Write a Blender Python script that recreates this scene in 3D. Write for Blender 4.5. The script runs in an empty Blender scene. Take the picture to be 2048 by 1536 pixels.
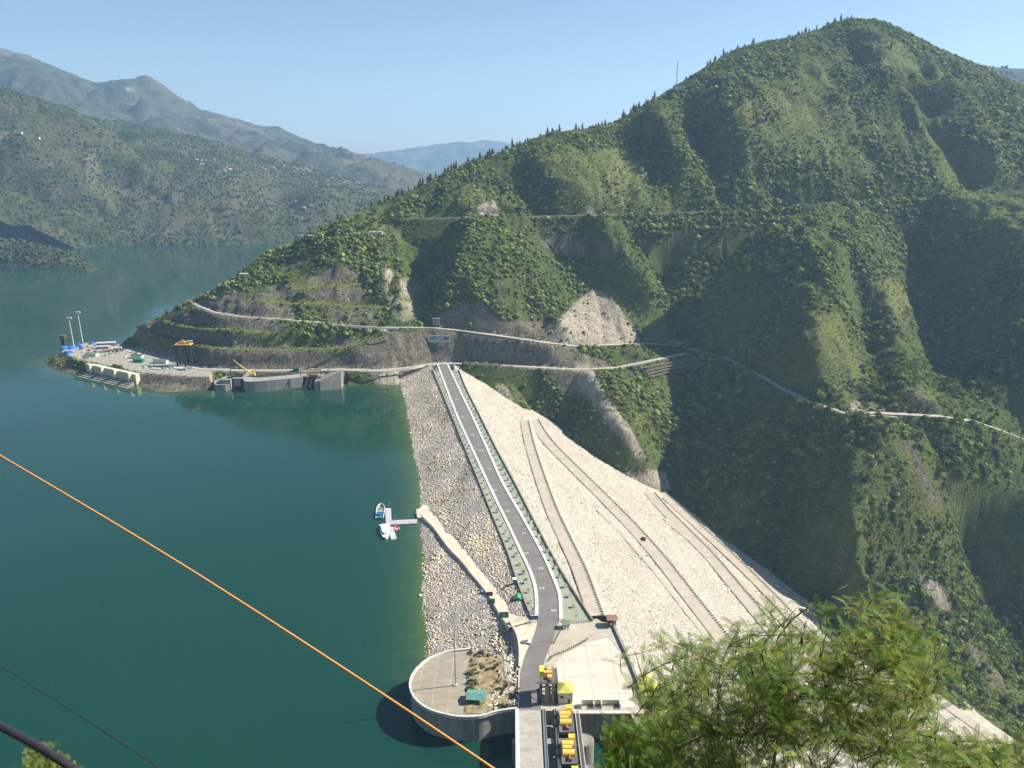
import bpy, bmesh, math, random
import numpy as np
from mathutils import Vector, Matrix
random.seed(7)
rng = np.random.default_rng(11)
C = bpy.context.scene.collection
SC = bpy.context.scene

# ------------------------------------------------------------------ camera model (photo measured in 2048x1536 pixels)
F = 1577.0
PITCH = 0.2826
HC = 251.0                       # camera height above the water (z = 0)
CP, SP = math.cos(PITCH), math.sin(PITCH)
ZCREST = 16.0

def ray(u, v):
    a = (np.asarray(u, float) - 1024.0) / F
    b = (np.asarray(v, float) - 768.0) / F
    return a, CP - b * SP, -(SP + b * CP)

def at_z(u, v, z):
    a, y, d = ray(u, v)
    t = (z - HC) / d
    return np.array([a * t, y * t, z + 0 * t]).T

def at_t(u, v, t):
    a, y, d = ray(u, v)
    return np.array([a * t, y * t, HC + d * t]).T

def project(p):
    p = np.asarray(p, float)
    x, y, z = p[..., 0], p[..., 1], p[..., 2] - HC
    zc = y * CP - z * SP
    yc = -(y * SP + z * CP)
    zc = np.where(zc > 1e-3, zc, 1e-3)
    return 1024 + F * x / zc, 768 + F * yc / zc, zc

def dens(pl, step):
    """resample a polyline (rows of numbers) at about STEP in its first two columns"""
    pl = np.asarray(pl, float)
    out = [pl[:1]]
    for a, b in zip(pl[:-1], pl[1:]):
        n = max(1, int(round(np.hypot(*(b[:2] - a[:2])) / step)))
        k = np.arange(1, n + 1)[:, None] / n
        out.append(a + (b - a) * k)
    return np.concatenate(out)

def smooth_pl(pl, step):
    """Catmull-Rom through the rows"""
    pl = np.asarray(pl, float)
    P = np.concatenate([2 * pl[:1] - pl[1:2], pl, 2 * pl[-1:] - pl[-2:-1]])
    out = []
    for i in range(1, len(P) - 2):
        n = max(2, int(np.linalg.norm(P[i + 1][:2] - P[i][:2]) / step))
        for k in range(n):
            t = k / n
            out.append(0.5 * (2 * P[i] + (P[i + 1] - P[i - 1]) * t + (2 * P[i - 1] - 5 * P[i] + 4 * P[i + 1] - P[i + 2]) * t * t
                              + (3 * P[i] - P[i - 1] - 3 * P[i + 1] + P[i + 2]) * t ** 3))
    out.append(P[-2])
    return np.array(out)

# ------------------------------------------------------------------ numpy noise
_NT = np.random.default_rng(5).random((256, 256))
def vnoise(x, y):
    xi = np.floor(x).astype(int); yi = np.floor(y).astype(int)
    fx = x - xi; fy = y - yi
    fx = fx * fx * (3 - 2 * fx); fy = fy * fy * (3 - 2 * fy)
    a = _NT[xi & 255, yi & 255]; b = _NT[(xi + 1) & 255, yi & 255]
    c = _NT[xi & 255, (yi + 1) & 255]; d = _NT[(xi + 1) & 255, (yi + 1) & 255]
    return (a + (b - a) * fx) * (1 - fy) + (c + (d - c) * fx) * fy
def fbm(x, y, octaves=4, gain=0.5):
    s = 0; amp = 1; tot = 0
    for o in range(octaves):
        s = s + amp * (vnoise(x * 2 ** o + 17.3 * o, y * 2 ** o + 9.1 * o) - 0.5); tot += amp; amp *= gain
    return 2 * s / tot            # about -1..1
def in_poly(x, y, poly):
    poly = np.asarray(poly, float); inside = np.zeros(np.shape(x), bool)
    j = len(poly) - 1
    for i in range(len(poly)):
        xi, yi = poly[i][:2]; xj, yj = poly[j][:2]
        c = ((yi > y) != (yj > y)) & (x < (xj - xi) * (y - yi) / ((yj - yi) if yj != yi else 1e-9) + xi)
        inside ^= c; j = i
    return inside
def seg_dist(x, y, pl):
    """distance of points to a polyline and the interpolated third column"""
    best = np.full(x.shape, 1e9); zz = np.zeros(x.shape)
    for a, b in zip(pl[:-1], pl[1:]):
        d = b[:2] - a[:2]; L = max(d @ d, 1e-9)
        t = np.clip(((x - a[0]) * d[0] + (y - a[1]) * d[1]) / L, 0, 1)
        dd = np.hypot(x - a[0] - t * d[0], y - a[1] - t * d[1])
        m = dd < best
        best = np.where(m, dd, best)
        zz = np.where(m, a[2] + t * (b[2] - a[2]), zz)
    return best, zz

# ------------------------------------------------------------------ RBF surface (linear kernel: creases at ridges and gullies)
class RBF:
    def __init__(s, pts):
        pts = np.asarray(pts, float)
        key = np.round(pts[:, :2] / 4).astype(int)
        _, idx = np.unique(key, axis=0, return_index=True)
        pts = pts[idx]; s.p = pts[:, :2]; n = len(pts)
        s.c = s.p.mean(0)
        r = np.hypot(s.p[:, None, 0] - s.p[None, :, 0], s.p[:, None, 1] - s.p[None, :, 1])
        Q = np.c_[np.ones(n), (s.p - s.c) / 500]
        A = np.zeros((n + 3, n + 3)); A[:n, :n] = r - 0.6 * np.eye(n); A[:n, n:] = Q; A[n:, :n] = Q.T
        w = np.linalg.solve(A, np.r_[pts[:, 2], 0, 0, 0]); s.w = w[:n]; s.a = w[n:]
    def __call__(s, x, y):
        sh = np.shape(x); x = np.ravel(x); y = np.ravel(y); out = np.empty(len(x))
        for i in range(0, len(x), 20000):
            X = x[i:i + 20000]; Y = y[i:i + 20000]
            r = np.hypot(X[:, None] - s.p[None, :, 0], Y[:, None] - s.p[None, :, 1])
            out[i:i + 20000] = r @ s.w + s.a[0] + s.a[1] * (X - s.c[0]) / 500 + s.a[2] * (Y - s.c[1]) / 500
        return out.reshape(sh)

# ------------------------------------------------------------------ mesh helpers
def props(o, label=None, cat=None, group=None, kind=None):
    if label: o['label'] = label
    if cat: o['category'] = cat
    if group: o['group'] = group
    if kind: o['kind'] = kind
    return o
def empty(name, loc=(0, 0, 0), rz=0.0, label=None, cat=None, group=None, parent=None):
    o = bpy.data.objects.new(name, None); C.objects.link(o)
    o.location = loc; o.rotation_euler = (0, 0, rz); o.empty_display_size = 0.5
    if parent: o.parent = parent
    return props(o, label, cat, group)
def link(name, me, mat, parent=None):
    o = bpy.data.objects.new(name, me); C.objects.link(o)
    for m in (mat if isinstance(mat, (list, tuple)) else [mat]):
        me.materials.append(m)
    if parent: o.parent = parent
    return o
def np_mesh(name, verts, quads=None, tris=None, smooth=False, mats=None):
    me = bpy.data.meshes.new(name)
    verts = np.asarray(verts, np.float32)
    q = np.zeros((0, 4), np.int32) if quads is None else np.asarray(quads, np.int32)
    t = np.zeros((0, 3), np.int32) if tris is None else np.asarray(tris, np.int32)
    me.vertices.add(len(verts)); me.vertices.foreach_set('co', verts.ravel())
    idx = np.concatenate([q.ravel(), t.ravel()]).astype(np.int32)
    me.loops.add(len(idx)); me.loops.foreach_set('vertex_index', idx)
    st = np.concatenate([np.arange(len(q)) * 4, len(q) * 4 + np.arange(len(t)) * 3]).astype(np.int32)
    me.polygons.add(len(st)); me.polygons.foreach_set('loop_start', st)
    if mats is not None: me.polygons.foreach_set('material_index', np.asarray(mats, np.int32))
    if smooth: me.polygons.foreach_set('use_smooth', np.ones(len(st), bool))
    me.update(calc_edges=True)
    return me
def color_attr(me, name, rgb):
    a = me.attributes.new(name, 'FLOAT_COLOR', 'POINT')
    rgb = np.asarray(rgb, np.float32)
    a.data.foreach_set('color', np.c_[rgb, np.ones(len(rgb), np.float32)].ravel())
def grid_quads(nx, ny):
    i = np.arange(nx * ny).reshape(ny, nx)
    return np.stack([i[:-1, :-1], i[:-1, 1:], i[1:, 1:], i[1:, :-1]], -1).reshape(-1, 4)

class MB:
    """collects simple shapes and links them as ONE mesh object"""
    def __init__(s): s.v = []; s.f = []; s.m = []
    def add(s, vs, fs, mi=0):
        o = len(s.v); s.v += [tuple(p) for p in vs]; s.f += [tuple(i + o for i in f) for f in fs]; s.m += [mi] * len(fs); return s
    def box(s, c, d, rz=0.0, mi=0, top=1.0):
        cx, cy, cz = c; hx, hy, hz = d[0] / 2, d[1] / 2, d[2] / 2; cr, sr = math.cos(rz), math.sin(rz); vs = []
        for sz in (-1, 1):
            k = top if sz > 0 else 1
            for sx, sy in ((-1, -1), (1, -1), (1, 1), (-1, 1)):
                x, y = sx * hx * k, sy * hy * k
                vs.append((cx + x * cr - y * sr, cy + x * sr + y * cr, cz + sz * hz))
        return s.add(vs, [(3, 2, 1, 0), (4, 5, 6, 7), (0, 1, 5, 4), (1, 2, 6, 5), (2, 3, 7, 6), (3, 0, 4, 7)], mi)
    def tube(s, pts, r, n=8, mi=0, cap=True):
        pts = [Vector(p) for p in pts]; rs = r if isinstance(r, (list, tuple)) else [r] * len(pts)
        rings = []; up = Vector((0, 0, 1))
        for i, p in enumerate(pts):
            d = (pts[min(i + 1, len(pts) - 1)] - pts[max(i - 1, 0)]).normalized()
            a = d.cross(up if abs(d.z) < 0.95 else Vector((1, 0, 0))).normalized(); b = d.cross(a)
            rings.append([p + (a * math.cos(2 * math.pi * k / n) + b * math.sin(2 * math.pi * k / n)) * rs[i] for k in range(n)])
        vs = [v for g in rings for v in g]; fs = []
        for i in range(len(pts) - 1):
            for k in range(n):
                k2 = (k + 1) % n
                fs.append((i * n + k, i * n + k2, (i + 1) * n + k2, (i + 1) * n + k))
        if cap:
            fs.append(tuple(range(n - 1, -1, -1))); fs.append(tuple((len(pts) - 1) * n + k for k in range(n)))
        return s.add(vs, fs, mi)
    def prism(s, poly, z0, z1, mi=0, bottom=True):
        n = len(poly); vs = [(p[0], p[1], z0) for p in poly] + [(p[0], p[1], z1) for p in poly]
        fs = [tuple(range(n, 2 * n))] + ([tuple(range(n - 1, -1, -1))] if bottom else [])
        fs += [(i, (i + 1) % n, n + (i + 1) % n, n + i) for i in range(n)]
        return s.add(vs, fs, mi)
    def gable(s, c, d, h, rz=0.0, mi=0, over=0.3):
        """gable roof over a footprint d at base height c.z, ridge along local x"""
        hx, hy = d[0] / 2 + over, d[1] / 2 + over; cr, sr = math.cos(rz), math.sin(rz)
        L = [(-hx, -hy, 0), (hx, -hy, 0), (hx, hy, 0), (-hx, hy, 0), (-hx, 0, h), (hx, 0, h)]
        L += [(x, y, z - 0.18) for x, y, z in L[:4]]
        vs = [(c[0] + x * cr - y * sr, c[1] + x * sr + y * cr, c[2] + z) for x, y, z in L]
        return s.add(vs, [(0, 1, 5, 4), (2, 3, 4, 5), (1, 2, 5), (3, 0, 4), (9, 8, 7, 6), (6, 7, 1, 0), (7, 8, 2, 1), (8, 9, 3, 2), (9, 6, 0, 3)], mi)
    def hip(s, c, d, h, rz=0.0, mi=0, over=0.4):
        hx, hy = d[0] / 2 + over, d[1] / 2 + over; cr, sr = math.cos(rz), math.sin(rz)
        L = [(-hx, -hy, 0), (hx, -hy, 0), (hx, hy, 0), (-hx, hy, 0), (0, 0, h)]
        vs = [(c[0] + x * cr - y * sr, c[1] + x * sr + y * cr, c[2] + z) for x, y, z in L]
        return s.add(vs, [(0, 1, 4), (1, 2, 4), (2, 3, 4), (3, 0, 4), (3, 2, 1, 0)], mi)
    def strip(s, left, right, mi=0):
        n = len(left); vs = [tuple(p) for p in left] + [tuple(p) for p in right]
        return s.add(vs, [(i, n + i, n + i + 1, i + 1) for i in range(n - 1)], mi)
    def wall(s, pl, thick, z0, z1, mi=0):
        """upright wall along a plan polyline (rows x, y); z0/z1 numbers or arrays"""
        pl = np.asarray(pl, float)[:, :2]; n = len(pl)
        T = np.gradient(pl, axis=0); T /= np.linalg.norm(T, axis=1)[:, None] + 1e-9
        N = np.c_[-T[:, 1], T[:, 0]] * thick / 2
        z0 = np.broadcast_to(z0, n); z1 = np.broadcast_to(z1, n)
        A = pl + N; B = pl - N
        vs = [(*A[i], z0[i]) for i in range(n)] + [(*A[i], z1[i]) for i in range(n)] + [(*B[i], z1[i]) for i in range(n)] + [(*B[i], z0[i]) for i in range(n)]
        fs = []
        for i in range(n - 1):
            for k in range(3):
                fs.append((k * n + i, k * n + i + 1, (k + 1) * n + i + 1, (k + 1) * n + i))
        fs += [(0, n, 2 * n, 3 * n), (4 * n - 1, 3 * n - 1, 2 * n - 1, n - 1)]
        return s.add(vs, fs, mi)
    def build(s, name, mat, parent=None, smooth=False, bevel=0.0):
        me = bpy.data.meshes.new(name); me.from_pydata(s.v, [], s.f); me.update()
        bm = bmesh.new(); bm.from_mesh(me); bmesh.ops.recalc_face_normals(bm, faces=bm.faces)
        if bevel: bmesh.ops.bevel(bm, geom=list(bm.edges), offset=bevel, segments=1, affect='EDGES', clamp_overlap=True)
        bm.to_mesh(me); bm.free()
        if not bevel and any(s.m): me.polygons.foreach_set('material_index', s.m)
        if smooth: me.polygons.foreach_set('use_smooth', [True] * len(me.polygons))
        return link(name, me, mat, parent)
def copy_tree(o, parent=None):
    c = o.copy(); C.objects.link(c)
    if parent is not None: c.parent = parent
    for ch in list(o.children): copy_tree(ch, c)
    return c

# ------------------------------------------------------------------ materials
class NT:
    def __init__(s, name):
        s.mat = bpy.data.materials.new(name); s.mat.use_nodes = True; s.t = s.mat.node_tree; s.N = s.t.nodes; s.L = s.t.links
        s.b = s.N['Principled BSDF']; s.out = s.N['Material Output']
        s.pos = s.N.new('ShaderNodeNewGeometry').outputs['Position']
    def lnk(s, a, b): s.L.new(a, b)
    def val(s, sock, v):
        if hasattr(v, 'is_linked') or hasattr(v, 'links'): s.L.new(v, sock)
        else: sock.default_value = (*v, 1) if isinstance(v, tuple) and len(v) == 3 and sock.type == 'RGBA' else v
    def map(s, scale, co=None):
        n = s.N.new('ShaderNodeMapping'); s.L.new(co or s.pos, n.inputs['Vector']); n.inputs['Scale'].default_value = scale; return n.outputs[0]
    def obj(s): return s.N.new('ShaderNodeTexCoord').outputs['Object']
    def noise(s, scale, detail=4, rough=0.55, co=None):
        n = s.N.new('ShaderNodeTexNoise'); s.L.new(co or s.pos, n.inputs['Vector']); n.inputs['Scale'].default_value = scale
        n.inputs['Detail'].default_value = detail; n.inputs['Roughness'].default_value = rough; return n.outputs['Fac']
    def voro(s, scale, co=None, out='Distance', feature='F1'):
        n = s.N.new('ShaderNodeTexVoronoi'); n.feature = feature; s.L.new(co or s.pos, n.inputs['Vector']); n.inputs['Scale'].default_value = scale; return n.outputs[out]
    def ramp(s, fac, stops):
        n = s.N.new('ShaderNodeValToRGB'); s.L.new(fac, n.inputs[0]); e = n.color_ramp.elements
        while len(e) < len(stops): e.new(0.5)
        for k, (p, c) in zip(e, stops):
            k.position = p; k.color = (*c, 1) if isinstance(c, tuple) else (c, c, c, 1)
        return n.outputs[0]
    def mix(s, fac, a, b, mode='MIX'):
        n = s.N.new('ShaderNodeMix'); n.data_type = 'RGBA'; n.blend_type = mode; n.clamp_factor = True
        s.val(n.inputs[0], fac); s.val(n.inputs[6], a); s.val(n.inputs[7], b); return n.outputs[2]
    def math(s, op, a, b=0.0, clamp=False):
        n = s.N.new('ShaderNodeMath'); n.operation = op; n.use_clamp = clamp; s.val(n.inputs[0], a); s.val(n.inputs[1], b); return n.outputs[0]
    def attr(s, name, out='Color'):
        n = s.N.new('ShaderNodeAttribute'); n.attribute_name = name; return n.outputs[out]
    def sep(s, col):
        n = s.N.new('ShaderNodeSeparateColor'); s.L.new(col, n.inputs[0]); return n.outputs
    def bump(s, h, strength=0.5, dist=0.5):
        n = s.N.new('ShaderNodeBump'); n.inputs['Strength'].default_value = strength; n.inputs['Distance'].default_value = dist
        s.L.new(h, n.inputs['Height']); s.L.new(n.outputs[0], s.b.inputs['Normal']); return n
    def set(s, color=None, rough=None, metal=None, spec=None):
        if color is not None: s.val(s.b.inputs['Base Color'], color)
        if rough is not None: s.val(s.b.inputs['Roughness'], rough)
        if metal is not None: s.val(s.b.inputs['Metallic'], metal)
        if spec is not None: s.val(s.b.inputs['Specular IOR Level'], spec)
        return s.mat
def simple(name, col, rough=0.6, var=0.18, scale=1.5, metal=0.0, bump=0.0, spec=0.4):
    n = NT(name)
    f = n.noise(scale, 5, 0.6)
    a = tuple(c * (1 - var) for c in col); b = tuple(min(1, c * (1 + var)) for c in col)
    c = n.ramp(f, [(0.3, a), (0.7, b)])
    if bump: n.bump(f, bump, 0.1)
    return n.set(c, rough, metal, spec)
# ------------------------------------------------------------------ dam geometry in the world
CREST_L = at_z(*np.array([(862,730),(881,776),(929,893),(957,960),(1014,1100),(1051,1204),(1066,1240)], float).T, ZCREST)
CREST_R = at_z(*np.array([(912,730),(931,776),(989,893),(1025,960),(1097,1100),(1159,1204),(1184,1243)], float).T, ZCREST)
_p0, _p1 = CREST_R[1], CREST_R[4]
AX = (_p0 - _p1)[:2] / np.linalg.norm((_p0 - _p1)[:2])          # along the crest, away from the viewer
DN = np.array([AX[1], -AX[0]])                                   # downstream (to the right)
OFF_R = float(CREST_R[1:5, :2].mean(0) @ DN)                     # downstream edge of the crest
OFF_L = float(CREST_L[1:5, :2].mean(0) @ DN)
SLOPE_D, SLOPE_U = 0.5, 0.42
_sh = at_z(*np.array([(806,780),(812,800),(826,880),(842,960),(847,1060),(852,1200),(860,1290),(864,1330)], float).T, 3.5)
_shs = (_sh[:, :2] @ AX)[::-1]; _shw = (OFF_L - _sh[:, :2] @ DN)[::-1]
def slope_u(x, y):
    return (ZCREST - 3.5) / np.interp(x * AX[0] + y * AX[1], _shs, _shw)
def dam_z(x, y):
    w = x * DN[0] + y * DN[1]
    return np.where(w > OFF_R, ZCREST - (w - OFF_R) * SLOPE_D, np.where(w < OFF_L, ZCREST - (OFF_L - w) * slope_u(x, y), ZCREST))
def at_dam(u, v, lift=0.0):
    """where the ray through a pixel meets the downstream face"""
    a, y, d = ray(u, v)
    k = SLOPE_D * (a * DN[0] + y * DN[1])
    t = (ZCREST + lift + SLOPE_D * OFF_R - HC) / (d + k)
    return np.array([a * t, y * t, HC + d * t]).T
def at_up(u, v, lift=0.0):
    a, y, d = ray(u, v); t = (ZCREST - HC) / d
    for _ in range(12):
        t = (dam_z(a * t, y * t) + lift - HC) / d
    return np.array([a * t, y * t, HC + d * t]).T

# ------------------------------------------------------------------ roads on the hillside: (pixel, pixel, height)
ROAD_CREST = [(175,693,16),(240,697,16),(320,718,16),(400,738,16),(480,741,16),(560,741,16),(680,739,16),(760,741,16),(820,735,16),(866,728,16),(930,727,16),(1060,734,16),(1150,739,16),(1230,736,17),(1300,722,20),(1370,707,22)]
ROAD_MID = [(385,603,72),(400,613,71),(430,625,69.7),(490,634,66.8),(560,638,65.5),(640,645,61.6),(700,652,57.8),(760,655,55.6),(820,655,55.2),(860,655,54),(920,661,51),(1000,672,47),(1090,685,41),(1150,692,36),(1210,690,32),(1290,687,28),(1360,692,24),(1410,706,22),(1460,720,21),(1510,745,21),(1560,775,20.5),(1620,805,20),(1700,829,19.5),(1740,826,19.5),(1800,828,19),(1880,833,19),(1950,843,12),(2010,864,2),(2060,884,-8),(2250,930,-25)]
BENCH_A = [(300,668,36),(350,683,35),(400,691,37),(460,697,36.6),(560,698,36.6),(640,697,36.8),(700,695,38),(745,680,44),(790,664,51.5)]
BENCH_B = [(330,642,52),(370,652,51.5),(420,657,54),(470,659,55.4),(520,663,54),(580,668,53)]
BENCH_D = [(520,600,84),(580,606,80),(640,605,80),(690,612,76),(760,612,76)]
BENCH_E = [(590,577,95),(660,572,97),(720,566,99)]
ROAD_UP = [(812,437,0,1060),(870,437,0,1052),(930,435,0,1044),(990,434,0,1040),(1060,433,0,1038),(1120,432,0,1036),(1180,432,0,1034),(1300,428,0,1036),(1400,424,0,1040),(1530,422,0,1046),(1600,412,0,1050),(1680,405,0,1056),(1780,402,0,1062),(1860,399,0,1064),(1940,390,0,1066),(2048,385,0,1066),(2200,375,0,1060)]
def roadpts(pl, step=18):
    pl = np.asarray(pl, float)
    if pl.shape[1] == 4:
        p = dens(pl, step); return at_t(p[:, 0], p[:, 1], p[:, 3])
    p = dens(pl, step); return at_z(p[:, 0], p[:, 1], p[:, 2])
R_CREST, R_MID, R_UP = roadpts(ROAD_CREST), roadpts(ROAD_MID), roadpts(ROAD_UP)
B_A, B_B, B_D, B_E = roadpts(BENCH_A), roadpts(BENCH_B), roadpts(BENCH_D), roadpts(BENCH_E)

SKY = np.array([(240,672,985),(300,640,1000),(400,600,1025),(470,552,1045),(540,503,1075),(600,482,1090),(680,446,1120),(760,411,1140),(850,371,1165),(940,329,1190),(1020,304,1205),(1100,272,1225),(1200,258,1250),(1260,232,1265),(1330,199,1285),(1400,150,1310),(1460,114,1325),(1540,100,1345),(1620,71,1360),(1690,45,1365),(1740,63,1385),(1800,89,1395),(1900,133,1400),(1950,153,1400),(2048,203,1395),(2150,262,1385),(2300,340,1360)], float)
WL = 3.5                         # water level
SHORE = np.array([(84,722),(95,735),(130,746),(165,754),(215,757),(262,772),(310,784),(340,785),(420,776),(470,778),(560,776),(640,772),(690,770),(740,768),(800,770),(815,775)], float)
CONTACT = np.array([(905,728),(935,740),(968,765),(1000,788),(1040,815),(1075,818),(1110,850),(1150,885),(1200,918),(1255,952),(1300,975),(1345,995),(1390,1030),(1440,1072),(1520,1130),(1600,1190),(1680,1240),(1760,1292),(1840,1345),(1920,1400),(1990,1450),(2060,1502),(2160,1570),(2300,1660)], float)

base = []
sky3 = at_t(*dens(SKY, 45).T)
base += list(sky3)
for p in sky3:                                                   # the far side of the ridge falls away
    d = p[:2] / np.linalg.norm(p[:2])
    for k, dz in ((60, 42), (170, 130), (330, 240)):
        base.append((*(p[:2] + d * k), max(p[2] - dz, -25)))
sh3 = at_z(*dens(SHORE, 40).T, WL)
base += list(sh3)
for p in sh3:
    base.append((p[0] + 6, p[1] - 45, -26)); base.append((p[0] + 10, p[1] - 130, -60))
for p in at_z(np.array([84., 100, 150]), np.array([722., 705, 690]), 0.0): base.append((p[0] - 15, p[1] + 45, -22))
ct3 = at_dam(*dens(CONTACT, 30).T)
base += list(ct3)
for p in ct3[2:]:
    q = p[:2] - DN * 45 - AX * 25; base.append((*q, float(dam_z(*q)) - 30))
    q = p[:2] - DN * 110 - AX * 70; base.append((*q, float(dam_z(*q)) - 60))
base += list(R_CREST) + list(R_MID) + list(R_UP) + list(B_A) + list(B_B) + list(B_D) + list(B_E)
# right-hand side of the gorge, beyond the frame
base += list(at_t(np.array([2350., 2350, 2350]), np.array([1000., 1200, 1500]), np.array([720., 680, 610])))
S0 = RBF(base)

# ------------------------------------------------------------------ ridges (+) and gullies (-): pixel polylines with an offset in metres
FEAT = [
 [(835,442,-12),(842,500,-28),(848,560,-32),(850,610,-28),(850,645,-11)],
 [(900,345,4),(918,385,9),(935,432,8),(940,480,22),(908,552,26),(915,600,24),(932,650,12)],
 [(1040,340,-8),(1050,395,-17),(1062,428,-10),(1100,452,-16),(1140,480,-20),(1190,522,-16),(1245,580,-12),(1300,640,-9)],
 [(1062,318,8),(1085,340,12),(1125,382,18),(1182,428,11),(1205,470,19),(1245,515,14),(1300,565,8)],
 [(1268,238,-10),(1290,295,-22),(1335,335,-20),(1330,400,-8)],
 [(1302,215,8),(1342,270,16),(1372,320,14)],
 [(1392,235,-14),(1405,290,-26),(1432,352,-22),(1440,390,-10)],
 [(1398,192,8),(1445,250,18),(1490,312,20),(1535,340,12)],
 [(1425,428,-6),(1370,460,-34),(1325,505,-54),(1312,545,-54),(1335,600,-36),(1360,650,-16)],
 [(1590,432,8),(1530,455,46),(1470,508,52),(1415,552,36),(1372,592,8)],
 [(1645,418,-14),(1570,470,-44),(1490,540,-42),(1430,605,-42),(1378,675,-24)],
 [(1715,415,18),(1695,500,60),(1650,580,58),(1610,660,48),(1600,720,34),(1640,780,20),(1690,815,6)],
 [(1700,560,14),(1716,640,-6),(1740,710,-12),(1764,780,-10),(1774,815,-5)],
 [(1772,560,12),(1785,640,10),(1798,730,8),(1806,800,4)],
 [(1828,412,-8),(1838,480,-34),(1845,560,-46),(1856,660,-48),(1872,760,-38),(1884,822,-8)],
 [(1872,402,6),(1950,432,24),(2048,520,50),(2110,640,64),(2170,760,50),(2220,860,24)],
 [(1700,85,-10),(1725,135,-26),(1785,190,-26),(1850,235,-16)],
 [(1722,62,6),(1765,105,16),(1818,185,20),(1862,270,14),(1900,330,8)],
 [(1840,130,-10),(1885,178,-22),(1940,222,-20),(2000,290,-10)],
 [(1872,122,5),(1930,172,14),(1995,240,14),(2060,300,10)],
 [(1812,262,-10),(1842,295,-26),(1900,320,-26),(1960,370,-14)],
 [(1858,240,5),(1920,268,14),(1990,325,20),(2048,375,18)],
 [(1540,372,-4),(1600,392,-8),(1655,392,-8)],
 [(1560,345,5),(1650,336,9),(1705,346,6)],
 # below the lower road
 [(1690,845,10),(1692,930,46),(1700,1010,66),(1712,1080,74),(1730,1150,74),(1765,1220,70),(1850,1320,50)],
 [(1805,852,-8),(1862,960,-46),(1906,1075,-70),(1962,1190,-70),(2022,1280,-60),(2072,1345,-50)],
 [(1838,845,6),(1868,900,14),(1888,960,12)],
 [(1905,845,-6),(1925,920,-16)],
 [(2080,900,2),(2140,1000,4),(2210,1150,0),(2270,1300,-10)],
 [(1560,800,3),(1550,880,8),(1510,960,9),(1470,1040,6),(1430,1075,2)],
 [(1480,770,-6),(1460,850,-14),(1420,950,-12),(1380,1010,-4)],
 [(1620,850,-6),(1610,950,-10),(1590,1060,-10),(1570,1130,-6)],
 [(1160,742,10),(1200,795,28),(1248,860,32),(1298,928,14)],
 [(1372,722,-10),(1362,800,-22),(1340,900,-14),(1322,960,-6)],
 [(1075,752,-8),(1095,800,-18),(1150,860,-12)],
 [(990,748,4),(1015,780,6)],
 [(1120,640,14),(1128,665,8)],[(1060,620,-6),(1085,655,-9)],
 # the quarried spur on the left
 [(560,580,4),(540,610,5)],[(640,480,5),(700,520,7),(760,560,6),(800,610,4)],[(560,520,-5),(600,555,-5)],
]
def march(surf, u, v, a, t0=430.0, t1=1750.0, n=331):
    t = np.linspace(t0, t1, n); p = at_t(np.full(n, float(u)), np.full(n, float(v)), t)
    s = surf(p[:, 0], p[:, 1]) + a - p[:, 2]
    k = np.argmax(s > 0)
    if not s[k] > 0 or k == 0: return None
    f = s[k] / (s[k] - s[k - 1]); return p[k] + (p[k - 1] - p[k]) * f
feat = []
for pl in FEAT:
    for u, v, a in dens(pl, 26):
        q = march(S0, u, v, a)
        if q is not None: feat.append(q)
S1 = RBF(list(base) + feat)

STEP = 2.5
GX = np.arange(-760, 1010, STEP); GY = np.arange(420, 1880, STEP)
X, Y = np.meshgrid(GX, GY)
Z = S1(X, Y)
# rills, lumps and rough ground (fading to nothing near the water line and the dam)
fade = np.where(X < 20, np.clip((Z - WL - 1) / 12, 0, 1), 1.0)
dcon = np.clip(np.abs(Z - dam_z(X, Y)) / 15, 0, 1)
far = np.clip((Z - 20) / 120, 0.35, 1)
warp = fbm(X / 90, Y / 90, 3) * 14
rill = np.abs(fbm((X + warp) / 26, (Y + 0.35 * X) / 95, 3))
skd, _ = seg_dist(X, Y, sky3); skf = 0.25 + 0.75 * np.clip((skd - 15) / 90, 0, 1)
rid = np.abs(fbm((X + warp) / 48, (Y + warp + 0.3 * X) / 66, 4))
Z = Z + fade * dcon * skf * (fbm(X / 110, Y / 110, 4) * 8 * far + (0.25 - rill) * 7 * far + (0.28 - rid) * (17 - 9 * np.clip((Z - 190) / 60, 0, 1)) * far + (0.3 - np.abs(fbm((X + warp) / 19, (Y + warp) / 27, 3))) * 5.0 * np.clip(1.2 - (Z - 150) / 200, 0.5, 1) + fbm(X / 14, Y / 14, 3) * 1.8 + fbm(X / 5, Y / 5, 2) * 0.7)
Z0 = Z.copy()
def carve(Z, pl, hw, up=2.4, down=1.3, R=60):
    x0, y0 = pl[:, :2].min(0) - R; x1, y1 = pl[:, :2].max(0) + R
    m = (X > x0) & (X < x1) & (Y > y0) & (Y < y1)
    d, zr = seg_dist(X[m], Y[m], pl)
    e = np.clip(d - hw, 0, None); z = Z[m]
    zn = np.clip(z, zr - e * down - 0.02, zr + e * up)
    zn = np.where(d < R, zn, z)
    # the ends of a bench run out into the slope
    Z[m] = zn
    return m, d
SURF = np.zeros(X.shape)                                         # 1 where a track lies
def track(pl, hw, rw, **k):
    m, d = carve(Z, pl, hw, **k); s = SURF[m]; s = np.maximum(s, np.clip((rw + 1.0 - d) / 1.5, 0, 1)); SURF[m] = s
track(R_UP, 3.5, 0.6, up=1.9, R=24)
track(B_E, 3.5, 0, up=2.6, R=26); track(B_D, 4.0, 0, up=2.8, R=28)
track(R_MID, 4.6, 2.8, up=2.8, R=40)
track(B_B, 5.2, 0, up=3.2, R=30); track(B_A, 6.2, 0, up=3.2, R=34)
track(R_CREST, 5.5, 4.0, up=2.8, R=42)
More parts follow.
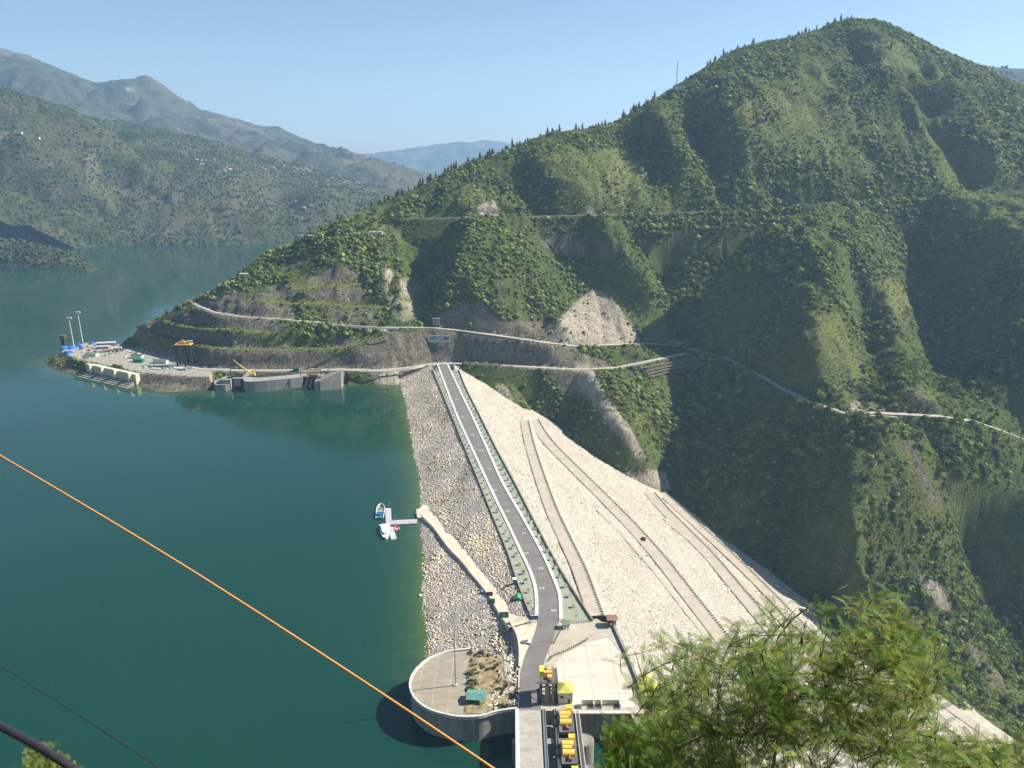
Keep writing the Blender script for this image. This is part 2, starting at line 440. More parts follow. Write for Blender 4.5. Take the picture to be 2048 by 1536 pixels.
# the flat yard on the point
YARD = at_z(*np.array([(122,703),(140,692),(180,684),(240,689),(300,706),(360,722),(420,738),(425,752),(380,752),(330,748),(280,744),(240,735),(190,726),(150,718)], float).T, ZCREST)
yi = in_poly(X, Y, YARD); yd, _ = seg_dist(X, Y, np.r_[YARD, YARD[:1]])
near = (yd < 40) & ~yi
Z = np.where(yi, ZCREST, np.where(near, np.clip(Z, ZCREST - yd * 1.4, ZCREST + yd * 2.2), Z))
SURF = np.maximum(SURF, yi * 0.999)
# keep the bank clear of the intake basin and off the dam crest
w_ = X * DN[0] + Y * DN[1]; s_ = X * AX[0] + Y * AX[1]
S_FAR = float(CREST_L[0, :2] @ AX)
dz_ = dam_z(X, Y)
on = (w_ > OFF_L - 40) & (w_ < OFF_R + 10) & (s_ < S_FAR - 1)
Z = np.where(on, np.minimum(Z, dz_ - 2.0), Z)

# open water in front of the quay wall and the intake
Q0, Q1 = at_z(np.array([174., 270.]), np.array([727., 748.]), ZCREST)
_dq = (Q1 - Q0)[:2]; QL = np.linalg.norm(_dq); _dq = _dq / QL; _nq = np.array([_dq[1], -_dq[0]])
_a = (X - Q0[0]) * _dq[0] + (Y - Q0[1]) * _dq[1]; _b = (X - Q0[0]) * _nq[0] + (Y - Q0[1]) * _nq[1]
Z = np.where((_a > -3) & (_a < QL + 3) & (_b > -1.0) & (_b < 45), np.minimum(Z, -4.0), Z)
ipoly = [tuple(at_z(u, v, WL)[:2]) for u, v in ((424,772),(500,767),(600,766),(690,762),(705,800),(415,800))]
Z = np.where(in_poly(X, Y, ipoly), np.minimum(Z, -3.0), Z)
PU, PV, PT = project(np.stack([X, Y, Z], -1))
def zone(poly, tmin=0, tmax=1e9, soft=0.0):
    return in_poly(PU, PV, poly) & (PT > tmin) & (PT < tmax)
gy, gx = np.gradient(Z, STEP)
SL = np.hypot(gx, gy)
# where bare rock shows: the quarried benches, the cut faces, slips
ROCK = np.zeros(X.shape)
for poly, k in [
  ([(250,655),(330,630),(400,600),(470,585),(520,590),(560,640),(600,690),(860,660),(865,735),(640,745),(420,745),(300,715)], 1.0),
  ([(410,590),(430,575),(520,585),(590,600),(590,640),(480,640),(420,625)], 1.0),
  ([(520,572),(600,565),(602,590),(540,592)], 1.0),([(610,560),(660,535),(720,540),(735,610),(640,605),(610,590)], 1.0),
  ([(655,612),(745,612),(755,650),(660,645)], 1.0),([(760,530),(840,560),(830,640),(790,655),(770,600)], 0.55),
  ([(870,625),(960,600),(1000,640),(1120,640),(1125,690),(870,660)], 0.85),([(868,660),(1150,692),(1230,735),(1150,740),(868,728)], 0.9),
  ([(1115,640),(1150,605),(1190,575),(1230,600),(1265,650),(1285,690),(1130,690)], 0.95),
  ([(955,410),(990,400),(1000,432),(950,434)], 0.9),([(1075,478),(1130,468),(1165,490),(1185,520),(1140,512),(1090,495)], 1.0),
  ([(1165,405),(1185,405),(1195,432),(1170,432)], 0.7),
  ([(1140,725),(1180,725),(1215,790),(1265,860),(1305,935),(1275,925),(1200,830),(1150,770)], 0.8),([(1090,740),(1150,740),(1180,790),(1130,800)], 0.6),
  ([(985,760),(1010,770),(1035,810),(1000,800)], 0.9),([(740,740),(870,732),(815,775),(745,768)], 0.85),
  ([(1690,800),(1770,800),(1785,828),(1700,826)], 0.6),([(1800,770),(1870,780),(1880,828),(1800,826)], 0.5),
  ([(1800,880),(1830,880),(1880,1000),(1885,1020),(1850,985)], 0.7),([(1760,1080),(1830,1110),(1860,1140),(1800,1130)], 0.6),
  ([(1830,1150),(1880,1160),(1920,1230),(1880,1220)], 0.9),([(1900,1250),(1960,1300),(2048,1400),(1980,1380)], 0.5),
  ([(1230,945),(1330,940),(1345,985),(1290,980)], 0.9),([(80,715),(130,700),(170,755),(95,740)], 0.8),([(240,735),(430,745),(425,780),(310,790),(250,775)], 0.75),
  ([(1540,350),(1640,335),(1640,345),(1540,356)], 0.4),([(950,640),(1000,640),(1000,668),(950,660)], 1.0)]:
    ROCK = np.maximum(ROCK, zone(poly, 420, 1450) * k)
ROCK = np.where((PU > 860) | (SL > 0.6) | (PV > 735), ROCK, ROCK * 0.25)
ROCK = np.maximum(ROCK, np.clip((SL - 3.0) / 0.8, 0, 1) * 0.5)
nb = fbm(X / 22, Y / 22, 3)
GRASS = np.zeros(X.shape)
for poly, k in [
  ([(1060,310),(1260,290),(1300,420),(1230,430),(1130,380)], 0.85),([(900,380),(1000,360),(1040,420),(930,430)], 0.6),
  ([(1440,200),(1560,190),(1760,330),(1850,400),(1660,330),(1520,300)], 0.75),([(1480,150),(1700,150),(1780,260),(1700,280),(1540,200)], 0.45),
  ([(1740,560),(1800,560),(1830,620),(1790,640)], 0.95),([(1600,640),(1680,620),(1750,800),(1680,810)], 0.5),([(1840,240),(2048,330),(2048,520),(1900,400)], 0.5),
  ([(1780,880),(1840,900),(1900,1020),(1860,1010)], 0.7),([(1230,740),(1340,740),(1340,860),(1280,860)], 0.4),
  ([(680,430),(780,410),(800,470),(700,470)], 0.5),([(800,560),(850,560),(850,640),(800,650)], 0.7),([(1190,580),(1330,620),(1330,690),(1260,650)], 0.6),
  ([(1700,60),(1800,80),(1880,160),(1760,120)], 0.6),([(1900,340),(2048,400),(2048,470),(1950,430)], 0.6)]:
    GRASS = np.maximum(GRASS, zone(poly, 420, 1500) * k)
def blur(a, n=3):
    for _ in range(n):
        b = a.copy(); b[1:-1, 1:-1] = (a[1:-1, 1:-1] * 2 + a[:-2, 1:-1] + a[2:, 1:-1] + a[1:-1, :-2] + a[1:-1, 2:]) / 6; a = b
    return a
ROCK = np.clip(blur(ROCK, 2) + nb * 0.22 * (ROCK > 0.05), 0, 1); GRASS = np.clip(blur(GRASS, 8) * (1 + nb * 0.9), 0, 1)
BEN = np.zeros(X.shape)
for pl in (B_A, B_B, B_D, B_E):
    d_, _ = seg_dist(X, Y, pl); BEN = np.maximum(BEN, np.clip((6.0 - d_) / 1.5, 0, 1))
ROCK = ROCK * (1 - 0.95 * BEN); GRASS = np.maximum(GRASS, BEN * 0.75)
# craggy relief on the bare faces
Z = Z + ROCK * (1 - SURF) * (np.abs(fbm((X + 0.3 * Y) / 6, Y / 16, 3)) - 0.25) * 3.2 * np.where(X < 20, np.clip((Z - WL) / 14, 0, 1), 1) * np.where(on, 0, 1)
PALE = np.zeros(X.shape)
for poly in ([(1112,645),(1150,605),(1190,572),(1230,600),(1265,650),(1290,692),(1125,692)], [(950,408),(985,398),(1003,432),(955,434)], [(1165,405),(1185,405),(1197,432),(1170,432)], [(980,755),(1012,768),(1040,812),(1000,802)],
             [(1150,725),(1180,725),(1220,790),(1270,860),(1308,938),(1270,925),(1205,830),(1155,770)], [(1228,942),(1330,938),(1348,987),(1285,982)], [(765,530),(840,560),(830,640),(790,655),(770,600)], [(1690,800),(1770,800),(1785,828),(1700,826)], [(740,740),(870,732),(815,775),(745,768)], [(1830,1150),(1870,1160),(1900,1220),(1870,1205)], [(950,640),(1000,640),(1000,668),(950,660)]):
    PALE = np.maximum(PALE, zone(poly, 420, 1450) * 1.0)
PALE = blur(PALE, 2)
verts = np.stack([X, Y, Z], -1).reshape(-1, 3)
quads = grid_quads(len(GX), len(GY))
zc = Z.reshape(-1)[quads].max(1)
u4 = PU.reshape(-1)[quads]; keep = (zc > -45) | (verts[quads[:, 0], 0] > 20)
keep &= (u4.max(1) > -250) & (u4.min(1) < 2500)
quads = quads[keep]
used = np.unique(quads); remap = np.full(len(verts), -1); remap[used] = np.arange(len(used))
me_hill = np_mesh('hillside', verts[used], remap[quads], smooth=True)
color_attr(me_hill, 'pale', np.repeat(PALE.reshape(-1, 1), 3, 1)[used])
color_attr(me_hill, 'cover', np.stack([ROCK, GRASS, SURF], -1).reshape(-1, 3)[used])

def ground_z(x, y):
    fx = np.clip((np.asarray(x, float) - GX[0]) / STEP, 0, len(GX) - 1.001); fy = np.clip((np.asarray(y, float) - GY[0]) / STEP, 0, len(GY) - 1.001)
    i = fx.astype(int); j = fy.astype(int); a = fx - i; b = fy - j
    return (Z[j, i] * (1 - a) + Z[j, i + 1] * a) * (1 - b) + (Z[j + 1, i] * (1 - a) + Z[j + 1, i + 1] * a) * b
def grid_at(A, x, y):
    i = np.clip(np.round((np.asarray(x) - GX[0]) / STEP).astype(int), 0, len(GX) - 1); j = np.clip(np.round((np.asarray(y) - GY[0]) / STEP).astype(int), 0, len(GY) - 1)
    return A[j, i]

n = NT('hillside_ground')
cov = n.sep(n.attr('cover'))
big = n.noise(0.012, 5, 0.6); mid = n.noise(0.07, 6, 0.65); fine = n.noise(0.5, 5, 0.65)
scrub = n.ramp(mid, [(0.3, (0.062, 0.088, 0.024)), (0.5, (0.112, 0.142, 0.040)), (0.72, (0.18, 0.185, 0.07))])
scrub = n.mix(n.ramp(big, [(0.45, 0.0), (0.7, 0.5)]), scrub, (0.10, 0.080, 0.045))
scrub = n.mix(n.ramp(fine, [(0.35, 0.65), (0.65, 0.0)]), scrub, (0.030, 0.042, 0.012))
gr = n.ramp(fine, [(0.3, (0.095, 0.120, 0.036)), (0.7, (0.20, 0.205, 0.075))])
c = n.mix(cov[1], scrub, gr)
rk = n.noise(0.35, 8, 0.7, n.map((1.0, 1.0, 0.28))); rk2 = n.noise(0.09, 5, 0.6); crack = n.noise(0.75, 4, 0.75, n.map((1.0, 1.0, 0.07)))
rock = n.ramp(rk, [(0.30, (0.030, 0.027, 0.023)), (0.50, (0.130, 0.113, 0.088)), (0.62, (0.24, 0.205, 0.155)), (0.8, (0.40, 0.35, 0.27))])
rock = n.mix(n.ramp(rk2, [(0.4, 0.0), (0.65, 0.55)]), rock, (0.20, 0.165, 0.105))
rock = n.mix(n.ramp(crack, [(0.38, 0.75), (0.50, 0.0)]), rock, (0.05, 0.047, 0.04))
rock = n.mix(n.ramp(mid, [(0.56, 0.0), (0.68, 0.8)]), rock, (0.055, 0.07, 0.02))
rock = n.mix(n.math('MULTIPLY', n.sep(n.attr('pale'))[0], 0.85), rock, n.ramp(rk, [(0.30, (0.13, 0.115, 0.09)), (0.46, (0.31, 0.27, 0.205)), (0.68, (0.48, 0.43, 0.345))]))
spk = n.noise(1.1, 3, 0.8, n.map((1, 1, 0.5))); rock = n.mix(n.ramp(spk, [(0.54, 0.0), (0.64, 0.6)]), rock, (0.36, 0.335, 0.28))
c = n.mix(n.ramp(n.math('ADD', cov[0], n.math('MULTIPLY', n.math('SUBTRACT', fine, 0.5), 0.5)), [(0.38, 0.0), (0.62, 1.0)]), c, rock)
trk = n.ramp(n.noise(0.25, 4), [(0.35, (0.27, 0.25, 0.215)), (0.65, (0.42, 0.39, 0.33))])
c = n.mix(n.ramp(cov[2], [(0.3, 0.0), (0.7, 1.0)]), c, trk)
n.bump(n.math('ADD', rk, n.math('MULTIPLY', fine, 0.8)), 0.9, 2.2)
M_HILL = n.set(c, 0.95, 0, 0.1)
hill = props(link('hillside', me_hill, M_HILL), kind='structure')
n = NT('hill_road_surface'); f = n.noise(0.2, 5, 0.6); M_HROAD = n.set(n.ramp(f, [(0.3, (0.29, 0.27, 0.235)), (0.7, (0.46, 0.43, 0.375))]), 0.9, 0, 0.2)
for nm, pl, hw in (('hill_road', R_MID, 3.3), ('crest_level_road', R_CREST, 3.0), ('upper_hill_road', R_UP, 1.9)):
    c_ = smooth_pl(pl, 5.0); T_ = np.gradient(c_[:, :2], axis=0); T_ /= np.linalg.norm(T_, axis=1)[:, None] + 1e-9; wv_ = hw * (1 + 0.12 * fbm(np.arange(len(c_)) / 4.0, np.zeros(len(c_)), 2))
    wv_ = wv_ * (np.clip((c_[:, 0] + 150) / 60, 0, 1) * 0.45 + 0.55 if nm == 'hill_road' else 1.0); zr_ = c_[:, 2] + 0.35
    m_ = MB(); m_.strip(np.c_[c_[:, 0] - T_[:, 1] * wv_, c_[:, 1] + T_[:, 0] * wv_, zr_], np.c_[c_[:, 0] + T_[:, 1] * wv_, c_[:, 1] - T_[:, 0] * wv_, zr_]); props(m_.build(nm, M_HROAD), kind='structure')

# ------------------------------------------------------------------ far hills: one sheet per range, each at its own distance
def far_range(name, crest, foot, back, res, x0, x1, y0, y1, extra=(), amp=1.0, mat=None, seed=0.0, ridges=()):
    pts = []
    c3 = at_t(*dens(crest, 14).T); pts += list(c3)
    for p in c3:
        d = p[:2] / np.linalg.norm(p[:2]); pts.append((*(p[:2] + d * back), p[2] - back * 0.55))
    f3 = at_z(*dens(foot, 40).T, WL) if len(foot) else np.zeros((0, 3)); pts += list(f3)
    for p in f3:
        d = p[:2] / np.linalg.norm(p[:2]); pts.append((*(p[:2] - d * back * 0.5), -back * 0.3))
    for e in extra: pts.append(tuple(at_t(*map(float, e))))
    S = RBF(pts); ft = []
    for pl in ridges:
        for u, v, a in dens(pl, 30):
            q = march(S, u, v, a, c3[:, 1].min() * 0.5, c3[:, 1].max() * 1.4, 400)
            if q is not None: ft.append(q)
    if ft: S = RBF(pts + ft)
    gx = np.arange(x0, x1, res); gy = np.arange(y0, y1, res); XX, YY = np.meshgrid(gx, gy); ZZ = S(XX, YY)
    w = fbm(XX / 300 + seed, YY / 300, 3) * 60
    fd = np.clip((ZZ - WL) / 60, 0, 1); sd_, _ = seg_dist(XX, YY, c3); fd = fd * (0.12 + 0.88 * np.clip(sd_ / (back * 0.35), 0, 1))
    ZZ = ZZ + fd * amp * ((0.3 - np.abs(fbm((XX + w) / 190 + seed, (YY + w) / 330, 4))) * 55 + fbm(XX / 60 + seed, YY / 60, 3) * 9 + fbm(XX / 18, YY / 18 + seed, 2) * 6)
    q = grid_quads(len(gx), len(gy)); v = np.stack([XX, YY, ZZ], -1).reshape(-1, 3)
    u_, v_, t_ = project(v)
    keep = (ZZ.reshape(-1)[q].max(1) > -30) & (u_[q].max(1) > -500) & (u_[q].min(1) < 2700)
    q = q[keep]; us = np.unique(q); rm = np.full(len(v), -1); rm[us] = np.arange(len(us))
    me = np_mesh(name, v[us], rm[q], smooth=True)
    o = props(link(name, me, mat), kind='structure')
    return o, S, (gx, gy, ZZ)
def far_mat(name, a, b, c_, bare, s=1.0):
    n = NT(name)
    big = n.noise(0.0025 * s, 6, 0.65); mid = n.noise(0.014 * s, 6, 0.68); fine = n.noise(0.06 * s, 5, 0.7)
    col = n.ramp(mid, [(0.32, a), (0.5, b), (0.7, c_)])
    col = n.mix(n.ramp(fine, [(0.38, 0.75), (0.58, 0.0)]), col, tuple(x * 0.6 for x in a))
    col = n.mix(n.ramp(big, [(0.46, 0.0), (0.62, 0.7)]), col, bare)
    col = n.mix(n.ramp(n.noise(0.008 * s, 7, 0.72), [(0.60, 0.0), (0.68, 0.75)]), col, tuple(min(1, x * 1.9) for x in bare))
    n.bump(n.math('ADD', mid, fine), 1.0, 14.0)
    return n.set(col, 0.95, 0, 0.05)
M_FAR1 = far_mat('far_slope_near', (0.034, 0.050, 0.021), (0.070, 0.088, 0.035), (0.12, 0.126, 0.060), (0.15, 0.128, 0.082))
M_FAR2 = far_mat('far_slope_mid', (0.034, 0.044, 0.023), (0.062, 0.073, 0.038), (0.105, 0.10, 0.06), (0.14, 0.12, 0.085), 0.7)
H1, S_H1, G_H1 = far_range('far_hill_slope', [(-350,60,2500),(-150,125,2500),(0,178,2480),(100,205,2480),(180,238,2500),(250,285,2520),(300,340,2560),(380,395,2600),(450,440,2640),(500,478,2680)],
  [(-350,500),(0,490),(120,489),(200,486),(300,490),(420,490),(520,487)], 420, 10, -2600, 200, 1700, 3900, amp=0.9, mat=M_FAR1, seed=3.1,
  ridges=[[(0,300,30),(120,360,40),(220,420,40),(260,470,10)],[(150,330,-30),(250,380,-40),(310,440,-30)],[(280,330,30),(340,390,40),(400,440,25)]])
H2, S_H2, G_H2 = far_range('far_village_slope', [(150,240,3500),(240,268,3450),(320,276,3400),(420,292,3350),(480,305,3350),(560,335,3400),(650,360,3450),(760,385,3500),(860,420,3550),(960,450,3600)],
  [(300,487),(420,488),(520,487),(640,483),(800,478),(1000,474)], 500, 13, -2000, 700, 2200, 5200, amp=0.8, mat=M_FAR1, seed=7.7,
  ridges=[[(430,330,30),(480,400,45),(500,460,15)],[(600,380,25),(660,430,35)],[(560,350,-30),(560,430,-30)]])
H3, S_H3, G_H3 = far_range('far_mountain', [(-350,95,5600),(-150,98,5500),(0,104,5400),(30,116,5400),(60,112,5400),(100,132,5350),(150,150,5300),(190,176,5300),(215,162,5300),(240,157,5300),(265,160,5300),(280,152,5300),(300,154,5300),(312,175,5300),(350,194,5350),(390,222,5400),(440,228,5450),(490,248,5500),(560,255,5600),(600,274,5650),(660,300,5700),(720,330,5800),(790,372,5900),(900,430,6000),(1020,475,6100)],
  [(-300,440),(300,430),(600,420),(900,440)], 900, 22, -4200, 900, 3400, 8000, extra=[(0,240,4300),(200,260,4400),(400,310,4600)], amp=2.6, mat=M_FAR2, seed=1.3,
  ridges=[[(268,165,25),(300,220,120),(370,290,130)],[(310,190,-70),(335,240,-110),(360,275,-110)],[(290,165,-50),(285,215,-120),(320,265,-140)],[(140,165,-80),(180,220,-110),(230,262,-90)],[(40,130,60),(70,170,110)],[(20,125,-40),(30,150,-70)],[(400,232,40),(450,290,110)],[(540,262,-70),(600,320,-110)],[(640,300,60),(700,345,90)],[(330,205,-60),(380,260,-80)],[(200,185,-60),(250,240,-90),(300,290,-60)],[(480,255,30),(560,320,90)],[(420,240,-50),(470,300,-80)],[(90,140,30),(150,200,70)]])
H4, S_H4, G_H4 = far_range('distant_mountain', [(560,370,11000),(640,340,11000),(700,316,11000),(760,311,11000),(800,304,11000),(850,300,11000),(890,289,11000),(925,291,11000),(960,283,11000),(1000,284,11000),(1040,296,11000),(1200,330,11000),(1400,380,11000)],
  [], 1500, 45, -4500, 3500, 7600, 14000, extra=[(560,460,8500),(800,450,8500),(1000,440,8500),(1300,440,8500)], amp=2.2, mat=M_FAR2, seed=9.0)
H5, S_H5, G_H5 = far_range('wooded_far_ridge', [(1800,200,3300),(1900,160,3200),(1940,143,3200),(1985,136,3200),(2048,142,3200),(2150,150,3200),(2400,180,3200)],
  [], 500, 14, 1300, 4200, 2200, 4300, extra=[(1900,300,2700),(2100,300,2600),(2400,300,2600)], amp=0.8, mat=M_FAR1, seed=4.4)
H6, S_H6, G_H6 = far_range('wooded_peninsula', [(-400,440,1950),(-150,458,1930),(0,476,1900),(40,482,1890),(80,490,1880),(120,499,1870),(160,515,1850),(186,534,1830)],
  [(-400,520),(-100,530),(0,531),(80,534),(150,541),(180,543),(194,540)], 130, 5, -1900, -700, 1500, 2300, amp=0.35, mat=M_FAR1, seed=2.0)

# ------------------------------------------------------------------ water
WX = np.concatenate([np.arange(-6000, -700, 200), np.arange(-700, -180, 20), np.arange(-180, 120, 4.0), np.arange(120, 4001, 200)])
WY = np.concatenate([np.arange(-400, 200, 40), np.arange(200, 960, 6.0), np.arange(960, 1300, 20), np.arange(1300, 9001, 200)])
WXX, WYY = np.meshgrid(WX, WY)
wv = np.stack([WXX, WYY, 0 * WXX + WL], -1).reshape(-1, 3)
wq = grid_quads(len(WX), len(WY))
# the reservoir stops at the dam: nothing of it on the downstream side
side = wv[:, 0] * DN[0] + wv[:, 1] * DN[1]
drop = (side[wq].min(1) > OFF_L + 12) & (wv[wq][:, :, 1].max(1) < 1150)
wq = wq[~drop]
me_w = np_mesh('water', wv, wq)
edge = (OFF_L - (ZCREST - WL) / slope_u(wv[:, 0], wv[:, 1])) - side
shal = np.exp(-np.clip(edge, 0, None) / 10.0) * (wv[:, 1] < 880) * (wv[:, 1] > 330)
hz_ = ground_z(wv[:, 0], wv[:, 1]); okg = (wv[:, 0] > -740) & (wv[:, 0] < -60) & (wv[:, 1] > 760) & (wv[:, 1] < 1200)
shal = np.maximum(shal, okg * np.exp(np.clip(hz_, -60, 0) / 6.0) * 0.5)
color_attr(me_w, 'shallow', np.c_[shal, shal, shal])
n = NT('lake_water')
sh = n.sep(n.attr('shallow'))[0]
cn = n.noise(0.004, 4, 0.5)
deep = n.ramp(cn, [(0.3, (0.0050, 0.037, 0.027)), (0.7, (0.007, 0.046, 0.032))])
nf = n.noise(0.12, 4, 0.6)
c = n.mix(n.math('MULTIPLY', sh, n.math('ADD', 0.35, nf), True), deep, (0.075, 0.115, 0.030))
b1 = n.noise(0.55, 3, 0.5, n.map((1, 0.6, 1))); b2 = n.noise(0.05, 3, 0.5)
n.bump(n.math('ADD', b1, n.math('MULTIPLY', b2, 1.5)), 0.07, 0.35)
rgh = n.ramp(n.noise(0.0035, 5, 0.6, n.map((0.5, 1.6, 1))), [(0.40, 0.035), (0.62, 0.14)])
M_WATER = n.set(c, rgh, 0, 0.5)
n.b.inputs['IOR'].default_value = 1.333
water = props(link('water', me_w, M_WATER), kind='structure')

# ------------------------------------------------------------------ sky, sun, air, camera
SUN_EL, SUN_AZ = math.radians(41), math.atan2(0.982, 0.187)      # azimuth from +Y towards +X
w = bpy.data.worlds.new('World'); SC.world = w; w.use_nodes = True
bg = w.node_tree.nodes['Background']; sk = w.node_tree.nodes.new('ShaderNodeTexSky'); sk.sky_type = 'NISHITA'; sk.sun_disc = False
sk.sun_elevation = SUN_EL; sk.sun_rotation = SUN_AZ; sk.altitude = 900; sk.air_density = 1.0; sk.dust_density = 0.8; sk.ozone_density = 2.2
w.node_tree.links.new(sk.outputs[0], bg.inputs[0]); bg.inputs[1].default_value = SKY_STRENGTH = 0.063
sun = bpy.data.lights.new('sun', 'SUN'); sun.energy = 5.0; sun.angle = math.radians(0.53); sun.color = (1.0, 0.93, 0.82)
so = bpy.data.objects.new('sun', sun); C.objects.link(so)
sd = Vector((math.sin(SUN_AZ) * math.cos(SUN_EL), math.cos(SUN_AZ) * math.cos(SUN_EL), math.sin(SUN_EL)))
so.rotation_euler = sd.to_track_quat('Z', 'Y').to_euler(); so.location = (300, 0, 900)

hz = MB(); hz.box((0, 6200, 446), (13600, 14400, 1148), 0); haze = hz.build('haze', [])
mh = bpy.data.materials.new('haze_air'); mh.use_nodes = True; nt = mh.node_tree
for x in list(nt.nodes):
    if x.type != 'OUTPUT_MATERIAL': nt.nodes.remove(x)
pv = nt.nodes.new('ShaderNodeVolumePrincipled'); pv.inputs['Density'].default_value = 0.80e-4; pv.inputs['Color'].default_value = (0.42, 0.68, 1.0, 1); pv.inputs['Anisotropy'].default_value = 0.2
nt.links.new(pv.outputs[0], [x for x in nt.nodes if x.type == 'OUTPUT_MATERIAL'][0].inputs['Volume'])
haze.data.materials.clear(); haze.data.materials.append(mh); props(haze, kind='stuff')

cam = bpy.data.cameras.new('camera'); cam.sensor_width = 36; cam.lens = 36 * F / 2048; cam.clip_start = 0.2; cam.clip_end = 40000
co = bpy.data.objects.new('camera', cam); C.objects.link(co); co.location = (0, 0, HC); co.rotation_euler = (math.pi / 2 - PITCH, 0, 0); SC.camera = co
SC.view_settings.view_transform = 'Standard'; SC.view_settings.look = 'None'; SC.view_settings.exposure = 1.06; SC.view_settings.gamma = 1
SC.cycles.use_denoising = True; SC.cycles.denoiser = 'OPENIMAGEDENOISE'; SC.cycles.denoising_prefilter = 'NONE'; SC.cycles.max_bounces = 6; SC.cycles.volume_bounces = 1; SC.cycles.use_adaptive_sampling = True; SC.cycles.adaptive_threshold = 0.015
# ------------------------------------------------------------------ shared materials
def tinted(name, cols, scale=0.3, rough=0.85, detail=6, bump=0.0, streak=None):
    n = NT(name); f = n.noise(scale, detail, 0.65, n.map(streak) if streak else None); k = len(cols)
    c = n.ramp(f, [(0.28 + 0.44 * i / (k - 1), q) for i, q in enumerate(cols)])
    g = n.noise(scale * 7, 4, 0.6); c = n.mix(n.ramp(g, [(0.4, 0.25), (0.65, 0.0)]), c, tuple(x * 0.55 for x in cols[0]))
    if bump: n.bump(g, bump, 0.15)
    return n.set(c, rough, 0, 0.25)
M_ASPH = tinted('asphalt', [(0.145, 0.136, 0.128), (0.175, 0.164, 0.155), (0.21, 0.197, 0.185)], 0.12)
M_CONC = tinted('pale_concrete', [(0.42, 0.39, 0.34), (0.54, 0.50, 0.43), (0.62, 0.58, 0.50)], 0.10)
M_CONC_OLD = tinted('weathered_concrete', [(0.16, 0.15, 0.13), (0.27, 0.25, 0.215), (0.36, 0.335, 0.285)], 0.22, streak=(1, 1, 0.25))
M_CONC_WALL = tinted('board_marked_concrete', [(0.17, 0.165, 0.15), (0.30, 0.29, 0.26), (0.42, 0.40, 0.36)], 0.35, streak=(1, 1, 0.12))
M_WHITE = simple('white_paint', (0.74, 0.73, 0.69), 0.5, 0.10, 0.8)
M_KERB = tinted('white_kerb_paint', [(0.42, 0.41, 0.37), (0.60, 0.585, 0.54), (0.70, 0.685, 0.635)], 0.35, 0.7)
M_LAWN = tinted('pale_green_turf', [(0.23, 0.265, 0.19), (0.28, 0.31, 0.225), (0.33, 0.345, 0.26)], 0.25)
M_DIRT = tinted('pale_dirt', [(0.44, 0.38, 0.28), (0.57, 0.505, 0.39), (0.67, 0.60, 0.485)], 0.3)
M_BERM = tinted('gravel_track', [(0.36, 0.315, 0.245), (0.43, 0.38, 0.30), (0.50, 0.445, 0.36)], 0.15)
M_STEEL = simple('grey_steel', (0.30, 0.31, 0.32), 0.45, 0.15, 2, 0.6)
M_DARK = simple('dark_steel', (0.045, 0.047, 0.05), 0.55, 0.25, 2, 0.2)
M_DECK = tinted('grimy_steel_deck', [(0.10, 0.095, 0.09), (0.15, 0.14, 0.13), (0.21, 0.195, 0.18)], 0.8)
M_YEL = simple('machine_yellow', (0.72, 0.47, 0.10), 0.5, 0.10, 0.9)
M_YEL2 = simple('bright_yellow', (0.82, 0.66, 0.03), 0.45, 0.06, 0.9)
M_LIME = tinted('lime_roof_paint', [(0.40, 0.40, 0.08), (0.50, 0.49, 0.12), (0.56, 0.54, 0.18)], 0.5, 0.6)
M_CREAM = tinted('cream_plaster', [(0.52, 0.49, 0.40), (0.64, 0.61, 0.51), (0.70, 0.67, 0.57)], 0.4)
M_GREENP = simple('green_paint', (0.02, 0.16, 0.095), 0.5, 0.2, 1.2)
M_TEAL = tinted('teal_sheet_roof', [(0.09, 0.22, 0.17), (0.13, 0.29, 0.225), (0.17, 0.34, 0.27)], 0.6, 0.5)
M_BLUE = simple('blue_paint', (0.03, 0.10, 0.26), 0.45, 0.2, 1)
M_RUST = simple('rust_brown', (0.17, 0.085, 0.05), 0.8, 0.3, 1.5)
M_REDB = simple('maroon_board', (0.16, 0.03, 0.025), 0.6, 0.15, 1)
M_GLASS = simple('dark_glass', (0.02, 0.025, 0.03), 0.1, 0.1, 1, 0, 0, 0.6)
M_RUBBER = simple('black_rubber', (0.02, 0.02, 0.02), 0.8)
M_WOOD = simple('weathered_planks', (0.19, 0.15, 0.11), 0.85, 0.3, 1.6)
M_SHRUBP = simple('potted_shrub_leaves', (0.045, 0.10, 0.025), 0.8, 0.4, 3)

# the dam faces: tipped rock, with real relief and a tone that changes from band to band
def rock_face(name, pale):
    n = NT(name)
    f = n.noise(1.1, 5, 0.7); g = n.noise(0.05, 6, 0.65); vo = n.voro(0.75); vo2 = n.voro(1.9)
    c = n.ramp(f, [(0.25, tuple(x * 0.40 for x in pale)), (0.45, tuple(x * 0.8 for x in pale)), (0.7, tuple(min(1, x * 1.15) for x in pale))])
    cell = n.voro(0.9, None, 'Color'); cs = n.sep(cell)
    c = n.mix(n.math('MULTIPLY', cs[0], 0.4), c, (0.27, 0.22, 0.17)); 
    c = n.mix(n.ramp(vo2, [(0.40, 0.0), (0.75, 0.7)]), c, tuple(x * 0.25 for x in pale))
    wd = n.noise(0.11, 6, 0.7, n.map((1, 0.45, 1)))
    c = n.mix(n.ramp(wd, [(0.55, 0.0), (0.68, 0.5)]), c, (0.21, 0.20, 0.10))
    n.bump(n.math('ADD', vo, f), 1.0, 0.9)
    return n.set(c, 0.95, 0, 0.1)
M_UP = rock_face('upstream_rockfill', (0.56, 0.51, 0.45)); M_DOWN = rock_face('downstream_rockfill', (0.64, 0.595, 0.51))

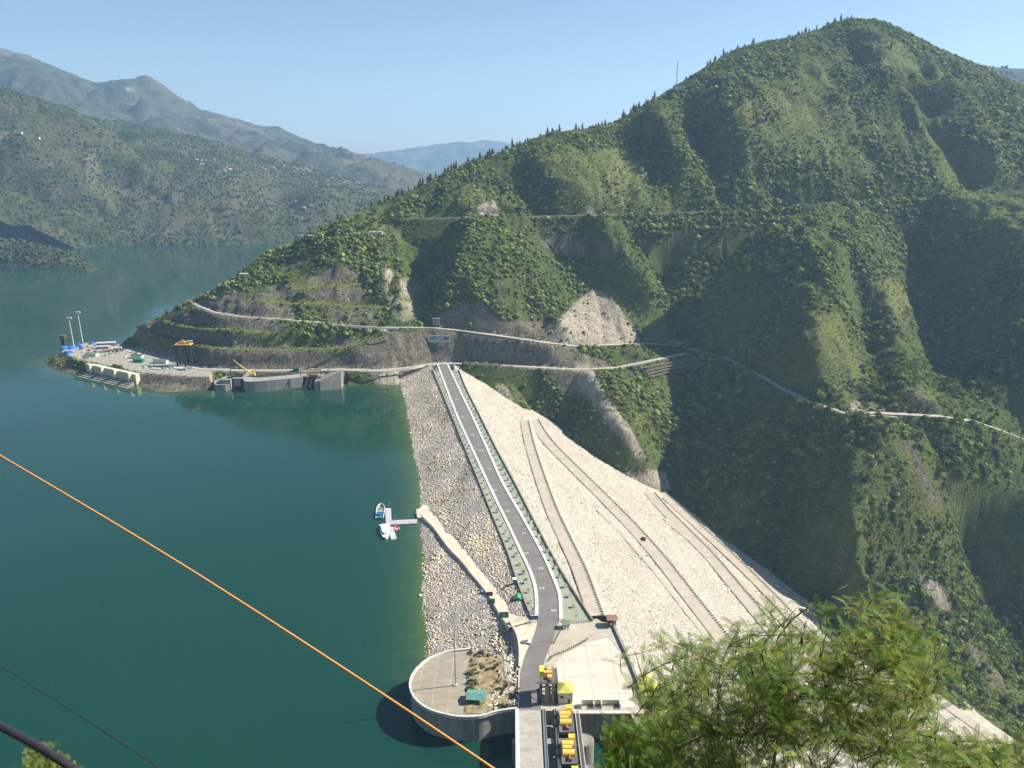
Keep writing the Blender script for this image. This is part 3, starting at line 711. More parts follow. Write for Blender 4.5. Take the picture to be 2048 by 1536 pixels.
S0_, S1_ = 60.0, S_FAR + 70
def KP(s, w): return np.array([AX[0] * s + DN[0] * w, AX[1] * s + DN[1] * w])
def face(name, w0, w1, step, mat, amp, s0=None):
    ss = np.arange(s0 or S0_, S1_, step); ww = np.linspace(w0, w1, int(abs(w1 - w0) / step) + 1)
    A, B = np.meshgrid(ss, ww); x = AX[0] * A + DN[0] * B; y = AX[1] * A + DN[1] * B
    z = dam_z(x, y); e = np.clip(np.minimum(abs(B - OFF_L), abs(B - OFF_R)) / 4, 0, 1)
    z = z + e * (fbm(x / 5, y / 5, 3) * amp + fbm(x / 30, y / 30, 2) * amp * 0.8)
    me = np_mesh(name, np.stack([x, y, z], -1).reshape(-1, 3), grid_quads(len(ss), len(ww)), smooth=True)
    return link(name, me, mat)
dam = empty('rockfill_dam', (*KP(S_FAR - 250, (OFF_L + OFF_R) / 2), ZCREST), 0, 'long pale rockfill dam with a road along its crest', 'dam')
def keep(o, parent):
    o.parent = parent; o.matrix_parent_inverse = Matrix.Translation(-Vector(parent.location)) if parent.rotation_euler.z == 0 else parent.matrix_basis.inverted(); return o
keep(face('downstream_face', OFF_R - 0.5, OFF_R + 470, 3.0, M_DOWN, 0.5), dam)
keep(face('upstream_face', OFF_L + 0.5, OFF_L - 95, 2.2, M_UP, 0.8, 322), dam)

# crest lines straight from the measured outline, resampled by distance along the axis
def line(px, z, step=6):
    p = at_z(*np.array(px, float).T, z); return smooth_pl(p, step)
CL = line([(866,740),(881,776),(905,834),(929,893),(957,960),(985,1029),(1014,1100),(1034,1158),(1051,1204),(1066,1240)][::-1], ZCREST)
CR = line([(917,740),(931,776),(960,834),(989,893),(1025,960),(1060,1029),(1097,1100),(1128,1155),(1159,1204),(1184,1243)][::-1], ZCREST)
RL = line([(876.5,728),(897,782),(917.7,834),(948,900),(976,960),(1000,1010),(1017,1044),(1042,1097),(1061,1136),(1073.5,1172),(1077,1204),(1076,1238),(1068,1270),(1052,1305),(1041,1345),(1039,1420)][::-1], ZCREST)
RR = line([(893,728),(918,782),(943,834),(973,900),(999.7,960),(1024,1004),(1044,1038),(1081,1106),(1103,1155),(1115,1187),(1117.5,1215),(1117,1243),(1106,1280),(1092,1312),(1084,1345),(1082,1420)][::-1], ZCREST)
def match(a, ref):
    """points of line a at the arc fractions of ref"""
    ref_n = len(ref); d = np.r_[0, np.cumsum(np.linalg.norm(np.diff(a[:, :2], axis=0), axis=1))]; t = np.linspace(0, d[-1], ref_n)
    return np.c_[[np.interp(t, d, a[:, k]) for k in range(3)]].T
def up(a, dz): b = np.array(a, float).copy(); b[:, 2] += dz; return b
def off(pl, d):
    T = np.gradient(pl[:, :2], axis=0); T /= np.linalg.norm(T, axis=1)[:, None] + 1e-9
    q = pl.copy(); q[:, 0] += T[:, 1] * d; q[:, 1] -= T[:, 0] * d; return q     # + = to the right of travel
# crest slab under everything
CRm = match(CR, CL)
m = MB(); m.strip(up(off(CL, -1.0), -0.02), up(off(CRm, 1.0), -0.02)); keep(m.build('crest_turf', M_LAWN), dam)
m = MB(); n_ = 120; a = match(RL, np.zeros(n_)); b = match(RR, np.zeros(n_)); m.strip(up(a, 0.05), up(b, 0.05)); crest_road = props(m.build('crest_road', M_ASPH), kind='structure')
# the last stretch before the hill, and the junction apron
def path_pl(pl, d0, d1, step=4): return pl
i0 = int(np.argmin(abs(RL[:, 1] - CL[0, 1]))); i1 = int(np.argmin(abs(RR[:, 1] - CR[0, 1])))
for nm, pl, sgn, lab in (('kerb_walk', RL[i0:], -1, None), ('kerb_walk', RR[i1:], 1, None)):
    m = MB(); q = off(pl, sgn * 1.0); m.wall(q, 1.9, ZCREST, ZCREST + 0.45); keep(m.build(nm, M_KERB), dam)
for nm, pl, sgn in (('parapet_wall', CL, -1), ('parapet_wall', CR, 1)):
    m = MB(); m.wall(off(pl, sgn * 0.4), 0.7, ZCREST - 1.2, ZCREST + 1.15); keep(m.build(nm, M_CONC_OLD), dam)

# drain covers and joints of the crest road
drain = None
for k, (u, v) in enumerate([(903,768),(914,799),(926,834),(945,870),(962,901),(963,961-60),(979,938),(990,985-5),(1007,1021-0),(1015,1022),(1048,1067),(1053,1107),(1082,1137),(1084,1177),(1107,1221)]):
    if k in (5, 8): continue
    p = at_z(u, v, ZCREST)
    if drain is None:
        drain = empty('road_drain_cover', (p[0], p[1], ZCREST + 0.06), math.atan2(AX[1], AX[0]) - math.pi / 2, 'pale square drain cover set in the grey crest road', 'drain cover', 'drain covers along the crest road')
        m = MB(); m.box((0, 0, 0.03), (2.6, 2.0, 0.06)); m.build('frame', M_CONC, drain)
        m = MB(); m.box((0, 0, 0.07), (1.5, 1.0, 0.05)); m.build('grate', M_STEEL, drain)
    else:
        d = copy_tree(drain); d.location = (p[0], p[1], ZCREST + 0.06)

# white tree guards with a small shrub in each, a row on either lawn
def lumps(mb, c, r, n, seed=0, squash=1.0, mi=0):
    """a leafy clump: many small tilted faces through a ball"""
    q = random.Random(seed)
    for _ in range(n):
        d = Vector((q.gauss(0, 1), q.gauss(0, 1), q.gauss(0, 1))).normalized() * r * q.uniform(0.45, 1.05); d.z *= squash
        a = Vector((q.gauss(0, 1), q.gauss(0, 1), q.gauss(0, 1))).normalized() * r * q.uniform(0.25, 0.45); b = a.cross(Vector((q.gauss(0, 1), q.gauss(0, 1), q.gauss(0, 1)))).normalized() * a.length * 0.7
        o = Vector(c) + d
        mb.add([o - a, o + b, o + a, o - b], [(0, 1, 2, 3)], mi)
    return mb
def make_planter(seed, h):
    t = empty('potted_shrub')
    m = MB()
    for sx in (-1, 1):
        for sy in (-1, 1): m.box((sx * 0.8, sy * 0.8, 0.85), (0.18, 0.18, 1.7))
    for z in (0.35, 0.95, 1.45):
        for s in (-1, 1): m.box((0, s * 0.8, z), (1.7, 0.12, 0.42)); m.box((s * 0.8, 0, z), (0.12, 1.7, 0.42))
    m.build('guard', M_WHITE, t)
    m = MB(); m.tube([(0, 0, 0), (0.03, 0, h * 0.6)], [0.07, 0.04], 6); lumps(m, (0, 0, h * 0.72), 0.55 + 0.2 * (seed % 3), 34, seed, 1.2); m.build('shrub', M_SHRUBP, t)
    return t
protos = [make_planter(3, 2.0), make_planter(4, 2.8), make_planter(5, 2.3)]
used_p = [False] * 3
def arc_pts(a, b, f, step, start=4):
    mid = a * (1 - f) + b * f
    d = np.r_[0, np.cumsum(np.linalg.norm(np.diff(mid[:, :2], axis=0), axis=1))]; t = np.arange(start, d[-1] - 4, step)
    return np.c_[np.interp(t, d, mid[:, 0]), np.interp(t, d, mid[:, 1])]
RLc = match(RL[i0:], CL); RRc = match(RR[i1:], CL)
row_l = arc_pts(CL, off(RLc, -2.0), 0.55, 10.4, 6); row_r = arc_pts(CRm, off(RRc, 2.0), 0.5, 10.4, 14)
for side, row in (('left', row_l), ('right', row_r)):
    for x, y in row:
        k = random.randrange(3)
        t = protos[k] if not used_p[k] else copy_tree(protos[k]); used_p[k] = True
        t.location = (x + random.uniform(-.4, .4), y + random.uniform(-.6, .6), ZCREST - 0.02); t.rotation_euler.z = random.uniform(-.2, .2) + math.pi / 10; sc = random.uniform(0.9, 1.2); t.scale = (sc, sc, sc)
        if side == 'left': props(t, 'small shrub in a white guard on the crest lawn next to the lake', 'planter', 'shrubs along the lake-side crest lawn')
        else: props(t, 'small shrub in a white guard on the crest lawn above the long downstream slope', 'planter', 'shrubs along the downstream crest lawn')

# lamp posts on the kerbs
post = empty('lamp_post')
m = MB(); m.tube([(0, 0, 0), (0, 0, 7.5)], [0.11, 0.07], 6); m.build('pole', M_STEEL, post)
m = MB(); m.tube([(0, 0, 7.4), (0.5, 0, 7.9), (1.5, 0, 8.0)], 0.05, 6); m.box((1.8, 0, 7.98), (0.8, 0.3, 0.16)); m.build('lamp_head', M_STEEL, post)
first = True
for pl, sgn, lab, grp in ((RLc, -1, 'thin grey lamp post on the lake-side kerb of the crest road', 'lake-side lamp posts'), (RRc, 1, 'thin grey lamp post on the downstream kerb of the crest road', 'downstream lamp posts')):
    for x, y in arc_pts(off(pl, sgn * 1.2), off(pl, sgn * 1.2), 0, 42, 12 if sgn < 0 else 30):
        t = post if first else copy_tree(post); first = False
        t.location = (x, y, ZCREST + 0.45); t.rotation_euler.z = math.atan2(-DN[1] * sgn, -DN[0] * sgn); props(t, lab, 'lamp post', grp)

# ------------------------------------------------------------------ tracks zig-zagging down the downstream face: benches with a fill side
def berm(px, wpx, name, inner):
    """px: centre line in the picture on the face; the bench is level across, its outer edge on fill"""
    c = smooth_pl(at_dam(*np.array(px, float).T, 0.0), 8)
    T = np.gradient(c[:, :2], axis=0); T /= np.linalg.norm(T, axis=1)[:, None] + 1e-9
    hw = wpx / 2
    # level across: raise the centre so that the inner edge meets the face
    A = c.copy(); B = c.copy(); A[:, :2] -= DN * hw; B[:, :2] += DN * hw
    zin = dam_z(A[:, 0], A[:, 1]) + 0.55
    A[:, 2] = zin; B[:, 2] = zin - 0.10
    Cc = B.copy(); Cc[:, :2] += DN * 7.5; Cc[:, 2] = dam_z(Cc[:, 0], Cc[:, 1]) - 0.6
    m = MB(); m.strip(A, B); o = props(m.build(name, M_BERM), kind='structure')
    m2 = MB(); m2.strip(up(B, -0.01), Cc); A2 = A.copy(); A2[:, :2] -= DN * 0.8; A2[:, 2] -= 1.2; m2.strip(A2, up(A, -0.01)); keep(m2.build('berm_bank', M_DOWN), dam)
    return A, B
T1 = berm([(1192,1240),(1178,1200),(1158,1145),(1130,1085),(1105,1030),(1080,960),(1060,895),(1049,846)], 8.8, 'slope_track', 0)
T2 = berm([(1068,846),(1085,875),(1110,905),(1160,955),(1215,1010),(1265,1062),(1320,1125),(1370,1190),(1420,1255),(1465,1315),(1530,1400),(1610,1510),(1700,1640)], 10.5, 'slope_track', 0)
T3 = berm([(1300,992),(1325,1022),(1370,1068),(1420,1120),(1470,1180),(1520,1240),(1580,1312),(1640,1380),(1760,1510),(1870,1640)], 10.5, 'slope_track', 0)
T4 = berm([(1322,990),(1360,1025),(1420,1080),(1480,1136),(1540,1196),(1600,1258),(1680,1330),(1800,1430),(1930,1540),(2030,1640)], 9.0, 'slope_track', 0)
T5 = berm([(1330,1040),(1400,1100),(1460,1150),(1530,1215),(1600,1280),(1700,1365),(1820,1480)], 4.5, 'drain_path', 0)
T7 = berm([(1195,1022),(1250,1078),(1300,1135),(1350,1198),(1400,1262),(1450,1330)], 2.4, 'drain_path', 0)
T6 = berm([(1800,1345),(1860,1392),(1940,1450),(2040,1520),(2150,1600)], 9.0, 'slope_track', 0)
m = MB()
for c, r in (((1058,838), 9.5), ((1310,986), 9.5)):
    p = at_dam(*c, 1.6); pts = [(p[0] + r * math.cos(k * math.pi / 12) * 0.8, p[1] + r * 1.2 * math.sin(k * math.pi / 12), p[2] - 0.35 * 0.8 * r * math.cos(k * math.pi / 12)) for k in range(24)]
    o = len(m.v); m.add(pts, [tuple(range(24))])
props(m.build('hairpin_track', M_BERM), kind='structure')
# dark edge stones along the outer edges
m = MB()
for A, B in (T1, T2, T3, T4):
    for E, dd in ((B, -0.4),):
        d = np.r_[0, np.cumsum(np.linalg.norm(np.diff(E[:, :2], axis=0), axis=1))]
        for t in np.arange(1, d[-1], 2.6):
            x, y, z = (np.interp(t, d, E[:, k]) for k in range(3))
            m.box((x - DN[0] * 0.5, y - DN[1] * 0.5, z + 0.45), (1.0, 1.3, 1.1), random.uniform(-.3, .3), top=0.7)
props(m.build('track_edge_stones', M_CONC_OLD), 'dark edge stones along the outer side of the slope tracks', 'edge stones', kind='stuff')
m = MB()
for A, B in (T1, T2, T3, T4): m.wall(up(A, 0)[:, :2] - DN * 0.2, 0.7, A[:, 2] - 1.0, A[:, 2] + 0.35)
keep(m.build('drain_kerb', M_CONC_OLD), dam)

# ------------------------------------------------------------------ loose stone over both faces
ICO = None
def stones(name, n, s_rng, w_rng, size, mat, dens_fn=None, faces=20):
    bm = bmesh.new(); bmesh.ops.create_icosphere(bm, subdivisions=1, radius=1) ; v0 = np.array([v.co[:] for v in bm.verts]); f0 = np.array([[v.index for v in f.verts] for f in bm.faces]); bm.free()
    if faces == 8:
        v0 = np.array([(1,0,0),(-1,0,0),(0,1,0),(0,-1,0),(0,0,1),(0,0,-1)], float); f0 = np.array([(0,2,4),(2,1,4),(1,3,4),(3,0,4)])
    s = rng.uniform(*s_rng, n); w = rng.uniform(*w_rng, n)
    x = AX[0] * s + DN[0] * w; y = AX[1] * s + DN[1] * w
    k = ~in_poly(x, y, PLATW); x, y, w, s = x[k], y[k], w[k], s[k]
    if dens_fn is not None:
        k = dens_fn(s, w, x, y); x, y, w, s = x[k], y[k], w[k], s[k]
    g = ground_z(x, y); z = dam_z(x, y); k = ~((x > GX[0]) & (x < GX[-1]) & (y > GY[0]) & (g > z + 0.5)); u_, v_, t_ = project(np.stack([x, y, z], -1)); k &= (u_ > -100) & (u_ < 2150) & (v_ < 1650)
    x, y, z = x[k], y[k], z[k]; N = len(x)
    r = size[0] * (size[1] / size[0]) ** (rng.random(N) ** 2.2)
    sc = r[:, None] * rng.uniform(0.6, 1.25, (N, 3)); rot = rng.uniform(0, 2 * np.pi, N)
    V = v0[None] * sc[:, None] * (1 + 0.22 * rng.standard_normal((N, len(v0), 1)).clip(-1.4, 1.4))
    c, q = np.cos(rot)[:, None], np.sin(rot)[:, None]
    V = np.stack([V[..., 0] * c - V[..., 1] * q, V[..., 0] * q + V[..., 1] * c, V[..., 2] * 0.8], -1) + np.stack([x, y, z + r * 0.25], -1)[:, None]
    Fc = f0[None] + (np.arange(N) * len(v0))[:, None, None]
    me = np_mesh(name, V.reshape(-1, 3), tris=Fc.reshape(-1, 3))
    t = rng.random(N); b = (0.52 + 0.66 * rng.random(N)) * np.clip(1 + 0.45 * fbm(x / 12, y / 28, 3), 0.55, 1.3); t = t + 0.8 * np.clip(fbm(x / 9 + 40, y / 22, 3), 0, 1)
    col = np.stack([b * (1 + 0.08 * t), b, b * (0.95 - 0.18 * t)], -1)
    color_attr(me, 'tone', np.repeat(col, len(v0), 0))
    return link(name, me, mat)
def stone_mat(name, pale):
    n = NT(name); c = n.mix(1.0, n.attr('tone'), pale, 'MULTIPLY'); f = n.noise(2.0, 4, 0.6)
    c = n.mix(n.ramp(f, [(0.4, 0.35), (0.6, 0.0)]), c, tuple(x * 0.5 for x in pale)); return n.set(c, 0.92, 0, 0.15)
M_ST_U = stone_mat('pale_riprap', (0.66, 0.60, 0.535)); M_ST_D = stone_mat('cream_rockfill', (0.72, 0.675, 0.59))
PLAT = [(1040,1232),(1066,1238),(1186,1241),(1226,1247),(1262,1328),(1286,1380),(1292,1421),(1155,1422),(1034,1420),(1037,1330),(1036,1292),(1020,1244)]
PLATW = [tuple(at_z(u, v, ZCREST)[:2]) for u, v in PLAT]
PATH_UP = at_up(*np.array([(838,1024),(850,1024),(862,1037),(885,1065),(905,1090),(925,1112),(950,1145),(975,1175),(1000,1210),(1020,1237)], float).T)
def up_mask(s, w, x, y):
    d, _ = seg_dist(x, y, PATH_UP); k = (d > 4.4) & (dam_z(x, y) > 2.0)
    return k & (rng.random(len(s)) < np.clip(0.60 + 1.1 * fbm(x / 14, y / 34, 3), 0.10, 1))
o = stones('riprap_stones', 110000, (326, S_FAR + 10), (OFF_L - 60, OFF_L - 1.2), (0.22, 0.80), M_ST_U, up_mask); props(o, 'grey and white boulders heaped on the waterside slope of the dam', 'boulders', kind='stuff')
def dn_mask(s, w, x, y):
    k = np.ones(len(s), bool)
    for A, B in (T1, T2, T3, T4, T6):
        d, _ = seg_dist(x, y, (A + B) / 2); k &= d > 6.6
    return k
o = stones('rockfill_stones', 90000, (120, S_FAR + 20), (OFF_R + 1.5, OFF_R + 330), (0.30, 0.95), M_ST_D, dn_mask, 8); props(o, 'cream coloured stones covering the long downstream slope of the dam', 'stones', kind='stuff')

# ------------------------------------------------------------------ dirt path to the jetty
m = MB(); c = smooth_pl(np.r_[PATH_UP, at_z(np.array([1040.]), np.array([1252.]), ZCREST)], 3); wdt = np.interp(np.linspace(0, 1, len(c)), [0, .05, .2, .45, .55, .8, .93, 1], [7, 5.5, 3.6, 4.4, 3.2, 3.0, 4.2, 6.0])
T = np.gradient(c[:, :2], axis=0); T /= np.linalg.norm(T, axis=1)[:, None] + 1e-9
wob = 1 + 0.3 * fbm(np.arange(len(c)) / 5.0, np.zeros(len(c)), 2)
zp = np.maximum(c[:, 2], WL + 0.8) + 0.95
L_ = np.c_[c[:, 0] - T[:, 1] * wdt * wob, c[:, 1] + T[:, 0] * wdt * wob, zp]; R_ = np.c_[c[:, 0] + T[:, 1] * wdt, c[:, 1] - T[:, 0] * wdt, zp]
m.strip(L_, R_); m.strip(np.c_[L_[:, :2] - 0.5 * T[:, [1]] * [1, 0], L_[:, 2] - 2.2], L_); m.strip(R_, np.c_[R_[:, :2] + 0.6 * T[:, [1]] * [1, 0], R_[:, 2] - 2.2])
props(m.build('jetty_path', M_DIRT), kind='structure')
m = MB(); m.prism([tuple(at_z(u, v, WL + 1.6)[:2]) for u, v in ((833,1018),(856,1017),(868,1036),(834,1035))][::-1], 0, WL + 1.7); props(m.build('landing_apron', M_DIRT), 'pale concrete landing apron where the dirt path meets the jetty', 'apron')

# ------------------------------------------------------------------ spillway head: plateau, terrace, bridge
PLAT = [(1040,1232),(1066,1238),(1186,1241),(1226,1247),(1262,1328),(1286,1380),(1292,1421),(1155,1422),(1034,1420),(1037,1330),(1036,1292),(1020,1244)]
plat = [tuple(at_z(u, v, ZCREST)[:2]) for u, v in PLAT][::-1]
m = MB(); m.prism(plat, -70, ZCREST - 0.05, 0); props(m.build('plateau_ground', tinted('trodden_ground', [(0.33, 0.30, 0.24), (0.42, 0.385, 0.31), (0.50, 0.46, 0.38)], 0.2)), kind='structure')
n = NT('cast_concrete_slabs'); br = n.N.new('ShaderNodeTexBrick'); n.lnk(n.map((1, 1, 1)), br.inputs['Vector'])
br.offset = 0; br.inputs['Scale'].default_value = 0.082; br.inputs['Mortar Size'].default_value = 0.010; br.inputs['Color1'].default_value = (0.56, 0.515, 0.43, 1); br.inputs['Color2'].default_value = (0.52, 0.475, 0.395, 1); br.inputs['Mortar'].default_value = (0.30, 0.27, 0.22, 1)
br.inputs['Brick Width'].default_value = 1.0; br.inputs['Row Height'].default_value = 1.0
f = n.noise(0.10, 6, 0.65); cr = n.ramp(n.noise(0.35, 8, 0.75), [(0.56, 0.0), (0.6, 0.4), (0.64, 0.0)])
c = n.mix(n.ramp(f, [(0.42, 0.0), (0.65, 0.35)]), br.outputs[0], (0.36, 0.31, 0.24)); c = n.mix(cr, c, (0.30, 0.26, 0.20)); M_SLAB = n.set(c, 0.9, 0, 0.2)
YARDP = [(1104,1338),(1124,1312),(1180,1284),(1216,1276),(1236,1302),(1262,1364),(1268,1414),(1156,1415),(1120,1400)]
m = MB(); m.prism([tuple(at_z(u, v, ZCREST)[:2]) for u, v in YARDP][::-1], ZCREST - 0.5, ZCREST + 0.06); props(m.build('concrete_yard', M_SLAB), kind='structure')
side_road = line([(1098,1300),(1130,1280),(1165,1262),(1205,1245)], ZCREST, 3); m = MB(); m.strip(up(off(side_road, -4.6), 0.03), up(off(side_road, 4.6), 0.03)); props(m.build('side_road', M_BERM), kind='structure')
apron = line([(1030,1247),(1050,1262),(1062,1285)], ZCREST, 3)
m = MB(); m.prism([tuple(at_z(u, v, ZCREST)[:2]) for u, v in ((1030,1244),(1060,1254),(1075,1246),(1072,1262),(1056,1300),(1044,1335),(1037,1335),(1038,1290))][::-1], ZCREST - 0.3, ZCREST + 0.02); props(m.build('dirt_apron', M_DIRT), kind='structure')
# retaining wall on the outer side of the plateau
rw = line([(1226,1250),(1244,1290),(1262,1330),(1278,1372),(1288,1418)], ZCREST, 3)
m = MB(); m.wall(rw, 1.2, ZCREST - 6, ZCREST + 1.2); props(m.build('retaining_wall', M_CONC_OLD), 'weathered concrete wall along the outer edge of the pale yard', 'wall')
# low walls either side of the stepped bank by the junction
lw = line([(1019,1243),(1034,1272),(1039,1300),(1039,1336)], ZCREST, 3); m = MB(); m.wall(lw, 0.9, ZCREST - 5, ZCREST + 1.1); props(m.build('roadside_wall', M_CONC), 'pale low wall curving beside the parked car and the road junction', 'wall')
lw2 = line([(1010,1243),(1022,1275),(1026,1300),(1022,1330)], ZCREST - 2.0, 3); m = MB(); m.wall(lw2, 1.2, ZCREST - 9, ZCREST - 1.6); props(m.build('bank_wall', M_CONC_OLD), 'dark stone bank wall just below the pale roadside wall', 'wall')
m = MB(); a_ = match(lw, np.zeros(12)); b_ = match(lw2, np.zeros(12)); m.strip(up(b_, 0.1), up(a_, -1.6)); props(m.build('bank_ground', M_DIRT), kind='structure')

# round terrace standing in the lake
TER = [(940,1301),(901.6,1305),(876,1312.5),(851,1325),(830.5,1345.5),(821.6,1366),(824,1386),(838,1406),(863.5,1422),(894,1430.6),(922,1435),(957.4,1434),(993,1424),(1034,1418)]
ter = smooth_pl(at_z(*np.array(TER, float).T, ZCREST), 2.0)
back = at_z(np.array([1034., 1025, 1000, 960]), np.array([1390., 1340, 1312, 1300]), ZCREST)
terrace = empty('round_terrace', (*ter[:, :2].mean(0), ZCREST), 0, 'round concrete terrace with a white rim standing in the lake', 'terrace')
n = NT('terrace_floor'); br = n.N.new('ShaderNodeTexBrick'); n.lnk(n.map((1, 1, 1)), br.inputs['Vector']); br.offset = 0; br.inputs['Scale'].default_value = 0.14; br.inputs['Mortar Size'].default_value = 0.022; br.inputs['Mortar Smooth'].default_value = 0.6
br.inputs['Color1'].default_value = (0.31, 0.27, 0.205, 1); br.inputs['Color2'].default_value = (0.26, 0.24, 0.19, 1); br.inputs['Mortar'].default_value = (0.44, 0.40, 0.32, 1); br.inputs['Brick Width'].default_value = 1.0; br.inputs['Row Height'].default_value = 1.0
f = n.noise(0.25, 7, 0.7); c = n.mix(n.ramp(f, [(0.40, 0.0), (0.65, 0.6)]), br.outputs[0], (0.20, 0.18, 0.135)); M_TER = n.set(c, 0.95, 0, 0.15)
m = MB(); poly = [tuple(p[:2]) for p in ter] + [tuple(p[:2]) for p in back]; m.prism(poly, -40, ZCREST, 0); wl = m.build('terrace_wall', M_CONC_WALL); keep(wl, terrace)
fl = [tuple(p) for p in off(ter, 0.0)[:, :2]]
m = MB(); k = int(len(ter) * 0.74); m.add([(x, y, ZCREST + 0.05) for x, y in fl[:k]], [tuple(range(k))]); keep(m.build('terrace_floor', M_TER), terrace)
m = MB(); m.wall(off(ter, 0.3), 0.9, ZCREST - 0.4, ZCREST + 1.05); keep(m.build('rim_wall', M_KERB), terrace)
m = MB()
for i in range(0, len(ter) - 1, 2):
    p = ter[i]; m.box((p[0], p[1], ZCREST + 1.5), (0.12, 0.12, 0.9))
keep(m.build('railing', M_STEEL), terrace)
# the earth bed on the terrace
bed = [tuple(at_z(u, v, ZCREST)[:2]) for u, v in ((940,1303),(975,1305),(1012,1318),(1034,1345),(1036,1392),(1030,1414),(996,1421),(958,1430),(925,1428),(928,1385),(936,1330))]
bx = np.array(bed); gx_, gy_ = np.meshgrid(np.arange(bx[:, 0].min(), bx[:, 0].max(), 0.8), np.arange(bx[:, 1].min(), bx[:, 1].max(), 0.8))
ins = in_poly(gx_, gy_, bed); dd, _ = seg_dist(gx_, gy_, np.r_[np.c_[bx, 0 * bx[:, :1]], np.c_[bx, 0 * bx[:, :1]][:1]])
bz = ZCREST + 0.08 + np.clip(dd / 4, 0, 1) * (0.7 + 0.7 * fbm(gx_ / 4, gy_ / 4, 3)); bq = grid_quads(gx_.shape[1], gx_.shape[0]); bq = bq[ins.reshape(-1)[bq].all(1)]
n = NT('dry_earth_bed'); f = n.noise(0.3, 7, 0.7); c = n.ramp(f, [(0.3, (0.08, 0.09, 0.03)), (0.45, (0.20, 0.165, 0.09)), (0.62, (0.34, 0.27, 0.17)), (0.8, (0.42, 0.36, 0.26))]); n.bump(f, 0.8, 0.4); M_BED = n.set(c, 0.95, 0, 0.1)
props(link('earth_bed', np_mesh('earth_bed', np.stack([gx_, gy_, bz], -1).reshape(-1, 3), bq, smooth=True), M_BED), kind='structure')
def bushes_at(name, pts, mat, rr=(0.5, 1.3), n=46, label=None, seed=0):
    m = MB(); q = random.Random(seed)
    for x, y, z in pts: lumps(m, (x, y, z + 0.3), q.uniform(*rr), n, q.random(), 0.7)
    return props(m.build(name, mat), label, 'scrub', kind='stuff')
q = random.Random(4); pts = []
for _ in range(120):
    u, v = q.choice([(q.uniform(985, 1034), q.uniform(1325, 1420)), (q.uniform(940, 1000), q.uniform(1303, 1345)), (q.uniform(930, 960), q.uniform(1345, 1385))])
    p = at_z(u, v, ZCREST)
    if in_poly(np.array([p[0]]), np.array([p[1]]), bed)[0]: pts.append((p[0], p[1], ZCREST + 0.5))
wp = []
for A_, B_ in (T1, T2, T3, T4):
    for _ in range(150):
        i = random.randrange(len(B_)); off_ = random.choice([random.uniform(0.5, 6), -random.uniform(9, 20)]); x_, y_ = B_[i][0] + DN[0] * off_ + random.uniform(-4, 4), B_[i][1] + DN[1] * off_ + random.uniform(-4, 4); z_ = float(dam_z(x_, y_))
        if not (GX[0] < x_ < GX[-1] and y_ > GY[0] and float(ground_z(x_, y_)) > z_): wp.append((x_, y_, z_ + 0.1))
up_ = []
for _ in range(420):
    s_ = random.uniform(335, S_FAR - 5); w_e = OFF_L - 3 - random.random() * 34; x_, y_ = KP(s_, w_e); z_ = float(dam_z(x_, y_))
    if z_ > WL + 1.5 and float(fbm(np.array([x_ / 14]), np.array([y_ / 34]), 3)[0]) < 0.12: up_.append((x_, y_, z_))
bushes_at('riprap_weeds', up_, simple('riprap_weed_leaves', (0.13, 0.135, 0.05), 0.9, 0.4, 1.0), (0.4, 1.0), 16, 'olive weeds between the boulders of the waterside slope', 19)
bushes_at('slope_weeds', wp, simple('dry_weed_leaves', (0.16, 0.155, 0.06), 0.9, 0.35, 1.0), (0.35, 0.9), 14, 'dry weeds growing along the tracks on the downstream slope', 9)
bushes_at('terrace_scrub', pts, simple('dry_scrub_leaves', (0.075, 0.085, 0.028), 0.9, 0.4, 1.0), (0.5, 1.25), 40, 'olive scrub growing over the earth bed of the round terrace')
# boulders along the bed edge
pts = at_z(np.linspace(1014, 1022, 210) + rng.normal(0, 7, 210), np.linspace(1312, 1412, 210), ZCREST)
bm = bmesh.new()
for p in list(pts) + list(at_z(rng.uniform(968, 1000, 40), rng.uniform(1385, 1420, 40), ZCREST)):
    mt = Matrix.Translation((p[0], p[1], ZCREST + 0.5)) @ Matrix.Rotation(random.uniform(0, 6), 4, 'Z') @ Matrix.Diagonal((random.uniform(.6, 1.2), random.uniform(.5, 1.0), random.uniform(.5, .9), 1))
    g = bmesh.ops.create_icosphere(bm, subdivisions=1, radius=0.8, matrix=mt)
    for vv in g['verts']: vv.co += Vector((random.gauss(0, .1), random.gauss(0, .1), random.gauss(0, .1)))
me = bpy.data.meshes.new('terrace_boulders'); bm.to_mesh(me); bm.free(); color_attr(me, 'tone', np.repeat(rng.uniform(.6, 1.1, (len(me.vertices) // 42 + 1, 1)), 42, 0)[:len(me.vertices)] * np.ones((1, 3)))
props(link('terrace_boulders', me, M_ST_U), 'pale boulders lining the road side of the terrace bed', 'boulders', kind='stuff')

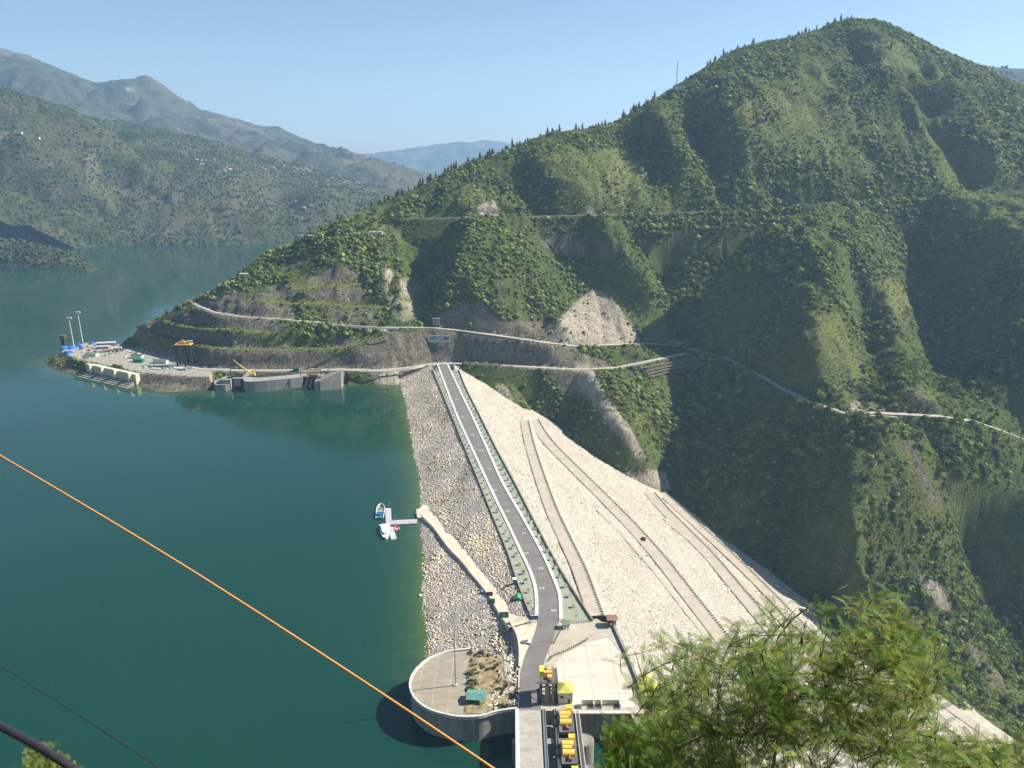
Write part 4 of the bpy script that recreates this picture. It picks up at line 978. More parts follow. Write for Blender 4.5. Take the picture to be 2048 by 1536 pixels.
# bridge over the gates, running towards the viewer
BX0, BX1, BY0, BY1 = 1.4, 12.7, 170.0, 294.0
bridge = empty('spillway_bridge', (7, 250, ZCREST), 0, 'concrete road bridge over the spillway gates with white parapet', 'bridge')
m = MB(); m.box(((BX0 + BX1) / 2, (BY0 + BY1) / 2, ZCREST - 1.2), (BX1 - BX0, BY1 - BY0, 2.4)); keep(m.build('deck', tinted('bridge_deck', [(0.30, 0.275, 0.24), (0.38, 0.35, 0.305), (0.44, 0.41, 0.36)], 0.25)), bridge)
m = MB(); m.box((BX0 + 0.35, (BY0 + BY1) / 2, ZCREST + 0.5), (0.6, BY1 - BY0, 1.1)); m.box((BX0 + 1.2, (BY0 + BY1) / 2, ZCREST + 0.1), (0.9, BY1 - BY0, 0.24)); keep(m.build('parapet', M_KERB), bridge)
m = MB()
for y in np.arange(BY0 + 6, BY1, 9.4): m.box(((BX0 + BX1) / 2 + 0.6, y, ZCREST + 0.008), (BX1 - BX0 - 3, 0.16, 0.02))
keep(m.build('joint', M_DECK), bridge)
for yc in (276, 258, 240, 222, 204):
    m = MB(); m.box((14, yc, -20), (28, 3.2, 70 - 0.4)); nose = [(28 + 6.5 * math.sin(a) , yc + 4.2 * math.cos(a)) for a in np.linspace(0, math.pi, 15)]
    m.prism([(26, yc - 4.2), *nose[::-1], (26, yc + 4.2)], -60, ZCREST - 0.6); keep(m.build('pier', M_CONC_OLD), bridge)
    m = MB(); m.prism([(34.3, yc - 4.2), (34.3, yc + 4.2), (46, yc + 4.2), (46, yc - 4.2)], -62, -10); keep(m.build('pier_tail', M_CONC_OLD), bridge)
    m = MB()
    for a in np.linspace(0, math.pi, 12): m.box((28 + 6.3 * math.sin(a), yc + 4.0 * math.cos(a), ZCREST - 0.1), (0.1, 0.1, 1.0))
    m.tube([(28 + 6.3 * math.sin(a), yc + 4.0 * math.cos(a), ZCREST + 0.45) for a in np.linspace(0, math.pi, 12)], 0.05, 5); keep(m.build('railing', M_STEEL), bridge)
m = MB(); m.box((24, 232, -30), (30, 124, 14)); keep(m.build('sill', M_CONC_OLD), bridge)
# crane track beams and service walkway
for x, nm, wd, mt in ((13.9, 'crane_rail', 1.7, M_STEEL), (18.9, 'crane_rail', 1.5, M_STEEL)):
    m = MB(); m.box((x, 232, ZCREST - 0.5), (wd, 124, 1.6)); m.box((x - wd * 0.3, 232, ZCREST + 0.45), (0.12, 124, 0.3)); m.box((x + wd * 0.3, 232, ZCREST + 0.45), (0.12, 124, 0.3))
    for y in np.arange(172, 294, 1.6): m.box((x, y, ZCREST + 0.36), (wd * 0.9, 0.22, 0.12))
    keep(m.build(nm, M_DECK if x > 15 else mt), bridge)
m = MB(); m.box((16.4, 232, ZCREST - 7), (3.3, 124, 1)); keep(m.build('slot_floor', M_CONC_OLD), bridge)
walk = empty('service_walkway', (28.6, 250, ZCREST), 0, 'narrow steel service walkway with grey handrails beside the yellow hoists', 'walkway')
m = MB(); m.box((28.5, 232, ZCREST + 0.1), (1.6, 122, 0.25)); keep(m.build('deck', M_DECK), walk)
for sx in (-0.85, 0.85):
    m = MB()
    for y in np.arange(172, 293, 2.0): m.box((28.5 + sx, y, ZCREST + 0.7), (0.08, 0.08, 1.1))
    for z in (0.75, 1.25): m.box((28.5 + sx, 232, ZCREST + z), (0.16, 122, 0.09))
    keep(m.build('handrail', M_KERB), walk)
# ------------------------------------------------------------------ gantry crane
gc = empty('gantry_crane', (16.4, 303, ZCREST), 0, 'tall dark gantry crane with yellow machinery on its top deck', 'crane')
H = 10.4
m = MB()
for sx in (-1, 1):
    for sy in (-1, 1): m.box((sx * 3.4, sy * 4.4, H / 2), (0.75, 0.8, H))
    m.box((sx * 3.4, 0, 0.6), (0.9, 11, 1.1)); m.box((sx * 3.4, 0, H * 0.62), (0.4, 8.4, 0.5))
    m.tube([(sx * 3.4, -4.2, 1), (sx * 3.4, 4.2, H * 0.6)], 0.16, 6)
m.box((0, -4.4, H * 0.80), (6.4, 0.5, 0.6)); m.box((0, 4.4, H * 0.80), (6.4, 0.5, 0.6)); m.build('frame', M_DARK, gc)
m = MB(); m.box((0, 0, H + 0.2), (8.0, 10.8, 0.5)); m.build('deck', M_DECK, gc)
m = MB()
for x, y in [(x, s * 5.3) for x in np.linspace(-3.9, 3.9, 9) for s in (-1, 1)] + [(s * 3.9, y) for y in np.linspace(-5.3, 5.3, 11) for s in (-1, 1)]: m.box((x, y, H + 1.0), (0.08, 0.08, 1.2))
for z in (1.0, 1.6):
    for s in (-1, 1): m.box((0, s * 5.3, H + z), (7.9, 0.08, 0.08)); m.box((s * 3.9, 0, H + z), (0.08, 10.6, 0.08))
m.build('railing', M_DARK, gc)
m = MB(); m.box((-3.0, 1.6, H + 1.8), (2.0, 4.4, 2.6)); m.build('control_cabin', M_YEL2, gc)
def hood(m, c, L, r, n=8):
    """half-round cover with its axis along x"""
    pr = [(c[1] + r * math.cos(a), c[2] + 0.5 + r * math.sin(a)) for a in np.linspace(0, math.pi, n)]; pr = [(c[1] + r, c[2])] + pr + [(c[1] - r, c[2])]
    k = len(pr); vs = [(c[0] - L / 2, y, z) for y, z in pr] + [(c[0] + L / 2, y, z) for y, z in pr]
    m.add(vs, [(i, i + 1, k + i + 1, k + i) for i in range(k - 1)] + [tuple(range(k)), tuple(range(2 * k - 1, k - 1, -1))])
for y in (3.6, -1.8):
    m = MB(); hood(m, (0.4, y, H + 0.5), 2.0, 1.3); m.build('hoist_hood', M_YEL, gc)
m = MB(); m.box((-0.2, 1.0, H + 1.2), (3.8, 1.5, 1.5)); m.build('gearbox', simple('pale_orange_paint', (0.62, 0.36, 0.16), 0.5), gc)
m = MB(); m.tube([(0.4, -3.2, H + 1.0), (0.4, -4.6, H + 1.0)], 0.6, 10); m.box((0.4, -3.9, H + 0.6), (0.9, 1.8, 0.3)); m.build('motor', M_RUST, gc)
m = MB(); m.box((-0.9, -4.9, 5.2), (1.7, 0.6, 9.2)); m.box((1.8, -4.9, 5.6), (0.9, 0.6, 8.4)); m.build('ladder_trunk', M_CONC_OLD, gc)
m = MB(); m.box((0.2, -4.6, 4.6), (1.3, 0.5, 8.6)); m.build('lifting_beam', M_RUST, gc)
m = MB(); m.box((-4.3, -4.9, H + 0.3), (2.6, 0.12, 0.12)); m.box((-5.0, -4.9, H + 0.5), (0.5, 0.5, 0.4)); m.build('cable_arm', M_DARK, gc)

# ------------------------------------------------------------------ gate hoists
def make_hoist():
    t = empty('gate_hoist')
    m = MB(); m.box((0, 0, 1.2), (6.4, 13.5, 0.5)); m.box((-2.6, -5.5, 0.4), (0.6, 0.6, 1.6)); m.box((2.6, -5.5, 0.4), (0.6, 0.6, 1.6)); m.box((-2.6, 5.5, 0.4), (0.6, 0.6, 1.6)); m.box((2.6, 5.5, 0.4), (0.6, 0.6, 1.6)); m.build('platform', M_DECK, t)
    for y in (3.4, -1.6):
        m = MB(); hood(m, (-0.2, y, 1.45), 4.9, 1.55, 9); m.build('drum_hood', M_YEL, t)
    m = MB(); m.box((-0.6, 1.0, 2.2), (3.6, 1.2, 1.5)); m.build('gearbox', M_YEL, t)
    m = MB(); m.box((1.5, 6.3, 2.7), (2.4, 2.2, 2.3)); m.build('control_box', M_YEL2, t)
    m = MB(); m.tube([(-0.1, -3.4, 2.2), (-0.1, -5.6, 2.2)], 0.62, 10); m.box((-0.1, -4.6, 1.7), (2.0, 2.6, 0.5)); m.box((0.7, -5.2, 2.1), (0.7, 1.0, 0.9)); m.build('motor', M_RUST, t)
    m = MB()
    for s in (-1, 1):
        for y in np.linspace(-6.6, 6.6, 9): m.box((s * 3.1, y, 2.0), (0.07, 0.07, 1.2))
        m.box((s * 3.1, 0, 2.6), (0.08, 13.3, 0.08)); m.box((s * 3.1, 0, 2.0), (0.07, 13.3, 0.07))
    m.build('railing', M_STEEL, t)
    return t
h0 = make_hoist()
for k, (yc, lab) in enumerate(((285.5, 'yellow gate hoist nearest the gantry crane and the lime-roofed building'), (267.5, 'middle yellow gate hoist between the other two on the spillway'), (249.5, 'yellow gate hoist cut by the bottom edge of the photo'))):
    t = h0 if k == 0 else copy_tree(h0); t.location = (23.2, yc, ZCREST - 0.4); props(t, lab, 'hoist', 'yellow hoists over the spillway gates')

# ------------------------------------------------------------------ buildings on the plateau
def windows(parent, spots, w, h, axis, mat=M_GLASS):
    for x, y, z in spots:
        m = MB(); m.box((x, y, z), (w, 0.1, h) if axis == 'x' else (0.1, w, h)); m.build('window', mat, parent)
b = empty('control_building', (23.8, 301.6, ZCREST), 0, 'small pale building with a lime pyramid roof beside the gantry crane', 'building')
m = MB(); m.box((0, 0, 2.9), (6.4, 7.2, 5.8)); m.build('wall', M_CREAM, b)
m = MB(); m.hip((0, 0, 5.8), (6.4, 7.2), 1.9, over=0.45); m.build('roof', M_LIME, b)
m = MB(); m.box((1.6, -3.63, 1.2), (1.1, 0.1, 2.2)); m.build('door', M_RUST, b)
windows(b, [(-1.6, -3.63, 3.4)], 1.4, 1.2, 'x')
ps = at_z(1288, 1392, ZCREST)
b = empty('lime_roof_building', (ps[0] + 3.0, ps[1] + 3, ZCREST - 3), 0.1, 'lime roofed building half hidden behind the feathery tree', 'building')
m = MB(); m.box((0, 0, 2.4), (8, 9, 4.8)); m.build('wall', M_CREAM, b)
m = MB(); m.hip((0, 0, 4.8), (8, 9), 1.6, over=0.6); m.build('roof', M_LIME, b)
m = MB(); m.box((-4.03, 0, 2.6), (0.1, 2.2, 1.4)); m.build('window', M_GLASS, b)
m = MB(); m.box((0.5, 8, 2.2), (5, 5, 4.6)); m.hip((0.5, 8, 4.5), (5, 5), 1.2); m.build('annex', M_LIME, b)
# slab canopies / store between wall and yard
p = at_z(1205, 1412, ZCREST)
b = empty('low_store', (p[0] - 1, p[1] - 0.5, ZCREST), 0, 'row of low dark open bays along the front of the yard', 'store')
m = MB(); m.box((0, 1.6, 1.25), (17.5, 0.3, 2.5)); [m.box((x, 0, 1.25), (0.4, 3.2, 2.5)) for x in (-8.6, -3.0, 0.4, 8.6)]; m.build('wall', M_CREAM, b)
m = MB(); m.box((0, 1.2, 0.12), (16.6, 2.4, 0.16)); m.build('bay_floor', M_DECK, b)
# railing along the south edge of the plateau
f = empty('edge_railing', (40, 293.4, ZCREST), 0, 'thin railing along the top of the tall plateau wall', 'railing')
m = MB(); [m.box((x, 0, 0.6), (0.1, 0.1, 1.2)) for x in np.arange(-11, 18.1, 2.0)]; [m.box((3.5, 0, z), (29, 0.08, 0.08)) for z in (0.6, 1.15)]; m.build('railing', M_KERB, f)
pw = empty('plateau_wall', (42, 292.6, 0), 0, 'tall grey concrete wall with downpipes below the yard', 'wall')
m = MB(); m.box((1.0, 0, -20), (33, 1.6, 71.6)); m.box((-4, -1.1, -20), (2.0, 0.9, 70)); m.box((7.5, -1.0, -20), (3.2, 0.7, 70)); m.build('wall_slab', M_CONC_OLD, pw)
m = MB(); m.box((1, -0.2, 16.1), (33, 2.6, 0.6)); m.build('coping', M_CONC, pw)
for x in (4.6, 5.4):
    m = MB(); m.tube([(x, -1.1, 15.6), (x, -1.1, -15)], 0.14, 6); m.build('downpipe', M_RUST, pw)

# terrace shed, mast
p = at_z(953, 1403, ZCREST)
b = empty('terrace_shed', (p[0], p[1] + 0.8, ZCREST + 0.05), -0.10, 'open shed with a teal sheet roof on the round terrace', 'shed')
m = MB(); [m.box((x, y, 1.4 + 0.12 * (y > 0)), (0.25, 0.25, 2.8)) for x in (-3.8, 0, 3.8) for y in (-2.6, 2.6)]; m.box((0, 2.6, 1.2), (7.4, 0.15, 2.4)); m.box((-3.8, 0, 1.1), (0.15, 5, 2.2)); m.build('frame', M_GREENP, b)
m = MB(); m.add([(-4.4, -3.4, 2.7), (4.4, -3.4, 2.7), (4.4, 0.2, 3.7), (-4.4, 0.2, 3.7), (4.4, 3.4, 2.9), (-4.4, 3.4, 2.9)] + [(-4.4, -3.4, 2.55), (4.4, -3.4, 2.55), (4.4, 0.2, 3.55), (-4.4, 0.2, 3.55), (4.4, 3.4, 2.75), (-4.4, 3.4, 2.75)],
   [(0, 1, 2, 3), (3, 2, 4, 5), (9, 8, 7, 6), (11, 10, 8, 9), (0, 6, 7, 1), (4, 10, 11, 5), (1, 7, 8, 2), (2, 8, 10, 4), (3, 9, 6, 0), (5, 11, 9, 3)])
for x in np.arange(-4.2, 4.3, 0.55): m.add([(x, -3.42, 2.72), (x + .1, -3.42, 2.72), (x + .1, 0.2, 3.76), (x, 0.2, 3.76)], [(0, 1, 2, 3)])
m.build('roof', M_TEAL, b)
p = at_z(911, 1371, ZCREST)
mast = empty('high_mast', (p[0], p[1], ZCREST), 0, 'slender floodlight mast rising from the round terrace', 'mast')
m = MB(); m.tube([(0, 0, 0), (0, 0, 16), (0, 0, 34)], [0.30, 0.22, 0.13], 8); m.build('pole', M_STEEL, mast)
m = MB(); m.box((0, 0, 0.3), (1.6, 1.6, 0.6)); m.build('base', M_CONC, mast)
m = MB(); m.tube([(1.0 * math.cos(a), 1.0 * math.sin(a), 33.6) for a in np.linspace(0, 2 * math.pi, 13)], 0.05, 5); [m.box((1.0 * math.cos(a), 1.0 * math.sin(a), 33.5), (0.4, 0.4, 0.25)) for a in np.linspace(0, 2 * math.pi, 7)[:6]]; m.build('lamp_ring', M_STEEL, mast)

# junction: cabin, watch hut, fences, boards, booths
p = at_z(1132, 1258, ZCREST)
b = empty('guard_cabin', (p[0], p[1] + 1.5, ZCREST), 0.15, 'small white guard cabin with a green pitched roof by the road junction', 'cabin')
m = MB(); m.box((0, 0, 1.4), (3.2, 3.0, 2.8)); m.build('wall', M_WHITE, b)
m = MB(); m.gable((0, 0, 2.8), (3.2, 3.0), 1.2, 0, over=0.5); m.build('roof', simple('sage_roof', (0.13, 0.20, 0.14), 0.6), b)
windows(b, [(-0.8, -1.53, 1.6), (0.8, -1.53, 1.6)], 0.8, 0.9, 'x')
p = at_z(1223, 1252, ZCREST)
b = empty('watch_hut', (p[0], p[1] + 1, ZCREST), 0.1, 'brown roofed watch hut on stilts at the end of the slope track', 'hut')
m = MB(); [m.box((x, y, 2.2), (0.3, 0.3, 4.4)) for x in (-1.9, 1.9) for y in (-1.7, 1.7)]; [m.tube([(x, -1.7, 0.3), (-x, -1.7, 2.0)], 0.1, 5) for x in (-1.9, 1.9)]; m.build('stilts', M_DARK, b)
m = MB(); m.box((0, 0, 2.3), (4.4, 4.0, 0.3)); m.box((0, 1.7, 3.2), (4.0, 0.2, 1.6)); m.build('cabin_wall', M_RUST, b)
m = MB(); m.gable((0, 0, 4.4), (4.4, 4.2), 0.9, 0.0, over=0.6); m.build('roof', simple('brown_tin', (0.22, 0.13, 0.085), 0.7), b)
m = MB(); [m.tube([(x, -2.2 - 0.3 * k, 2.2 - 0.45 * k), (x + 0.9, -2.2 - 0.3 * k, 2.2 - 0.45 * k)], 0.08, 4) for x in (0.4,) for k in range(5)]; m.build('ladder', M_DARK, b)
def fence(name, px, label, mat, h=1.3, step=1.6, rails=(0.5, 1.1), z=ZCREST):
    pl = line(px, z, 2.0); c = pl[len(pl) // 2]; f = empty(name, (c[0], c[1], z), 0, label, 'fence')
    d = np.r_[0, np.cumsum(np.linalg.norm(np.diff(pl[:, :2], axis=0), axis=1))]
    for t in np.arange(0, d[-1], step):
        x, y = np.interp(t, d, pl[:, 0]) - c[0], np.interp(t, d, pl[:, 1]) - c[1]; pm = MB(); pm.box((x, y, h / 2), (0.24, 0.24, h)); pm.build('post', mat, f)
    rm = MB(); [rm.tube([(p[0] - c[0], p[1] - c[1], r) for p in pl], 0.07, 5) for r in rails]; rm.build('rails', mat, f)
    return f
fence('post_fence', [(1098,1322),(1108,1312),(1130,1304),(1158,1290),(1176,1279)], 'rusty post and rail fence between the side road and the yard', M_RUST, 1.7, 1.3)
fence('post_fence', [(1108,1288),(1118,1268),(1122,1262)], 'short rusty fence on the bend below the guard cabin', M_RUST, 1.5, 1.3)
fence('track_gate', [(1184,1238),(1198,1237),(1214,1236)], 'low lattice gate across the foot of the slope track', M_DARK, 1.4, 0.9)
fence('garden_fence', [(1118,1240),(1146,1246),(1184,1244)], 'thin fence along the near end of the crest lawn', M_RUST, 1.1, 1.2)
b = empty('road_barrier', tuple(at_z(1085, 1287, ZCREST)), 0.06, 'thin boom barrier lowered across the road by the parked car', 'barrier')
m = MB(); m.tube([(-6, 0, 1.1), (6.2, 0, 1.1)], 0.09, 6); m.build('boom', M_DARK, b)
m = MB(); m.box((-6.2, 0, 0.6), (0.5, 0.5, 1.2)); m.box((6.2, 0, 0.55), (0.2, 0.2, 1.1)); m.build('post', M_YEL2, b)
def board(name, u, v, z, w, h, leg, mat, label, rz=0.0, motif=None, mc=None):
    p = at_z(u, v, z); b = empty(name, (p[0], p[1], z), rz, label, 'sign board')
    m = MB(); m.box((0, 0, leg + h / 2), (w, 0.16, h)); m.build('panel', mat, b)
    for sx in (-0.4, 0.4):
        m = MB(); m.box((sx * w, 0.16, (leg + h) / 2 - 1), (0.16, 0.14, leg + h + 2)); m.build('leg', M_STEEL, b)
    m = MB(); [m.box((0, -0.02, leg + k), (w + 0.1, 0.2, 0.12)) for k in (0, h)]; m.build('border', mc or M_WHITE, b)
    if motif:
        m = MB()
        for pts in motif: m.tube([(x * w, -0.10, leg + h * 0.5 + y * h) for x, y in pts], 0.09, 4)
        m.build('motif', M_WHITE, b)
    return b
board('notice_board', 1008, 1240, 14.6, 4.9, 3.4, 1.4, M_GREENP, 'green notice board with a white sketch at the end of the dirt path', 0.05, [[(-.2, -.2), (-.1, .1), (.1, .0), (.22, -.22), (-.2, -.2)], [(-.05, .15), (.1, .2)], [(.0, -.05), (.08, -.12)]], M_TEAL)
board('notice_board', 982, 1212, 12.2, 4.4, 3.2, 1.3, M_GREENP, 'green notice board standing right in front of the maroon board', 0.12, [[(-.1, -.1), (.1, .05), (.15, -.1)]], M_TEAL)
board('notice_board', 979, 1200, 11.8, 3.8, 2.6, 2.6, M_REDB, 'maroon board standing behind a green notice board by the dirt path', 0.05)
board('notice_board', 1069, 1243, ZCREST, 3.9, 2.4, 1.2, M_BLUE, 'blue notice board at the near end of the crest kerb', 0.02)
p = at_z(1029, 1172, 14.0)
b = empty('blue_booth', (p[0], p[1], 13.4), 0.1, 'tall narrow blue booth against the lake-side crest wall', 'booth')
m = MB(); m.box((0, 0, 2.6), (2.0, 2.0, 5.2)); m.build('wall', simple('teal_blue_paint', (0.06, 0.24, 0.30), 0.5), b)
m = MB(); m.box((0, 0, 5.3), (2.3, 2.3, 0.25)); m.build('roof', M_WHITE, b); m = MB(); m.box((0, -1.03, 1.6), (0.9, 0.08, 2.6)); m.build('door', M_BLUE, b)
p = at_z(1036, 1205, 13.6)
b = empty('green_hut', (p[0], p[1] + 1, 12.6), 0.25, 'dark green hut with pitched roof below the crest wall', 'hut')
m = MB(); m.box((0, 0, 1.9), (3.8, 3.6, 3.8)); m.build('wall', M_GREENP, b)
m = MB(); m.gable((0, 0, 3.8), (3.8, 3.6), 1.4, 1.2, over=0.4); m.build('roof', simple('bright_green_tin', (0.05, 0.26, 0.13), 0.5), b)
m = MB(); m.box((-0.4, -1.83, 1.3), (1.0, 0.08, 2.2)); m.build('door', M_DARK, b)
p = at_z(963, 1186, 11.4); b = empty('water_tank', (p[0], p[1], 11.0), 0, 'small blue water tank beside the maroon board', 'tank')
m = MB(); m.tube([(0, 0, 0), (0, 0, 1.6), (0, 0, 2.0)], [0.9, 0.9, 0.4], 10); m.build('drum', M_BLUE, b); m = MB(); m.tube([(0, 0, 2.0), (0, 0, 2.15)], 0.35, 8); m.build('lid', M_WHITE, b)
p = at_z(840, 1191, WL + 0.2); b = empty('marker_buoy', (p[0], p[1], WL), 0, 'lone white buoy floating at the rocky shore', 'buoy')
bm = bmesh.new(); bmesh.ops.create_uvsphere(bm, u_segments=12, v_segments=8, radius=0.9, matrix=Matrix.Translation((0, 0, 0.35))); me = bpy.data.meshes.new('float'); bm.to_mesh(me); bm.free(); link('float', me, M_WHITE, b)
m = MB(); m.tube([(0, 0, 1.1), (0, 0, 1.7)], 0.08, 6); m.build('ring_post', M_DARK, b)

# parked car
def car(loc, rz, label, paint):
    t = empty('parked_car', loc, rz, label, 'car')
    prof = [(-2.45, .35), (-2.5, .95), (-2.25, 1.05), (-2.0, 1.75), (-0.2, 1.80), (0.75, 1.10), (2.2, 0.98), (2.45, .80), (2.45, .35)]
    m = MB(); k = len(prof); wd = lambda z: 0.95 if z < 1.1 else 0.78
    m.add([(x, -wd(z), z) for x, z in prof] + [(x, wd(z), z) for x, z in prof], [tuple(range(k)), tuple(range(2 * k - 1, k - 1, -1))] + [(i, k + i, k + (i + 1) % k, (i + 1) % k) for i in range(k)])
    m.build('body', paint, t, bevel=0.06)
    g = MB(); g.add([(-2.02, -0.82, 1.12), (0.55, -0.91, 1.12), (-0.15, -0.80, 1.70), (-1.85, -0.80, 1.68)], [(0, 1, 2, 3)]); g.build('window', M_GLASS, t)
    g = MB(); g.add([(-2.02, 0.91, 1.12), (0.55, 0.91, 1.12), (-0.15, 0.81, 1.70), (-1.85, 0.81, 1.68)], [(3, 2, 1, 0)]); g.build('window', M_GLASS, t)
    g = MB(); g.add([(0.70, -0.74, 1.16), (0.70, 0.74, 1.16), (-0.12, 0.68, 1.76), (-0.12, -0.68, 1.76)], [(0, 1, 2, 3)]); g.build('windscreen', M_GLASS, t)
    for x in (-1.5, 1.5):
        for s in (-1, 1):
            w_ = MB(); w_.tube([(x, s * 0.80, 0.36), (x, s * 1.0, 0.36)], 0.36, 14); ob = w_.build('wheel', M_RUBBER, t)
    for s in (-1, 1):
        g = MB(); g.box((2.44, s * 0.65, 0.75), (0.08, 0.3, 0.18)); g.build('headlight', M_GLASS, t)
    m = MB(); m.box((2.45, 0, 0.45), (0.12, 1.7, 0.22)); m.box((-2.5, 0, 0.5), (0.12, 1.7, 0.22)); m.build('bumper', M_DARK, t)
    m = MB(); [m.box((-1.0, s * 0.6, 1.86), (1.7, 0.06, 0.06)) for s in (-1, 1)]; m.build('roof_rack', M_DARK, t)
p = at_z(1053, 1286, ZCREST); car((p[0], p[1], ZCREST + 0.03), math.radians(-20), 'white station wagon parked at the road junction', M_WHITE)
A_, B_ = T2; p = (A_ + B_) / 2; p = p[int(np.argmin(abs(project(p)[1] - 1073)))]; car((p[0], p[1], p[2] + 0.1), math.radians(110), 'dark car driving on the track across the downstream slope', M_DARK)
p = at_z(1062, 1297, ZCREST); b = empty('folding_sign', (p[0], p[1], ZCREST), 0.2, 'small dark folding sign on the road in front of the white car', 'sign')
m = MB(); m.box((0, -0.2, 0.7), (1.2, 0.06, 1.3)); m.build('panel', M_WHITE, b); m = MB(); m.box((0, 0.2, 0.6), (1.1, 0.06, 1.2)); m.build('rear_panel', M_DARK, b)

# ------------------------------------------------------------------ jetty and boats
def zx(x, y): return 730 + x / 12.8, 980 + y / 12.8
j = empty('floating_jetty', tuple(at_z(*zx(610, 850), WL)), 0, 'T-shaped floating jetty of grey plastic cubes reaching the shore', 'jetty')
n = NT('jetty_cubes'); br = n.N.new('ShaderNodeTexBrick'); n.lnk(n.pos, br.inputs['Vector']); br.offset = 0; br.inputs['Scale'].default_value = 0.9; br.inputs['Mortar Size'].default_value = 0.06; br.inputs['Brick Width'].default_value = 1; br.inputs['Row Height'].default_value = 1
br.inputs['Color1'].default_value = (0.47, 0.43, 0.47, 1); br.inputs['Color2'].default_value = (0.36, 0.35, 0.40, 1); br.inputs['Mortar'].default_value = (0.20, 0.19, 0.21, 1); M_JET = n.set(n.mix(n.ramp(n.noise(0.4, 4), [(0.4, 0.0), (0.65, 0.5)]), br.outputs[0], (0.55, 0.50, 0.48)), 0.7)
def float_poly(pts, name, z=0.62):
    m = MB(); m.prism([tuple(at_z(*zx(x, y), WL + z)[:2]) for x, y in pts][::-1], WL - 0.3, WL + z); return keep(m.build(name, M_JET), j)
float_poly([(515, 465), (665, 465), (680, 780), (640, 940), (560, 940), (530, 780)], 'pontoon'); float_poly([(560, 942), (745, 942), (740, 1060), (600, 1060)], 'pontoon', 0.6); float_poly([(605, 1062), (760, 1062), (815, 1240), (675, 1268)], 'pontoon', 0.62)
float_poly([(682, 775), (1330, 745), (1335, 850), (645, 885)], 'gangway', 0.66)
m = MB()
for x0, y0, x1, y1 in ((700, 770, 1110, 742), (690, 880, 1320, 852)):
    a = at_z(*zx(x0, y0), WL + 0.65); b_ = at_z(*zx(x1, y1), WL + 0.65)
    for k in np.linspace(0, 1, 8): q_ = a + (b_ - a) * k; m.box((q_[0], q_[1], WL + 1.3), (0.12, 0.12, 1.3))
    m.tube([(*a[:2], WL + 1.9), (*b_[:2], WL + 1.9)], 0.07, 5)
keep(m.build('railing', M_STEEL), j)
for x, y in ((780, 775), (1115, 745), (620, 460)):
    m = MB(); q_ = at_z(*zx(x, y), WL + 0.6); m.tube([(*q_[:2], WL - 1), (*q_[:2], WL + 4.0)], 0.14, 6); m.box((q_[0], q_[1], WL + 4.1), (0.7, 0.7, 0.3)); keep(m.build('mooring_post', M_TEAL), j)
def hull(L, B, h0, h1, n=14, stern=0.85):
    """open-ended hull outline rings, bow towards +y"""
    ys = np.linspace(-L / 2, L / 2, n); t = (ys + L / 2) / L
    half = B / 2 * np.where(t < 0.55, stern + (1 - stern) * t / 0.55, np.sqrt(np.clip(1 - ((t - 0.55) / 0.45) ** 2, 0, 1)) ** 1.1)
    half = np.maximum(half, 0.08); return ys, half
def hull_mesh(m, L, B, z0, z1, sheer=0.35, n=14, stern=0.85):
    ys, hf = hull(L, B, z0, z1, n, stern); t = np.linspace(0, 1, n); zt = z1 + sheer * t ** 2
    for s in (1, -1):
        low = [(s * hf[i] * 0.72, ys[i] * 0.96, z0) for i in range(n)]; top = [(s * hf[i], ys[i], zt[i]) for i in range(n)]
        m.strip(low, top) if s > 0 else m.strip(top, low)
    m.add([(-hf[0], ys[0], zt[0]), (hf[0], ys[0], zt[0]), (hf[0] * .72, ys[0] * .96, z0), (-hf[0] * .72, ys[0] * .96, z0)], [(0, 1, 2, 3)])
    return ys, hf, zt
p = at_z(*zx(395, 560), WL + 0.5)
t = empty('work_boat', (p[0], p[1], WL), math.radians(6), 'pale green open work boat with a blue stern moored at the jetty', 'boat', )
M_BG = simple('boat_pale_green', (0.34, 0.45, 0.33), 0.5); m = MB(); ys, hf, zt = hull_mesh(m, 23, 6.0, -0.4, 1.3, 0.6); m.build('hull', M_BG, t)
m = MB(); m.strip([(-hf[i] * .98, ys[i], 0.55) for i in range(14)], [(hf[i] * .98, ys[i], 0.55) for i in range(14)]); m.build('floor', simple('boat_floor', (0.13, 0.13, 0.10), 0.8), t)
m = MB(); [m.tube([(s * hf[i], ys[i], zt[i]) for i in range(14)], 0.26, 6) for s in (1, -1)]; m.build('gunwale', simple('boat_rim', (0.55, 0.62, 0.48), 0.5), t)
m = MB(); [m.box((0, y, 1.1), (4.9, 0.8, 0.35)) for y in (4.6, 1.6, -1.2)]; m.box((0, 0.2, 0.8), (3.9, 3.4, 0.4)); m.build('thwart', M_BG, t)
m = MB(); m.box((0, -6.0, 2.3), (4.4, 5.2, 0.25)); [m.box((x, y, 1.4), (0.15, 0.15, 1.8)) for x in (-2, 2) for y in (-8.3, -3.7)]; m.build('canopy', simple('blue_canopy', (0.02, 0.10, 0.24), 0.6), t)
m = MB(); m.box((0, -9.9, 1.0), (4.6, 2.2, 0.9)); m.build('stern_deck', simple('sea_blue', (0.05, 0.20, 0.30), 0.5), t)
p = at_z(*zx(505, 1080), WL + 0.5)
t = empty('cabin_boat', (p[0], p[1], WL), math.radians(180 + 14), 'white cabin boat with a rounded bow moored by the jetty', 'boat')
M_GRP = simple('white_gelcoat', (0.80, 0.80, 0.80), 0.3, 0.04); m = MB(); ys, hf, zt = hull_mesh(m, 21, 6.2, -0.4, 1.4, 0.4); m.build('hull', M_GRP, t)
m = MB(); m.strip([(-hf[i], ys[i], zt[i] - 0.05) for i in range(14)], [(hf[i], ys[i], zt[i] - 0.05) for i in range(14)]); m.build('deck', M_GRP, t)
